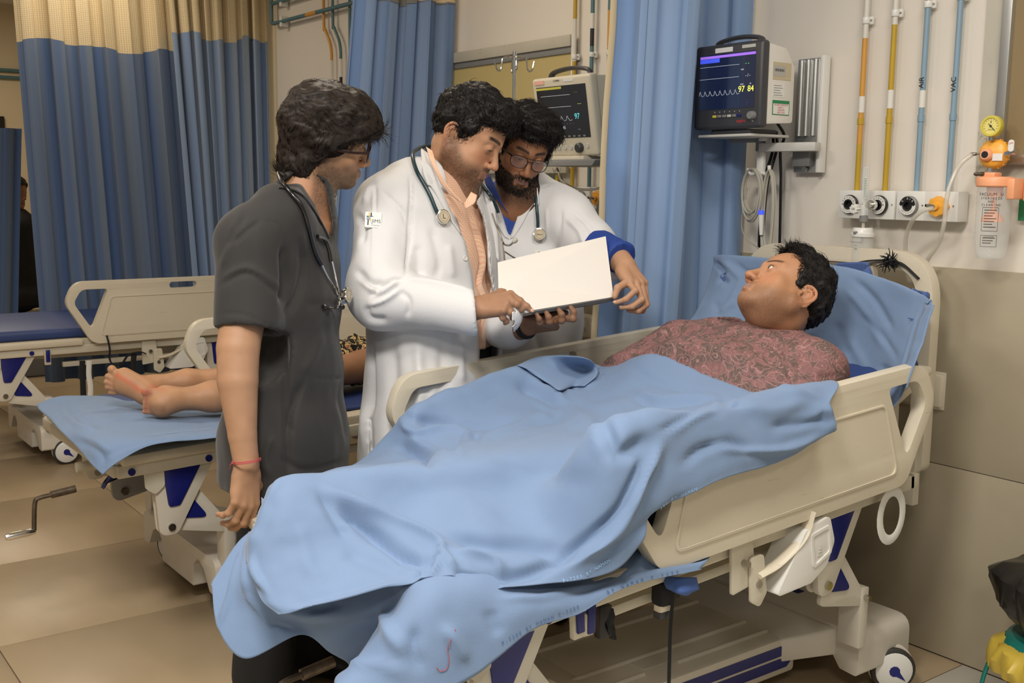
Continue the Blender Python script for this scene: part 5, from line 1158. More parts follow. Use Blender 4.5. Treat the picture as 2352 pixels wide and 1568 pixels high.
def patch(name, rows, m, par, nu=10, nv=10, strokes=(), noise=0, nscale=10, seed=1, thick=.0, relaxit=0, aniso=None):
    """smooth surface through a grid of 3D control points"""
    G = np.array([[np.asarray(p, float) for p in r] for r in rows]); A = np.array([cr(list(r), nv) for r in G]); B = np.array([cr(list(A[:, j]), nu) for j in range(A.shape[1])])
    B = B.transpose(1, 0, 2); nr, nc = B.shape[:2]; V = B.reshape(-1, 3); i = np.arange(nr-1)[:, None]*nc+np.arange(nc-1)[None]; Q = np.stack([i, i+1, i+nc+1, i+nc], -1).reshape(-1, 4)
    N = vnormals(V, Q); c = V-CAM
    if (N*c).sum() > 0: Q = Q[:, ::-1]; N = -N
    if strokes: V = sculpt(V, N, strokes, facing=False)
    if noise: N = vnormals(V, Q); V = V+N*(noise*fbm(V*(1 if aniso is None else np.array(aniso)), nscale, seed, 3))[:, None]
    if relaxit: V = relax(V, Q, relaxit)
    o = fastmesh(name, V, Q, m, par)
    uv = o.data.uv_layers.new(name='UVMap'); U = np.stack(np.meshgrid(np.linspace(0, 1, nc), np.linspace(0, 1, nr)), -1).reshape(-1, 2); li = np.zeros(len(o.data.loops), np.int32); o.data.loops.foreach_get('vertex_index', li); uv.data.foreach_set('uv', U[li].astype(np.float32).ravel())
    if thick: s = o.modifiers.new('thickness', 'SOLIDIFY'); s.thickness = thick; s.offset = -1
    o['_'] = 0; del o['_']
    return o, V, Q
class Hit:
    def __init__(s): s.b = []
    def add(s, V, Q): s.b.append(BVHTree.FromPolygons([tuple(v) for v in V], [tuple(int(i) for i in q) for q in Q]))
    def __call__(s, px, py, off=.0, default=3.0):
        d = unit(ray(px, py)); best = None
        for b in s.b:
            loc, n, i, dist = b.ray_cast(Vector(CAM), Vector(d))
            if loc is not None and (best is None or dist < best[1]): best = (loc, dist, n)
        if best is None: return PZ(px, py, default), -unit(ray(px, py))
        n = np.array(best[2]); n = n if n@d < 0 else -n
        return np.array(best[0])+n*off, n
def inpoly(px, py, P):
    c = np.zeros(px.shape, bool); n = len(P)
    for i in range(n):
        (x0, y0), (x1, y1) = P[i], P[i-1]; c ^= ((y0 > py) != (y1 > py)) & (px < (x1-x0)*(py-y0)/(y1-y0+1e-12)+x0)
    return c
def recess(g, P, depth, c, r, soft=4.0, zmax=None):
    """cut an opening of the given depth into a garment; P is its outline as seen in the photograph"""
    sl = g.reg(c, r); x = g.ax[0][sl[0]][:, None, None]; y = g.ax[1][sl[1]][None, :, None]; z = g.ax[2][sl[2]][None, None, :]; sh = g.D[sl].shape
    q = [np.broadcast_to(a, sh)-CAM[i] for i, a in enumerate((x, y, z))]; zz = q[0]*_w[0]+q[1]*_w[1]+q[2]*_w[2]
    px = 1176+FPX*(q[0]*_r[0]+q[1]*_r[1]+q[2]*_r[2])/zz; py = 784-FPX*(q[0]*_u[0]+q[1]*_u[1]+q[2]*_u[2])/zz
    near = (np.abs(g.D[sl]) < depth*2.5).ravel(); pxf = px.ravel()[near]; pyf = py.ravel()[near]; zf = zz.ravel()[near]
    d, _ = polydist(pxf, pyf, list(P)+[P[0]]); ins = inpoly(pxf, pyf, P); sd = np.where(ins, d, -d); k = np.clip(sd/soft+.5, 0, 1)*depth
    if zmax is not None: k = k*(zf < zmax)
    D = g.D[sl].ravel(); D[near] += k.astype(np.float32); g.D[sl] = D.reshape(sh)
def cloth(name, g, m, par, strokes=(), noise=.003, nscale=14, aniso=(1, 1, .4), seed=1, rel=2, hit=None, off=0):
    if off: g.D += off
    V, Q = g.mesh(); V = relax(V, Q, rel); N = vnormals(V, Q); V = V+N*(noise*fbm(V*np.array(aniso), nscale, seed, 3))[:, None]
    if strokes: V = sculpt(V, N, strokes)
    o = fastmesh(name, V, Q, m, par)
    if hit is not None: hit.add(V, Q)
    return o
def horiz(a, b): v = _r*a+_w*b; v[2] = 0; return unit(v)
UP = V3(0, 0, 1)
mat('skin_dark', (120, 84, 62), .5, vcol='col', spec=.35)
mat('coat_white', (216, 215, 214), .75, var=.02, scale=3, bump=.12, bscale=240, sheen=.1)
mat('scrub_black', (40, 38, 36), .8, var=.05, bump=.15, bscale=260, sheen=.15)
mat('trouser_black', (20, 20, 21), .8, bump=.1, bscale=200)
mat('shirt_blue', (30, 62, 140), .7, bump=.1, bscale=260)
mat('shoe_black', (24, 23, 22), .4)
def check_mat():
    m = mat('shirt_peach', (240, 178, 140), .75, bump=.1, bscale=260); nt = m.node_tree; b = nt.nodes['Principled BSDF']; tc = nt.nodes.new('ShaderNodeTexCoord'); sep = nt.nodes.new('ShaderNodeSeparateXYZ'); nt.links.new(tc.outputs['Object'], sep.inputs[0])
    outs = []
    for ax, sc in (('Z', 190), ('X', 230)):
        ml = nt.nodes.new('ShaderNodeMath'); ml.operation = 'MULTIPLY'; ml.inputs[1].default_value = sc; nt.links.new(sep.outputs[ax], ml.inputs[0])
        fr = nt.nodes.new('ShaderNodeMath'); fr.operation = 'FRACT'; nt.links.new(ml.outputs[0], fr.inputs[0]); gt = nt.nodes.new('ShaderNodeMath'); gt.operation = 'GREATER_THAN'; gt.inputs[1].default_value = .55; nt.links.new(fr.outputs[0], gt.inputs[0]); outs.append(gt.outputs[0])
    ad = nt.nodes.new('ShaderNodeMath'); ad.operation = 'ADD'; nt.links.new(outs[0], ad.inputs[0]); nt.links.new(outs[1], ad.inputs[1]); cr_ = nt.nodes.new('ShaderNodeMath'); cr_.operation = 'MULTIPLY'; cr_.inputs[1].default_value = .5; nt.links.new(ad.outputs[0], cr_.inputs[0])
    mx = nt.nodes.new('ShaderNodeMix'); mx.data_type = 'RGBA'; mx.inputs['A'].default_value = lin((238, 204, 176))+(1,); mx.inputs['B'].default_value = lin((226, 168, 134))+(1,); nt.links.new(cr_.outputs[0], mx.inputs['Factor']); nt.links.new(mx.outputs['Result'], b.inputs['Base Color'])
check_mat()
def body_part(parts, H=None, cols=None): ...
def legs(par, hipL, hipR, m, feet, shoes='shoe_black', r=(.095, .07, .055), fwd=(0, 1, 0), top=.95):
    lo = np.minimum(hipL, hipR)-.2; hi = np.maximum(hipL, hipR)+.2; lo[2] = .03; hi[2] = top+.08; g = SDF(lo, hi, .012)
    c = (np.asarray(hipL)+np.asarray(hipR))/2
    g.cone(V3(*hipL), V3(*hipR), r[0]*.98, r[0]*.98, .05); g.cone(c, V3(c[0], c[1], top), .10, .09, .05)
    for hp, ft in ((hipL, feet[0]), (hipR, feet[1])):
        k = (np.asarray(hp)+np.asarray(ft))/2+np.asarray(fwd)*.02; k[2] = .48; a = V3(ft[0], ft[1], .10)
        g.cone(hp, k, r[0], r[1], .03); g.cone(k, a, r[1], r[2]+.012, .03)
    cloth('trousers', g, m, par, noise=.006, nscale=9, rel=1)
    f = unit(fwd)
    for ft in feet:
        g = SDF(V3(ft[0], ft[1], .0)-V3(.22, .22, .0), V3(ft[0], ft[1], .14)+V3(.22, .22, 0), .008); b = V3(ft[0], ft[1], .045)
        g.cone(b-f*.05, b+f*.10, .040, .042, .02); g.cone(b+f*.10+V3(0, 0, -.01), b+f*.17+V3(0, 0, -.015), .040, .030, .02); g.cone(b+V3(0, 0, 0), b+V3(0, 0, .05), .04, .042, .02); g.func(lambda x, y, z: .004-z+0*x+0*y, b, .4)
        V, Q = g.mesh(); fastmesh('shoe', V, Q, shoes, par)
def stetho(label, tube, hitf, chest=None, chestn=None, tubem='steth_green', ear=(), r=.0052, loc=(0, 0, 0), off=.006, chest_r=.021, face='E', par_tip='cable_grey'):
    ro = empty('stethoscope', loc, label, 'stethoscope'); inv = -np.asarray(loc, float)
    P = [np.asarray(p, float) if len(p) == 3 else hitf(p[0], p[1], off)[0] for p in tube]
    MB().tube([p+inv for p in cr(P, 6)], r, 10).build('tubing', tubem, ro)
    for pts in ear:
        Q_ = [np.asarray(p, float) if len(p) == 3 else hitf(p[0], p[1], off)[0] for p in pts]; Q_ = [q+inv for q in cr(Q_, 6)]
        MB().tube(Q_, .0030, 8).build('ear_tube', 'chrome', ro)
        d = unit(Q_[-1]-Q_[-2]); MB().lathe([(0, -.004), (.005, -.003), (.0075, .004), (.0065, .011), (.0, .014)], Q_[-1], ax=d, n=14).build('ear_tip', par_tip, ro)
    if chest is not None:
        c, n = (hitf(chest[0], chest[1], .012) if len(chest) == 2 else (np.asarray(chest, float), None)); n = unit(chestn) if chestn is not None else n; c = c+inv
        h = MB().lathe([(0, -.014), (.014, -.014), (.016, -.010), (.008, -.006), (.008, -.003), (chest_r*.96, -.001), (chest_r, .003), (chest_r*.97, .006), (chest_r*.86, .0065), (chest_r*.84, .0055), (0, .0052)], c, ax=n, n=36).build('chest_piece', 'chrome', ro)
        MB().lathe([(0, .0), (chest_r*.83, .0), (chest_r*.83, .0008), (0, .001)], c+n*.0053, ax=n, n=32).build('diaphragm', 'diaphragm_face', h)
        ux = unit(np.cross(UP, n)); uy = np.cross(n, ux)
        text('emblem', face, chest_r*.95 if len(face) < 3 else chest_r*.36, c+n*.0065, ux, uy, 'print_black', h, depth=.0001)
        MB().tube([c+n*.0064+(ux*math.cos(a)+uy*math.sin(a))*chest_r*.62 for a in np.linspace(0, 6.283, 25)[:-1]], .0003, 4, closed=True).build('emblem_ring', 'print_black', h)
    return ro
mat('steth_green', (30, 56, 62), .3); mat('steth_black', (16, 16, 18), .22, spec=.7); mat('diaphragm_face', (196, 182, 156), .35)
def glasses(label, H, m, rim=.0016, lensw=.025, lensh=.018, zc=-.006, yf=.104, thickarm=.0022, square=True, tilt=0):
    ro = empty('eyeglasses', H.w((0, .10, 0)), label, 'glasses'); inv = -H.w((0, .10, 0)); S = H.s
    for x in (-1, 1):
        cx = x*.0345; o = []
        for k in range(28):
            a = 2*math.pi*k/28; e = 2.8 if square else 2.2; ca, sa = math.cos(a), math.sin(a); ux = math.copysign(abs(ca)**(2/e), ca); uz = math.copysign(abs(sa)**(2/e), sa)
            xx = cx+lensw*ux*(1-.06*(uz < 0)); zz = zc+lensh*uz; yy = yf-.010*((abs(xx)/.06)**2)+.06*tilt*uz
            o.append((xx, yy, zz))
        f = MB().tube([H.w(p)+inv for p in o], rim*S, 6, closed=True).build('rim', m, ro)
        MB().add([H.w(p)+inv for p in o], [tuple(range(28))]).build('lens', 'lens_glass', f)
        arm = [(x*.0595, yf-.010, zc+lensh*.62), (x*.0665, yf-.022, zc+lensh*.65), (x*.0745, .05, zc+lensh*.55), (x*.0800, .01, .006), (x*.0815, -.010, .000), (x*.081, -.030, -.018)]
        MB().tube([H.w(p)+inv for p in cr(arm, 4)], thickarm*S, 6, flat=(.6, 1.2)).build('temple_arm', m, ro)
    MB().tube([H.w(p)+inv for p in cr([(-.0105, yf-.0005, zc+lensh*.30), (0, yf+.003, zc+lensh*.42), (.0105, yf-.0005, zc+lensh*.30)], 5)], rim*1.1*S, 6).build('bridge', m, ro)
    if lensh > .016: MB().tube([H.w(p)+inv for p in cr([(-.014, yf-.001, zc+lensh*.92), (0, yf+.001, zc+lensh*.86), (.014, yf-.001, zc+lensh*.92)], 5)], rim*.9*S, 6).build('bridge', m, ro)
    return ro
mat('lens_glass', (240, 245, 250), .03, alpha=.06, spec=.5); mat('frame_black', (24, 22, 22), .3, metal=.3); mat('frame_brown', (44, 24, 20), .25)
def person(name_loc, label): return empty('person', name_loc, label, 'person')
def skin_obj(par, parts, off):
    V, Q, C = joinmesh(parts); o = fastmesh('body', V-np.asarray(off), Q, 'skin', par); setcol(o, C); return o
def finish(ro, loc):
    """children were built in world coordinates: sit the Empty at its base without moving them"""
    L = Vector([float(q) for q in loc]); ro.location = L
    for c in ro.children: c.location = c.location-L
    return ro
# ================================================================ THE STUDENT IN BLACK SCRUBS
KS = 1.04
HS = Head(PZ(750, 320, 2.85), [[0.858, -0.344, -0.381], [0.305, 0.939, -0.16], [0.413, 0.021, 0.911]], 1.06*KS)
stu = person((0, 0, 0), 'young man in black scrubs with collar-length hair and glasses, standing at left in profile')
F = horiz(1, -.12); Sd = unit(np.cross(F, UP))       # F forward, Sd his right
skS = (168, 128, 96)
def bodySdf(h=.0026):
    g = SDF(HS.c-V3(.2, .2, .34), HS.c+V3(.2, .2, .19), h); head_sdf(g, HS, ears=(0, 0))
    nb = PZ(688, 470, 2.86); g.cone(HS.w((0, -.028, -.05)), nb, .057, .062, .03); g.cone(nb, PZ(690, 520, 2.86), .062, .088, .04); g.cone(HS.w((0, .015, -.08)), PZ(724, 480, 2.86), .036, .036, .03)
    return g
g = bodySdf(); V, Q = g.mesh(); V = relax(V, Q, 1, .4); C = skin_colors(HS.l(V), HS, skS, .75, brow=.9, seed=3); parts = [(V, Q, C)]
# right arm and hand
zA = 2.60
g = SDF(PZ(560, 940, zA)-V3(.17, .17, .40), PZ(560, 940, zA)+V3(.17, .17, .34), .0034)
sh, el, wr = PZ(578, 600, 2.66), PZ(547, 800, 2.61), PZ(566, 1066, 2.60)
g.cone(sh, el, .058, .051, .004); g.cone(el, PZ(546, 875, 2.60), .051, .048, .004); g.cone(PZ(546, 875, 2.60), PZ(557, 1000, 2.6), .048, .034, .004); g.cone(PZ(557, 1000, 2.6), wr, .034, .030, .004)
n_ = unit(-_w*.62+_r*.78); nl = hand(g, PZ(566, 1072, 2.60), PZ(562, 1170, 2.60)-PZ(566, 1072, 2.60), n_, 1.06, 1, curl=((.42, .55, .35), (.48, .55, .35), (.52, .6, .4), (.6, .6, .4)), spread=(.06, .0, -.05, -.10))
V, Q = g.mesh(); V = relax(V, Q, 1, .5); parts.append((V, Q, finger_shade(V, (170, 130, 100))))
# left arm, hidden side
g = SDF(PZ(700, 900, 3.02)-V3(.2, .2, .45), PZ(700, 900, 3.02)+V3(.2, .2, .35), .008); g.chain([PZ(640, 560, 3.04), PZ(690, 800, 3.04), PZ(720, 980, 3.0)], [.056, .046, .034]); V, Q = g.mesh(); parts.append((V, Q, finger_shade(V, (170, 130, 100))))
V, Q, C = joinmesh(parts); body = fastmesh('body', V, Q, 'skin', stu); setcol(body, C); eyes(HS, body); nail_caps(nl, body, 1.06)
# scrub top
hs = Hit()
g = SDF(V3(-3.15, -2.14, .60), V3(-2.20, -1.28, 1.52), .0062)
sec = lambda px, py, z, w, d: (PZ(px, py, z), w, d, Sd, F)
g.loft([sec(690, 458, 2.86, .085, .062), sec(680, 500, 2.86, .165, .085), sec(668, 590, 2.85, .185, .112), sec(668, 700, 2.85, .185, .118), sec(664, 850, 2.85, .18, .128), sec(652, 1000, 2.85, .195, .158), sec(650, 1085, 2.85, .20, .165)], .04)
g.cone(PZ(700, 440, 2.86), PZ(690, 500, 2.86), .075, .10, .03)
g.cone(PZ(640, 505, 2.70), PZ(578, 560, 2.66), .085, .082, .05); g.cone(PZ(578, 555, 2.66), PZ(572, 745, 2.635), .084, .080, .03)
g.cone(PZ(690, 520, 3.02), PZ(660, 560, 3.06), .085, .075, .05); g.cone(PZ(660, 560, 3.06), PZ(690, 740, 3.04), .075, .075, .03)
el_ = PZ(547, 800, 2.61)
# sleeve end and hem are cut, the sleeve is hollow around the arm
def slv(x, y, z):
    a = PZ(572, 745, 2.635); d = unit(PZ(560, 745, 2.635)-PZ(574, 560, 2.66)); v = (x-a[0])*d[0]+(y-a[1])*d[1]+(z-a[2])*d[2]; return v-.012
a_ = PZ(560, 790, 2.62); g.func(lambda x, y, z: np.maximum(-slv(x, y, z)+0*x, -(.13-np.sqrt((x-a_[0])**2+(y-a_[1])**2+(z-a_[2])**2))) if 0 else np.where(np.sqrt((x-a_[0])**2+(y-a_[1])**2+(z-a_[2])**2) < .125, slv(x, y, z), -1), a_, .14, 0, 'i')
a_ = PZ(572, 752, 2.635); d_ = unit(PZ(560, 745, 2.635)-PZ(574, 560, 2.66)); g.cone(a_-d_*.03, a_+d_*.02, .066, .070, 0, 's')
hz = PZ(650, 1098, 2.85)[2]; g.func(lambda x, y, z: (hz-z)+0*x+0*y, PZ(650, 1040, 2.85), .6, .0, 'i')

recess(g, [(640, 425), (690, 428), (715, 470), (742, 520), (757, 552), (764, 515), (756, 470), (745, 420), (700, 380)], .03, PZ(710, 480, 2.8), .25, soft=3)
st = [([(545, 500), (530, 560), (508, 620)], 9, .006), ([(565, 490), (540, 530), (520, 570)], 7, -.006), ([(600, 505), (560, 535), (535, 560)], 6, -.006), ([(650, 560), (655, 640), (648, 700)], 9, -.016), ([(695, 560), (697, 620), (680, 680), (655, 730)], 10, -.014), ([(690, 520), (700, 580), (705, 640)], 8, .006),
      ([(510, 640), (570, 615), (650, 665)], 7, .005), ([(505, 655), (570, 628), (645, 680)], 6, -.004), ([(650, 740), (655, 850), (660, 1000), (663, 1100)], 9, -.010), ([(690, 880), (670, 940), (660, 1000)], 8, -.010), ([(720, 870), (790, 868)], 3, -.004), ([(700, 870), (668, 960), (680, 1000)], 4, -.006), ([(790, 870), (780, 920), (790, 960), (800, 1020)], 6, -.006),
      ([(740, 760), (720, 820), (690, 860)], 12, .006), ([(640, 1050), (700, 1080), (790, 1060)], 8, -.006), ([(700, 700), (760, 700), (800, 720)], 12, -.006), ([(760, 600), (775, 680), (785, 760), (795, 860)], 4, .003), ([(500, 720), (560, 722), (640, 755)], 2.2, -.002), ([(625, 1000), (610, 1050), (620, 1100)], 8, .008), ([(600, 505), (640, 515), (655, 560)], 2, -.003)]
cloth('scrub_top', g, 'scrub_black', stu, st, noise=.006, nscale=9, aniso=(1, 1, .45), seed=4, rel=2, hit=hs)
# collar band of the V neck
cb = [hs(px, py, .003)[0] for px, py in ((640, 432), (665, 436), (690, 448), (712, 474), (735, 512), (753, 548))]
MB().tube(cr(cb, 6), .0065, 8, flat=(1, .5)).build('neck_band', 'scrub_black', stu)
legs(stu, V3(-2.76, -1.68, .78), V3(-2.65, -1.81, .78), 'trouser_black', (V3(-2.78, -1.66, 0), V3(-2.66, -1.84, 0)), fwd=F, top=.82, r=(.105, .085, .07))
# hair: long, swept forward
def zl(x, y, z):
    a = np.abs(x); lim = np.interp(y, [-.13, -.06, -.035, -.01, .02, .045, .075, .10, .14], [-.105, -.100, -.075, -.020, .020, .034, .042, .048, .05]); return lim-z
def fl(P): y = P[:, 1]; z = P[:, 2]; v = np.zeros_like(P); v[:, 1] = .75*(z > .05)+np.clip((y+.02)*6, -.6, .6); v[:, 2] = -.35-.8*(z < .07)-np.clip(-(y), 0, 1)*3; v[:, 0] = .25*np.sign(P[:, 0])*(z > .08); return v
def pr(g, H):
    S = H.s; g.ell(H.w((0, .078, .062)), V3(.062, .050, .040)*S, H.R, .03); g.ell(H.w((0, -.04, -.055)), V3(.080, .070, .075)*S, H.R, .03)
    for x in (-1, 1): g.ell(H.w((x*.052, .020, .0)), V3(.040, .060, .055)*S, H.R, .02)
    g.ell(H.w((0, .0, .095)), V3(.080, .098, .046)*S, H.R, .03)
make_hair('hair', 'hair_brown_black', HS, stu, zl, .015, fl, n=12000, L=.048, r=.0007, lift=.0, curl=.012, cf=40, hug=.30, jit=.03, seed=2, h=.0036, groove=.0024, prims=pr, relaxit=2)
idx = None
finish(stu, (-2.71, -1.74, 0))
glasses('dark brown rimmed glasses worn by the student in black scrubs', HS, 'frame_brown', rim=.0022, lensw=.026, lensh=.019, thickarm=.0034, yf=.108)
tag([o for o in COL.objects if o.name.startswith('eyeglasses')][-1], 'dark brown rimmed glasses worn by the student in black scrubs', 'glasses')
o8 = .007
stetho('black stethoscope hanging round the student\'s neck over the black scrubs', [PZ(655, 405, 2.72), PZ(640, 398, 2.76), (648, 425), (665, 447), (690, 480), (703, 520), (713, 560), (722, 585), (733, 607)], hs, tubem='steth_black', r=.0062, off=.008,
       chest=PZ(797, 677, 2.80), chestn=unit(_r*.95-_w*.25), chest_r=.022, face='', ear=([(733, 606), (745, 635), (760, 660), (770, 680), PZ(779, 695, 2.70), PZ(772, 707, 2.69), (755, 708), (742, 706)], [(755, 597), (762, 625), (768, 655), (776, 688), PZ(786, 704, 2.74)]), par_tip='steth_black')
tag(MB().tube(cr([hs(724, 542, .007)[0], hs(738, 550, .008)[0], hs(748, 570, .008)[0], hs(755, 600, .007)[0]], 6), .0052, 8).build('stethoscope_branch', 'steth_black', [o for o in COL.objects if o.name == 'stethoscope'][0]))
br = [PZ(533, 1060, 2.59), PZ(545, 1062, 2.555), PZ(566, 1060, 2.548), PZ(590, 1056, 2.56), PZ(599, 1052, 2.60), PZ(585, 1052, 2.64), PZ(550, 1056, 2.64)]
mat('thread_red', (176, 70, 76), .8)
tag(MB().tube(cr(br, 5, True), .0016, 6, closed=True).tube(cr([p+V3(0, 0, -.004) for p in br], 5, True), .0015, 6, closed=True).tube(cr([PZ(538, 1060, 2.56), PZ(530, 1066, 2.56), PZ(527, 1078, 2.57)], 4), .0012, 5).build('wrist_thread', 'thread_red'), 'red thread bracelet on the student\'s hanging wrist', 'bracelet')
KS = 1.0
# ================================================================ THE HEAVIER DOCTOR
KS = 1.07
HD = Head(PZ(1079, 310, 3.0), [[0.534, -0.843, 0.066], [0.76, 0.444, -0.474], [0.37, 0.304, 0.878]], 1.0*KS)
doc = person((0, 0, 0), 'heavier man with stubble in an open white coat over a peach shirt, reading the folder')
F = horiz(.86, -.5); Sd = unit(np.cross(F, UP))
g = SDF(HD.c-V3(.2, .22, .34), HD.c+V3(.2, .2, .17), .0026); head_sdf(g, HD, fat=.012, lid=.0028, lidz=-.0050, nose=1.08)
nb = PZ(1038, 436, 3.05); g.cone(HD.w((0, -.028, -.05)), nb, .062, .066, .03); g.cone(nb, PZ(1035, 490, 3.08), .066, .080, .04); g.cone(HD.w((0, -.005, -.07)), PZ(1046, 436, 3.03), .046, .048, .012)
V, Q = g.mesh(); V = relax(V, Q, 1, .4); parts = [(V, Q, skin_colors(HD.l(V), HD, (182, 136, 104), .75, brow=1, seed=5))]
g = SDF(PZ(1150, 705, 2.75)-V3(.15, .15, .10), PZ(1150, 705, 2.75)+V3(.15, .15, .10), .0024)
wr = PZ(1098, 706, 2.765); kz = 2.745
g.cone(PZ(1075, 712, 2.78), wr, .033, .030, .01)
fx = [[PZ(1194, 691, 2.735), PZ(1210, 704, 2.735), PZ(1220, 713, 2.735)], [PZ(1187, 699, 2.725), PZ(1197, 710, 2.735), PZ(1193, 717, 2.75)], [PZ(1172, 717, 2.725), PZ(1180, 726, 2.735), PZ(1176, 731, 2.75)], [PZ(1155, 730, 2.73), PZ(1163, 738, 2.74), PZ(1160, 742, 2.75)]]
nl = hand(g, wr, PZ(1152, 697, 2.74)-wr, unit(-_w*.72+_u*.68), 1.0, 1, fingers=fx, thumb_pts=[PZ(1150, 672, 2.80), PZ(1175, 672, 2.82), PZ(1195, 680, 2.83)])
V, Q = g.mesh(); V = relax(V, Q, 1, .5); parts.append((V, Q, finger_shade(V, (158, 118, 90))))
V, Q, C = joinmesh(parts); body = fastmesh('body', V, Q, 'skin', doc); setcol(body, C); eyes(HD, body, gaze=(0, .75, -.6), lid=.0028, lidz=-.0050); nail_caps(nl[:1], body, 1.05)
def torsoD(h, coat=True):
    g = SDF(V3(-3.24, -1.74, .52), V3(-2.28, -.70, 1.60), h)
    sec = lambda px, py, z, w, d: (PZ(px, py, z), w, d, Sd, F)
    g.loft([sec(1040, 420, 3.06, .085, .07), sec(1015, 450, 3.05, .16, .09), sec(1005, 500, 3.05, .205, .115), sec(1003, 600, 3.05, .21, .145), sec(1003, 740, 3.05, .205, .165), sec(1000, 880, 3.05, .205, .17), sec(990, 1000, 3.05, .215, .175), sec(985, 1075, 3.05, .222, .18)], .05)
    return g
hd = Hit()
g = torsoD(.0062); g.D += .021; wz = PZ(1110, 812, 2.9)[2]
g2 = torsoD(.008); g2.D += .030; g2.func(lambda x, y, z: np.maximum(z-wz-.01, .70-z)+0*x+0*y, PZ(1000, 800, 3.05), .8, 0, 'i'); V, Q = g2.mesh(); fastmesh('trousers', V, Q, 'trouser_black', doc)
g.func(lambda x, y, z: wz-z+0*x+0*y, PZ(1000, 800, 3.05), .8, 0, 'i'); V, Q = g.mesh(); V = relax(V, Q, 2); N = vnormals(V, Q); hsh = Hit()
V = V+N*(.005*fbm(V*np.array((1, 1, .5)), 9, 3, 3))[:, None]
V = sculpt(V, N, [([(1078, 470), (1100, 540), (1112, 600), (1103, 650), (1116, 690), (1112, 760), (1112, 850)], 3.5, .006), ([(1070, 475), (1092, 545), (1104, 600), (1096, 650), (1108, 690), (1105, 800)], 3, -.005), ([(1120, 640), (1130, 650)], 5, -.01), ([(1125, 560), (1122, 640), (1138, 700)], 5, -.006)])
fastmesh('shirt', V, Q, 'shirt_peach', doc); hsh.add(V, Q)
legs(doc, V3(-2.74, -1.20, .78), V3(-2.68, -1.37, .78), 'trouser_black', (V3(-2.76, -1.18, 0), V3(-2.69, -1.40, 0)), fwd=F, top=.78, r=(.085, .075, .062))
g = torsoD(.0058)
g.cone(PZ(930, 440, 2.98), PZ(890, 480, 2.94), .085, .090, .05); g.cone(PZ(890, 475, 2.94), PZ(872, 665, 2.84), .088, .082, .03); g.cone(PZ(872, 665, 2.84), PZ(885, 685, 2.82), .084, .084, .03); g.cone(PZ(880, 680, 2.82), PZ(1085, 716, 2.775), .080, .056, .025); g.cone(PZ(1085, 716, 2.775), PZ(1150, 722, 2.76), .056, .056, .01)
g.cone(PZ(1085, 500, 3.14), PZ(1100, 640, 3.18), .055, .055, .05)
c_ = PZ(1108, 718, 2.77); d_ = unit(PZ(1108, 716, 2.77)-PZ(900, 690, 2.81)); g.func(lambda x, y, z: np.where((x-c_[0])**2+(y-c_[1])**2+(z-c_[2])**2 < .10**2, (x-c_[0])*d_[0]+(y-c_[1])*d_[1]+(z-c_[2])*d_[2], -1), c_, .12, 0, 'i'); g.cone(c_-d_*.03, c_+d_*.02, .043, .046, 0, 's')
hz = PZ(860, 1068, 3.0)[2]; g.func(lambda x, y, z: hz-z+0*x+0*y, PZ(1000, 1000, 3.05), .7, 0, 'i')
recess(g, [(1000, 330), (985, 352), (1000, 395), (1020, 440), (1045, 500), (1068, 555), (1082, 620), (1092, 700), (1097, 780), (1100, 900), (1142, 900), (1142, 840), (1142, 740), (1134, 680), (1122, 620), (1119, 560), (1108, 500), (1092, 465), (1110, 430), (1120, 330)], .034, PZ(1080, 620, 2.9), .62, soft=3, zmax=3.12*KS)
recess(g, [(850, 960), (854, 960), (862, 1100), (850, 1100)], .02, PZ(855, 1020, 3.0), .3, soft=3)
AMP = 1.6
st = [([(862, 420), (862, 470), (858, 520)], 3, -.004), ([(945, 400), (945, 470), (943, 540), (940, 580)], 4, -.007), ([(880, 440), (920, 480), (935, 520)], 4, -.004), ([(820, 620), (850, 650), (885, 650)], 8, -.010), ([(825, 640), (870, 670), (920, 640)], 6, .008), ([(850, 680), (900, 645), (935, 640)], 5, -.009), ([(845, 700), (880, 690), (920, 665)], 5, .006), ([(930, 640), (1000, 650), (1090, 672)], 5, .006), ([(840, 700), (850, 730), (890, 735)], 8, -.006), ([(915, 665), (940, 690), (935, 730)], 6, -.005),
      ([(938, 400), (945, 440), (940, 500), (938, 560), (930, 640)], 3, -.006), ([(880, 400), (850, 430), (835, 470)], 6, .005), ([(820, 490), (835, 520), (830, 560)], 7, -.006), ([(858, 430), (857, 520), (855, 620)], 2.5, .003), ([(900, 780), (905, 900), (900, 1040)], 14, -.009), ([(960, 780), (965, 900), (960, 1040)], 12, .008), ([(1020, 770), (1015, 860), (1010, 950)], 12, -.006), ([(1060, 780), (1060, 850), (1065, 880)], 8, .005), ([(850, 780), (852, 900), (848, 960)], 7, -.012), ([(825, 760), (830, 900), (835, 1040)], 8, .006),
      ([(905, 878), (1010, 880)], 2.2, -.004), ([(907, 902), (1000, 902)], 2.0, -.003), ([(907, 880), (910, 1000)], 2, -.003), ([(990, 520), (1010, 600), (1000, 640)], 10, -.004), ([(1030, 560), (1040, 640)], 9, .004), ([(960, 560), (965, 640)], 10, -.004)]
cloth('lab_coat', g, 'coat_white', doc, [(p, w, a*AMP) for p, w, a in st], noise=.005, nscale=8, aniso=(1, 1, .5), seed=7, rel=2, hit=hd)
coatD = [c for c in doc.children if c.name.startswith('lab_coat')][0]
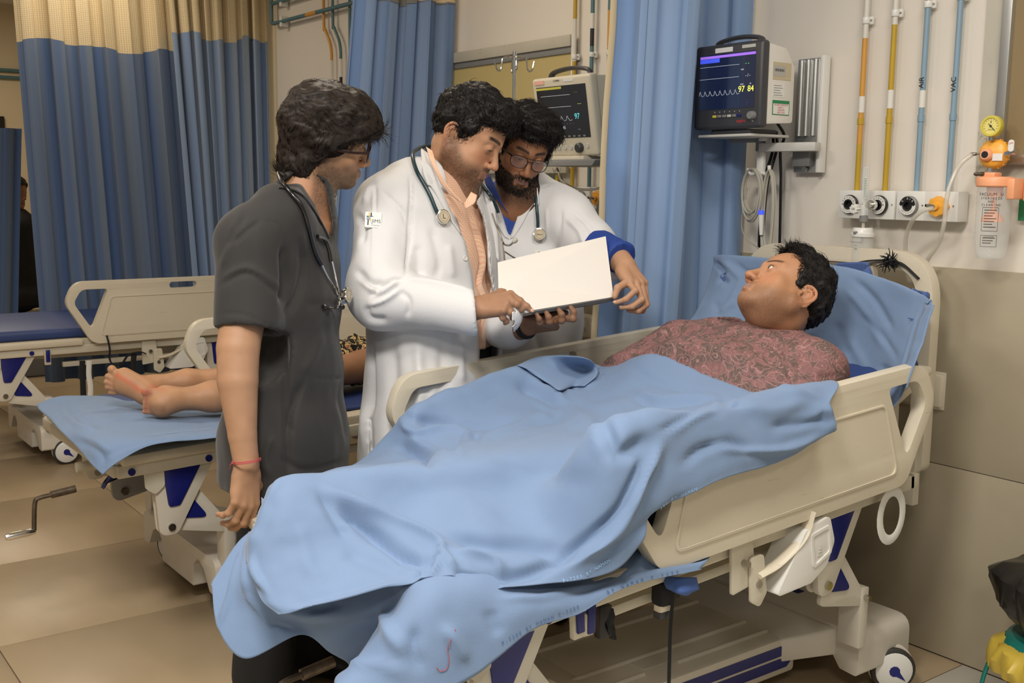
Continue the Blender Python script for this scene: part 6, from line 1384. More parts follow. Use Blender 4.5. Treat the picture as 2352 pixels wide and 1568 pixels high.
# lapels and collar
def flap(rows, hit, name='lapel', m='coat_white', par=doc, off=(.004, .010), th=.0022):
    G = []
    for r in rows: G.append([hit(px, py, o)[0] for px, py, o in r])
    return patch(name, G, m, par, nu=5, nv=5, thick=th)
flap([[(968, 340, .02), (985, 352, .03)], [(966, 362, .012), (998, 392, .025)], [(972, 398, .010), (1018, 440, .015)], [(980, 428, .010), (1026, 448, .010)]], hd, 'collar')
flap([[(985, 424, .008), (1024, 446, .010)], [(1000, 445, .005), (1044, 498, .006)], [(1030, 500, .004), (1058, 540, .004)]], hd)
flap([[(1092, 425, .03), (1102, 432, .03)], [(1094, 458, .02), (1118, 470, .02)], [(1106, 500, .012), (1134, 540, .012)], [(1117, 560, .008), (1140, 600, .008)]], hd)
# shirt collar
sc1 = lambda rows: patch('shirt_collar', [[np.asarray(q, float) for q in r] for r in rows], 'shirt_peach', doc, nu=5, nv=5, thick=.002)
sc1([[PZ(978, 336, 2.95), PZ(992, 346, 2.92)], [PZ(990, 372, 2.90), PZ(1008, 392, 2.885)], [PZ(1010, 415, 2.885), PZ(1032, 432, 2.875)], [PZ(1030, 445, 2.885), PZ(1066, 470, 2.875)]])
sc1([[PZ(1064, 470, 2.878), PZ(1070, 480, 2.875)], [PZ(1074, 454, 2.875), PZ(1090, 466, 2.872)], [PZ(1082, 440, 2.89), PZ(1096, 448, 2.885)]])
for px, py in ((1068, 593), (1093, 833)):
    p, n = hd(px, py, .001); b_ = MB().lathe([(0, 0), (.0075, 0), (.008, .0012), (.0065, .0022), (.005, .0014), (0, .0014)], p, ax=n, n=18).build('button', 'white_plastic', coatD)
p, n = hsh(1090, 670, .001)
# sleeve badge
mat('badge_blue', (96, 140, 180), .6); mat('badge_yellow', (222, 184, 90), .6); mat('badge_navy', (38, 48, 66), .6)
p, n = hd(857, 509, .007); n = unit(n*.45-unit(ray(857, 509))*.55); ux = unit(PZ(877, 509, 2.85)-PZ(838, 508, 2.85)); ux = unit(ux-n*(ux@n)); uy = unit(np.cross(n, ux)); uy = uy if uy[2] > 0 else -uy
bd = MB().prism(rrect(-.0225, -.0225, .0225, .0225, .003), lambda u, v, t: p+ux*u+uy*v+n*t, -.016, .001).build('sleeve_badge', 'white_print', coatD)
def bar(u0, v0, u1, v1, m, r=.0015): MB().prism(rrect(u0, v0, u1, v1, r), lambda u, v, t: p+ux*u+uy*v+n*t, .0009, .0013).build('badge_mark', m, bd)
bar(-.013, .006, -.0095, .021, 'badge_yellow'); bar(-.008, .008, -.0045, .021, 'badge_navy'); bar(-.019, .0075, -.009, .0105, 'badge_navy'); bar(-.010, .0085, .0, .0115, 'badge_blue'); bar(-.019, -.0005, -.009, .0025, 'badge_blue'); bar(-.019, .0035, -.007, .006, 'badge_blue'); bar(-.0155, -.0165, -.012, .0, 'badge_navy'); bar(-.0095, -.006, -.006, .004, 'badge_yellow')
text('badge_text', 'JIMS', .0145, p+ux*.0085+uy*(-.004)+n*.0012, ux, uy, 'badge_navy', bd, depth=.0001); text('badge_text', 'Hospital', .0072, p+ux*.007+uy*(-.0155)+n*.0012, ux, uy, 'mid_grey', bd, depth=.0001)
def zl(x, y, z):
    a = np.abs(x); lim = np.interp(y, [-.13, -.05, -.034, -.028, .004, .010, .026, .034, .05, .075, .13], [-.070, -.062, -.05, .016, .016, -.022, -.022, .022, .048, .056, .062]); return lim-z
def fl(P): y = P[:, 1]; z = P[:, 2]; v = np.zeros_like(P); v[:, 1] = .8*(z > .06)-.3*(z < .03); v[:, 2] = -.5-.7*(z < .06); v[:, 0] = .3*np.sign(P[:, 0])+.2*np.sin(P[:, 1]*90); return v
def pr(g, H): g.ell(H.w((0, .060, .080)), V3(.066, .045, .034)*H.s, H.R, .03); g.ell(H.w((0, .01, .10)), V3(.075, .085, .036)*H.s, H.R, .03)
make_hair('hair', 'hair_black', HD, doc, zl, .012, fl, n=8500, L=.026, r=.0008, lift=.10, curl=.16, cf=150, hug=.30, seed=5, h=.003, groove=.004, prims=pr)
# ================================================================ THE BEARDED DOCTOR
KS = 1.05
HT = Head(PZ(1198, 341, 3.22), [[-0.255, -0.947, 0.197], [0.86, -0.315, -0.401], [0.441, 0.067, 0.895]], .95*KS)
dt = person((0, 0, 0), 'bearded man in glasses, white coat and blue shirt, leaning over the folder from behind')
F = horiz(.25, -1); Sd = unit(np.cross(F, UP))
g = SDF(HT.c-V3(.19, .19, .34), HT.c+V3(.19, .19, .16), .0026); head_sdf(g, HT, lid=.0030, lidz=-.0048, ears=(1, 1))
g.cone(HT.w((0, -.028, -.05)), PZ(1190, 455, 3.28), .056, .062, .03); g.cone(PZ(1190, 455, 3.28), PZ(1192, 500, 3.31), .062, .075, .04); g.cone(HT.w((0, .02, -.08)), PZ(1178, 482, 3.255), .035, .035, .03)
V, Q = g.mesh(); V = relax(V, Q, 1, .4); parts = [(V, Q, skin_colors(HT.l(V), HT, (150, 104, 74), .92, brow=1, seed=9, lips=(.5, .28, .24)))]
# left hand pinching the folder corner
g = SDF(PZ(1440, 650, 2.97)-V3(.13, .13, .13), PZ(1440, 650, 2.97)+V3(.13, .13, .13), .0024); wr = PZ(1436, 612, 3.03)
g.cone(PZ(1412, 585, 3.08), wr, .036, .031, .02)
fx = [[PZ(1459, 668, 2.925), PZ(1437, 688, 2.92), PZ(1414, 695, 2.925)], [PZ(1474, 688, 2.935), PZ(1452, 704, 2.93), PZ(1427, 706, 2.935)], [PZ(1484, 700, 2.955), PZ(1466, 714, 2.95), PZ(1444, 713, 2.95)], [PZ(1486, 698, 2.98), PZ(1476, 714, 2.975), PZ(1460, 716, 2.97)]]
nl = hand(g, wr, PZ(1474, 664, 2.955)-wr, unit(-_w*.8+_u*.3+_r*.45), .98, -1, fingers=fx, thumb_pts=[PZ(1446, 645, 2.96), PZ(1419, 661, 2.935), PZ(1412, 681, 2.93)])
V, Q = g.mesh(); V = relax(V, Q, 1, .5); parts.append((V, Q, finger_shade(V, (176, 134, 104))))
# right hand underneath the folder
g = SDF(PZ(1262, 738, 2.86)-V3(.14, .14, .10), PZ(1262, 738, 2.86)+V3(.14, .14, .10), .0026); wr = PZ(1211, 748, 2.95); g.cone(PZ(1180, 760, 3.0), wr, .033, .029, .01)
fx = [[PZ(1316, 732, 2.86), PZ(1318, 716, 2.86), PZ(1311, 706, 2.865)], [PZ(1290, 735, 2.845), PZ(1290, 722, 2.84), PZ(1284, 712, 2.845)], [PZ(1262, 738, 2.825), PZ(1260, 728, 2.82), PZ(1255, 718, 2.825)], [PZ(1240, 740, 2.82), PZ(1238, 732, 2.81), PZ(1233, 722, 2.81)]]
hand(g, wr, PZ(1276, 740, 2.90)-wr, unit(-_u*.85-_w*.45), .98, 1, fingers=fx, thumb_pts=[PZ(1250, 728, 2.98), PZ(1280, 722, 2.99), PZ(1300, 718, 2.98)])
V, Q = g.mesh(); V = relax(V, Q, 1, .5); parts.append((V, Q, finger_shade(V, (130, 94, 70))))
V, Q, C = joinmesh(parts); body = fastmesh('body', V, Q, 'skin', dt); setcol(body, C); eyes(HT, body, gaze=(0, .75, -.6), lid=.0030, lidz=-.0048); nail_caps(nl[:3], body, 1.0)
ht = Hit()
def torsoT(h):
    g = SDF(V3(-3.34, -1.34, .50), V3(-2.34, -.44, 1.54), h); sec = lambda px, py, z, w, d: (PZ(px, py, z), w, d, Sd, F)
    g.loft([sec(1195, 430, 3.36, .08, .065), sec(1200, 462, 3.35, .155, .08), sec(1205, 510, 3.34, .195, .10), sec(1210, 600, 3.34, .185, .11), sec(1215, 740, 3.36, .165, .115), sec(1215, 860, 3.38, .165, .12), sec(1215, 960, 3.38, .17, .13)], .05); return g
g = torsoT(.0062); g.D += .012; V, Q = g.mesh(); V = relax(V, Q, 2); N = vnormals(V, Q); V = sculpt(V, N, [([(1168, 490), (1166, 520), (1166, 560)], 2, .004), ([(1120, 440), (1150, 480), (1165, 500)], 3, -.003)])
recT = [(1112, 395), (1118, 440), (1140, 470), (1152, 500), (1166, 535), (1172, 548), (1180, 520), (1196, 480), (1222, 458), (1228, 430), (1230, 395)]
fastmesh('shirt', V, Q, 'shirt_blue', dt)
legs(dt, V3(-2.78, -.76, .78), V3(-2.80, -.94, .78), 'trouser_black', (V3(-2.80, -.74, 0), V3(-2.83, -.96, 0)), fwd=F, top=.82, r=(.10, .075, .06))
g = torsoT(.0058)
g.cone(PZ(1270, 475, 3.30), PZ(1300, 500, 3.28), .07, .075, .04); g.cone(PZ(1298, 498, 3.28), PZ(1358, 560, 3.20), .075, .070, .04); g.cone(PZ(1358, 560, 3.20), PZ(1385, 610, 3.12), .068, .060, .03)
g.cone(PZ(1120, 490, 3.36), PZ(1110, 640, 3.30), .07, .07, .04); g.cone(PZ(1110, 650, 3.30), PZ(1165, 750, 3.05), .07, .060, .04); g.cone(PZ(1150, 750, 3.06), PZ(1178, 753, 3.02), .056, .050, .02)
g.func(lambda x, y, z: .62-z+0*x+0*y, V3(-2.8, -.85, .72), .8, 0, 'i')
recess(g, recT, .022, PZ(1175, 480, 3.2), .3, soft=3)
st = [([(1290, 480), (1285, 530), (1285, 590)], 4, -.006), ([(1300, 500), (1330, 530), (1345, 570)], 6, .005), ([(1310, 480), (1345, 510), (1370, 550)], 6, -.005), ([(1320, 560), (1350, 575), (1370, 600)], 6, -.006), ([(1255, 480), (1258, 560)], 3, .003), ([(1180, 640), (1230, 770), (1240, 820)], 8, -.006), ([(1225, 500), (1222, 560)], 2, .002)]
cloth('lab_coat', g, 'coat_white', dt, [(p, w, a*AMP) for p, w, a in st], noise=.005, nscale=9, aniso=(1, 1, .5), seed=12, rel=2, hit=ht)
coatT = [c for c in dt.children if c.name.startswith('lab_coat')][0]
flap([[(1222, 445, .014), (1236, 440, .02)], [(1216, 466, .008), (1240, 470, .010)], [(1198, 482, .006), (1223, 474, .008)], [(1183, 520, .004), (1200, 512, .005)], [(1172, 550, .003), (1180, 545, .003)]], ht, par=dt)
flap([[(1100, 430, .02), (1118, 440, .018)], [(1108, 460, .012), (1134, 470, .012)], [(1128, 500, .008), (1150, 505, .008)], [(1146, 522, .006), (1164, 540, .005)], [(1160, 545, .003), (1170, 550, .003)]], ht, par=dt)
def cl2(rows): patch('shirt_collar', rows, 'shirt_blue', dt, nu=5, nv=5, thick=.002)
cl2([[PZ(1112, 405, 3.24), PZ(1124, 400, 3.22)], [PZ(1116, 425, 3.22), PZ(1140, 436, 3.19)], [PZ(1128, 444, 3.215), PZ(1152, 466, 3.19)], [PZ(1148, 466, 3.215), PZ(1166, 490, 3.20)]])
cl2([[PZ(1230, 405, 3.28), PZ(1222, 412, 3.27)], [PZ(1229, 430, 3.25), PZ(1206, 448, 3.235)], [PZ(1222, 452, 3.235), PZ(1188, 470, 3.225)], [PZ(1200, 474, 3.225), PZ(1172, 490, 3.22)]])
# blue cuff past the coat sleeve
g = SDF(PZ(1405, 590, 3.07)-V3(.09, .09, .09), PZ(1405, 590, 3.07)+V3(.09, .09, .09), .004); g.cone(PZ(1378, 575, 3.13), PZ(1424, 590, 3.055), .058, .046, 0)
c_ = PZ(1424, 596, 3.05); d_ = unit(PZ(1436, 610, 3.03)-PZ(1390, 575, 3.12)); g.func(lambda x, y, z: (x-c_[0])*d_[0]+(y-c_[1])*d_[1]+(z-c_[2])*d_[2], c_, .15, 0, 'i'); cloth('shirt_cuff', g, 'shirt_blue', dt, noise=.004, nscale=20, rel=1)
qb = PZ(1208, 751, 2.955); db = unit(PZ(1230, 747, 2.92)-PZ(1190, 755, 2.98)); g = SDF(PZ(1205, 752, 2.96)-V3(.07, .07, .07), PZ(1205, 752, 2.96)+V3(.07, .07, .07), .004); g.cone(PZ(1207, 751, 2.957), PZ(1210, 750.5, 2.951), .0335, .0335, 0); g.func(lambda x, y, z: np.abs((x-qb[0])*db[0]+(y-qb[1])*db[1]+(z-qb[2])*db[2])-.011, qb, .08, 0, 'i'); V, Q = g.mesh(); tag(fastmesh('wrist_band', V, Q, 'black_cloth'), 'black wrist band under the folder on the bearded doctor\'s wrist', 'wrist band')
nbp, nbn = ht(1240, 583, .003); ux = unit(np.cross(UP, nbn)); uy = np.cross(nbn, ux)
bdg = MB().prism(rrect(-.017, -.012, .017, .010, .002), lambda u, v, t: nbp+ux*u+uy*v+nbn*t, 0, .002).build('name_badge', 'white_print', coatT); MB().prism(rrect(-.009, -.006, -.006, .007, .001), lambda u, v, t: nbp+ux*u+uy*v+nbn*t, .002, .0025).build('badge_mark', 'badge_yellow', bdg); MB().prism(rrect(-.005, -.006, -.0025, .007, .001), lambda u, v, t: nbp+ux*u+uy*v+nbn*t, .002, .0025).build('badge_mark', 'badge_navy', bdg)
def zl(x, y, z):
    a = np.abs(x); lim = np.interp(y, [-.13, -.05, -.034, -.028, .004, .010, .030, .040, .055, .075, .13], [-.065, -.06, -.04, .018, .018, -.02, -.02, .03, .055, .062, .068]); return lim-z
def fl(P): y = P[:, 1]; z = P[:, 2]; v = np.zeros_like(P); v[:, 1] = .6*(z > .06)-.3*(z < .03); v[:, 2] = -.3-.7*(z < .05); v[:, 0] = -.5+.2*np.sin(P[:, 1]*90); return v
def pr(g, H): g.ell(H.w((-.015, .052, .088)), V3(.068, .045, .036)*H.s, H.R, .03); g.ell(H.w((0, .0, .10)), V3(.078, .085, .034)*H.s, H.R, .03)
make_hair('hair', 'hair_black', HT, dt, zl, .013, fl, n=8000, L=.030, r=.00075, lift=.20, curl=.24, cf=140, hug=.26, seed=8, h=.003, groove=.004, prims=pr)
def beard_hair(H, par, V_, dens, Lh, seed, m='beard_black', amt=1):
    P = H.l(V_); x, y, z = P.T; jl = np.interp(y, [-.03, .0, .02, .05, .08, .11], [-.015, -.012, -.030, -.052, -.058, -.055]); mou = (np.abs(x) < .028) & (z < -.056) & (z > -.068) & (y > .07); free = (np.abs(x) < .024) & (z > -.088) & (z < -.068) & (y > .07)
    ok = ((z < jl-.002) & (y > -.02) & (z > -.120) & ~free) | mou; idx = np.flatnonzero(ok); rr = np.random.RandomState(seed); idx = rr.choice(idx, dens)
    c = np.array([0, -.01, -.03]); N_ = P[idx]-c; N_ /= np.linalg.norm(N_, axis=1)[:, None]; D = (N_*.45+np.array([0, .15, -.9])+rr.randn(dens, 3)*.18)@H.R
    sv, sq = strands(V_[idx], D, np.full(dens, Lh), .0007, 3, curl=.2, cf=200, seed=seed, sides=3); return fastmesh('beard', sv, sq, m, par)
beard_hair(HT, dt, parts[0][0], 4200, .0065, 3)
beard_hair(HS, stu, Vs_head, 500, .008, 5) if 'Vs_head' in globals() else None
finish(dt, (-2.80, -.86, 0)); finish(doc, (-2.71, -1.28, 0))
gl = glasses('', HT, 'frame_black', rim=.0013, lensw=.0265, lensh=.0185, zc=-.010); tag(gl, 'thin black rimmed glasses worn by the bearded doctor', 'glasses')
KS = 1.07
stetho('dark green stethoscope with a round chest piece on the heavier doctor\'s coat', [PZ(1055, 345, 3.10), PZ(985, 336, 3.06), PZ(955, 345, 2.98), (949, 365), (957, 395), (972, 425), (985, 450), (997, 480), (1003, 492)], hd, chest=(1013, 500), face='L', chest_r=.0215, r=.0058, off=.008)
stetho('dark green stethoscope with steel ear tubes hanging in front of the bearded doctor', [(1100, 428), (1108, 448), (1118, 462), (1126, 478), (1130, 490)], hd, r=.0055, off=.02, ear=([PZ(1130, 490, 2.90), PZ(1140, 520, 2.90), PZ(1152, 548, 2.91), PZ(1158, 560, 2.92), PZ(1170, 563, 2.93), PZ(1180, 555, 2.93)], [PZ(1152, 552, 2.91), PZ(1156, 575, 2.92), PZ(1159, 600, 2.93)], [PZ(1158, 577, 2.93), PZ(1175, 588, 2.95), PZ(1190, 597, 2.97)]), par_tip='cable_grey')
KS = 1.05
stetho('stethoscope with a plain silver chest piece hung on the bearded doctor', [PZ(1170, 400, 3.42), PZ(1215, 402, 3.36), (1226, 425), (1231, 445), (1235, 480), (1237, 505), (1236, 522)], ht, chest=(1236, 540), face='Banyo', chest_r=.0205, r=.0052, off=.008)
# ================================================================ FOLDER
mat('paper', (226, 220, 211), .7, bump=.02); mat('board_dark', (70, 72, 74), .4)
fo = empty('folder', (0, 0, 0), 'open white folder held up between the two white-coated doctors', 'folder')
KS = 1.0
c4 = [PZ(1143, 603, 3.07), PZ(1391, 543, 3.19), PZ(1409, 682, 3.09), PZ(1222, 713, 2.952), PZ(1145, 668, 2.99)]
nrm = unit(np.cross(c4[1]-c4[0], c4[3]-c4[0])); nrm = nrm if nrm@(_w) < 0 else -nrm
def slab(P, t0, t1, nm, m, par=fo): k = len(P); V = [p+nrm*t0 for p in P]+[p+nrm*t1 for p in P]; return MB().add(V, [tuple(range(k))[::-1], tuple(range(k, 2*k))]+[(i, (i+1) % k, k+(i+1) % k, k+i) for i in range(k)]).build(nm, m, par)
slab(c4, 0, .0012, 'cover', 'paper'); slab([p*.998+np.mean(c4, 0)*.002 for p in c4], -.004, -.0005, 'page_block', 'paper')
bt = [c4[3]+V3(0, 0, -.001), c4[2]+V3(0, 0, -.001)]; dn = unit(-_u*.75+_w*.65)
e = MB(); back = unit(_w*.9+_r*-.2); back[2] = 0; back = unit(back); V = [bt[0]-V3(0, 0, .002), bt[1]-V3(0, 0, .002), bt[1]+back*.16-V3(0, 0, .03), bt[0]+back*.16-V3(0, 0, .03)]; V2 = [v-V3(0, 0, .008) for v in V]
e.add(V+V2, [(0, 1, 2, 3), (7, 6, 5, 4), (0, 4, 5, 1), (1, 5, 6, 2), (2, 6, 7, 3), (3, 7, 4, 0)]); e.build('dark_back_board', 'board_dark', fo)
finish(fo, np.mean(c4, 0))
# ================================================================ THE PATIENT IN THE FOREGROUND BED
KS = 1.0
def cloth_mat(name, rgb, rough=.8, var=.06, bump=.12):
    m = mat(name, rgb, rough, var=var, scale=2.5, bump=bump, bscale=380, sheen=.15); return m
cloth_mat('sheet_blue', (111, 134, 166)); cloth_mat('sheet_blue_dark', (62, 86, 140))
def paisley():
    m = mat('shirt_paisley', (132, 88, 86), .75, bump=.1, bscale=300); nt = m.node_tree; b = nt.nodes['Principled BSDF']; tc = nt.nodes.new('ShaderNodeTexCoord')
    n1 = nt.nodes.new('ShaderNodeTexNoise'); n1.inputs['Scale'].default_value = 18; n1.inputs['Detail'].default_value = 2; nt.links.new(tc.outputs['Object'], n1.inputs['Vector'])
    sub = nt.nodes.new('ShaderNodeVectorMath'); sub.operation = 'MULTIPLY_ADD'; nt.links.new(n1.outputs['Color'], sub.inputs[0]); sub.inputs[1].default_value = (.06, .06, .06); nt.links.new(tc.outputs['Object'], sub.inputs[2])
    v = nt.nodes.new('ShaderNodeTexVoronoi'); v.inputs['Scale'].default_value = 24; nt.links.new(sub.outputs[0], v.inputs['Vector'])
    # rings and curls around the cell centres
    ml = nt.nodes.new('ShaderNodeMath'); ml.operation = 'MULTIPLY'; ml.inputs[1].default_value = 24; nt.links.new(v.outputs['Distance'], ml.inputs[0])
    sn = nt.nodes.new('ShaderNodeMath'); sn.operation = 'SINE'; nt.links.new(ml.outputs[0], sn.inputs[0])
    r1 = nt.nodes.new('ShaderNodeValToRGB'); r1.color_ramp.elements[0].position = .86; r1.color_ramp.elements[1].position = .95; nt.links.new(sn.outputs[0], r1.inputs[0])
    n2 = nt.nodes.new('ShaderNodeTexNoise'); n2.inputs['Scale'].default_value = 34; n2.inputs['Detail'].default_value = 4; nt.links.new(sub.outputs[0], n2.inputs['Vector'])
    r2 = nt.nodes.new('ShaderNodeValToRGB'); r2.color_ramp.elements[0].position = .47; r2.color_ramp.elements[1].position = .53; nt.links.new(n2.outputs[0], r2.inputs[0])
    v2 = nt.nodes.new('ShaderNodeTexVoronoi'); v2.feature = 'DISTANCE_TO_EDGE'; v2.inputs['Scale'].default_value = 60; nt.links.new(sub.outputs[0], v2.inputs['Vector'])
    r3 = nt.nodes.new('ShaderNodeValToRGB'); r3.color_ramp.elements[0].position = .03; r3.color_ramp.elements[1].position = .06; r3.color_ramp.elements[0].color = (1, 1, 1, 1); r3.color_ramp.elements[1].color = (0, 0, 0, 1); nt.links.new(v2.outputs[0], r3.inputs[0])
    a = nt.nodes.new('ShaderNodeMix'); a.data_type = 'RGBA'; a.inputs['A'].default_value = lin((124, 86, 84))+(1,); a.inputs['B'].default_value = lin((92, 74, 68))+(1,); nt.links.new(r2.outputs[0], a.inputs['Factor'])
    c = nt.nodes.new('ShaderNodeMix'); c.data_type = 'RGBA'; c.inputs['B'].default_value = lin((172, 132, 128))+(1,); nt.links.new(a.outputs['Result'], c.inputs['A']); f1 = nt.nodes.new('ShaderNodeMath'); f1.operation = 'MULTIPLY'; f1.inputs[1].default_value = .6; nt.links.new(r1.outputs[0], f1.inputs[0]); nt.links.new(f1.outputs[0], c.inputs['Factor'])
    d = nt.nodes.new('ShaderNodeMix'); d.data_type = 'RGBA'; d.inputs['B'].default_value = lin((150, 112, 108))+(1,); nt.links.new(c.outputs['Result'], d.inputs['A']); f2 = nt.nodes.new('ShaderNodeMath'); f2.operation = 'MULTIPLY'; f2.inputs[1].default_value = .35; nt.links.new(r3.outputs[0], f2.inputs[0]); nt.links.new(f2.outputs[0], d.inputs['Factor']); nt.links.new(d.outputs['Result'], b.inputs['Base Color'])
paisley()
# raised head section of the foreground bed
bk = MB(); hz0, hz1 = V3(-2.08, -1.02, .70), V3(-2.08, -.30, 1.05); dd = unit(hz1-hz0); nn = np.cross((1, 0, 0), dd); nn = nn if nn[2] > 0 else -nn
MB().obox((hz0+hz1)/2-nn*.118, ((1, 0, 0), dd, nn), (.39, .38, .012)).build('backrest_panel', 'bed_plastic', bed1, bevel=.008).location = (2.08, 0, 0)
tag(MB().obox((hz0+hz1)/2-nn*.085, ((1, 0, 0), dd, nn), (.37, .36, .018)).build('mattress', 'mattress_blue', bevel=.015, seg=3), 'raised head section of the foreground mattress behind the patient', 'mattress')
# sheet over the raised head end
X_ = lambda px, py, x: on(px, py, 0, x)
rows = [[X_(1652, 606, -2.46), X_(1668, 600, -2.40), X_(1740, 606, -2.28), X_(1850, 615, -2.12), X_(1930, 628, -1.98), X_(2030, 655, -1.84), X_(2100, 682, -1.72), X_(2130, 698, -1.645)],
        [X_(1640, 588, -2.46), X_(1668, 586, -2.38), X_(1740, 592, -2.26), X_(1850, 600, -2.10), X_(1935, 612, -1.96), X_(2030, 640, -1.82), X_(2105, 672, -1.70), X_(2140, 692, -1.635)],
        [X_(1636, 620, -2.45), X_(1662, 625, -2.37), X_(1740, 640, -2.25), X_(1840, 650, -2.09), X_(1930, 660, -1.95), X_(2030, 690, -1.81), X_(2095, 715, -1.70), X_(2128, 740, -1.63)],
        [X_(1620, 670, -2.44), X_(1650, 680, -2.36), X_(1720, 700, -2.24), X_(1820, 715, -2.08), X_(1920, 725, -1.95), X_(2020, 755, -1.81), X_(2075, 780, -1.70), X_(2108, 800, -1.63)],
        [X_(1595, 720, -2.43), X_(1625, 740, -2.35), X_(1700, 760, -2.23), X_(1800, 785, -2.08), X_(1905, 800, -1.95), X_(2005, 820, -1.81), X_(2055, 835, -1.70), X_(2088, 850, -1.63)],
        [X_(1560, 770, -2.42), X_(1590, 790, -2.34), X_(1670, 820, -2.22), X_(1780, 850, -2.07), X_(1890, 875, -1.94), X_(1985, 890, -1.81), X_(2040, 895, -1.70), X_(2072, 905, -1.625)],
        [X_(1520, 820, -2.42), X_(1550, 840, -2.34), X_(1630, 870, -2.22), X_(1750, 905, -2.07), X_(1860, 940, -1.94), X_(1960, 950, -1.81), X_(2010, 950, -1.70), X_(2030, 960, -1.625)]]
st = [([(1640, 600), (1660, 625), (1650, 650)], 6, -.012), ([(1660, 600), (1700, 640), (1690, 670)], 7, .006), ([(1660, 640), (1672, 650)], 6, -.01), ([(1700, 660), (1660, 720), (1620, 760)], 9, .006), ([(1960, 640), (2010, 690), (2050, 760)], 9, -.006), ([(1940, 660), (1990, 720), (2030, 800)], 9, .005), ([(1980, 720), (2040, 790), (2060, 830)], 7, -.004), ([(1950, 780), (1990, 850)], 9, .004), ([(2020, 840), (2060, 860)], 5, -.004), ([(1920, 740), (1950, 820)], 9, -.004), ([(1690, 600), (1720, 625), (1780, 620)], 5, -.004), ([(1640, 690), (1660, 740)], 8, -.004), ([(1610, 740), (1700, 690)], 5, .003), ([(2115, 700), (2085, 790), (2062, 880)], 2.2, .003)]
st = [(p, w*.9, a*1.5) for p, w, a in st]
o, V, Q = patch('pillow_sheet', rows, 'sheet_blue', None, nu=12, nv=14, strokes=st, noise=.0025, nscale=12, seed=3, thick=.002); tag(o, 'blue sheet over the pillow and raised head end of the foreground bed', 'sheet'); hpl = Hit(); hpl.add(V, Q)
hem = [X_(2148, 694, -1.615), X_(2130, 750, -1.612), X_(2112, 800, -1.612), X_(2092, 850, -1.612), X_(2075, 895, -1.612)]
o, _, _ = patch('sheet_flap', [[X_(2125, 700, -1.645), X_(2146, 700, -1.60)], [X_(2100, 770, -1.64), X_(2122, 775, -1.60)], [X_(2082, 830, -1.64), X_(2098, 840, -1.60)], [X_(2068, 880, -1.64), X_(2078, 893, -1.605)]], 'sheet_blue', None, nu=8, nv=4, thick=.002, noise=.003, nscale=20); tag(o, 'folded near edge of the blue sheet hanging beside the raised head end', 'sheet')
# dark pad and strap with a tassel against the headboard
o, _, _ = patch('pad', [[X_(1920, 604, -2.02), X_(1975, 602, -1.92), X_(1986, 606, -1.90)], [X_(1920, 630, -2.02), X_(1985, 630, -1.90), X_(2000, 640, -1.88)], [X_(1925, 670, -2.02), X_(1995, 675, -1.89), X_(2012, 680, -1.87)]], 'sheet_blue_dark', None, nu=6, nv=6, thick=.012, noise=.004, nscale=14); tag(o, 'dark blue padded corner showing behind the patient\'s pillow sheet', 'pad')
sp = empty('restraint_strap', (0, 0, 0), 'black strap ending in a frayed tassel across the headboard', 'strap')
MB().tube(cr([Y(1945, 612, -.20), Y(1985, 600, -.17), Y(2030, 597, -.165), Y(2048, 599, -.17), Y(2075, 608, -.16), Y(2110, 640, -.16)], 6), .0075, 8, flat=(1, .35)).build('band', 'black_cloth', sp)
rr = np.random.RandomState(3); c = Y(2040, 600, -.18); D = rr.randn(60, 3)*.5+np.array([.4, 0, 0]); sv, sq = strands(np.repeat(c[None], 60, 0)+rr.randn(60, 3)*.006, D, np.full(60, .032), .0022, 3, grav=.05, curl=.3, cf=80, seed=3, sides=4, taper=.5); fastmesh('tassel', sv, sq, 'black_cloth', sp)
finish(sp, Y(2040, 600, -.18))
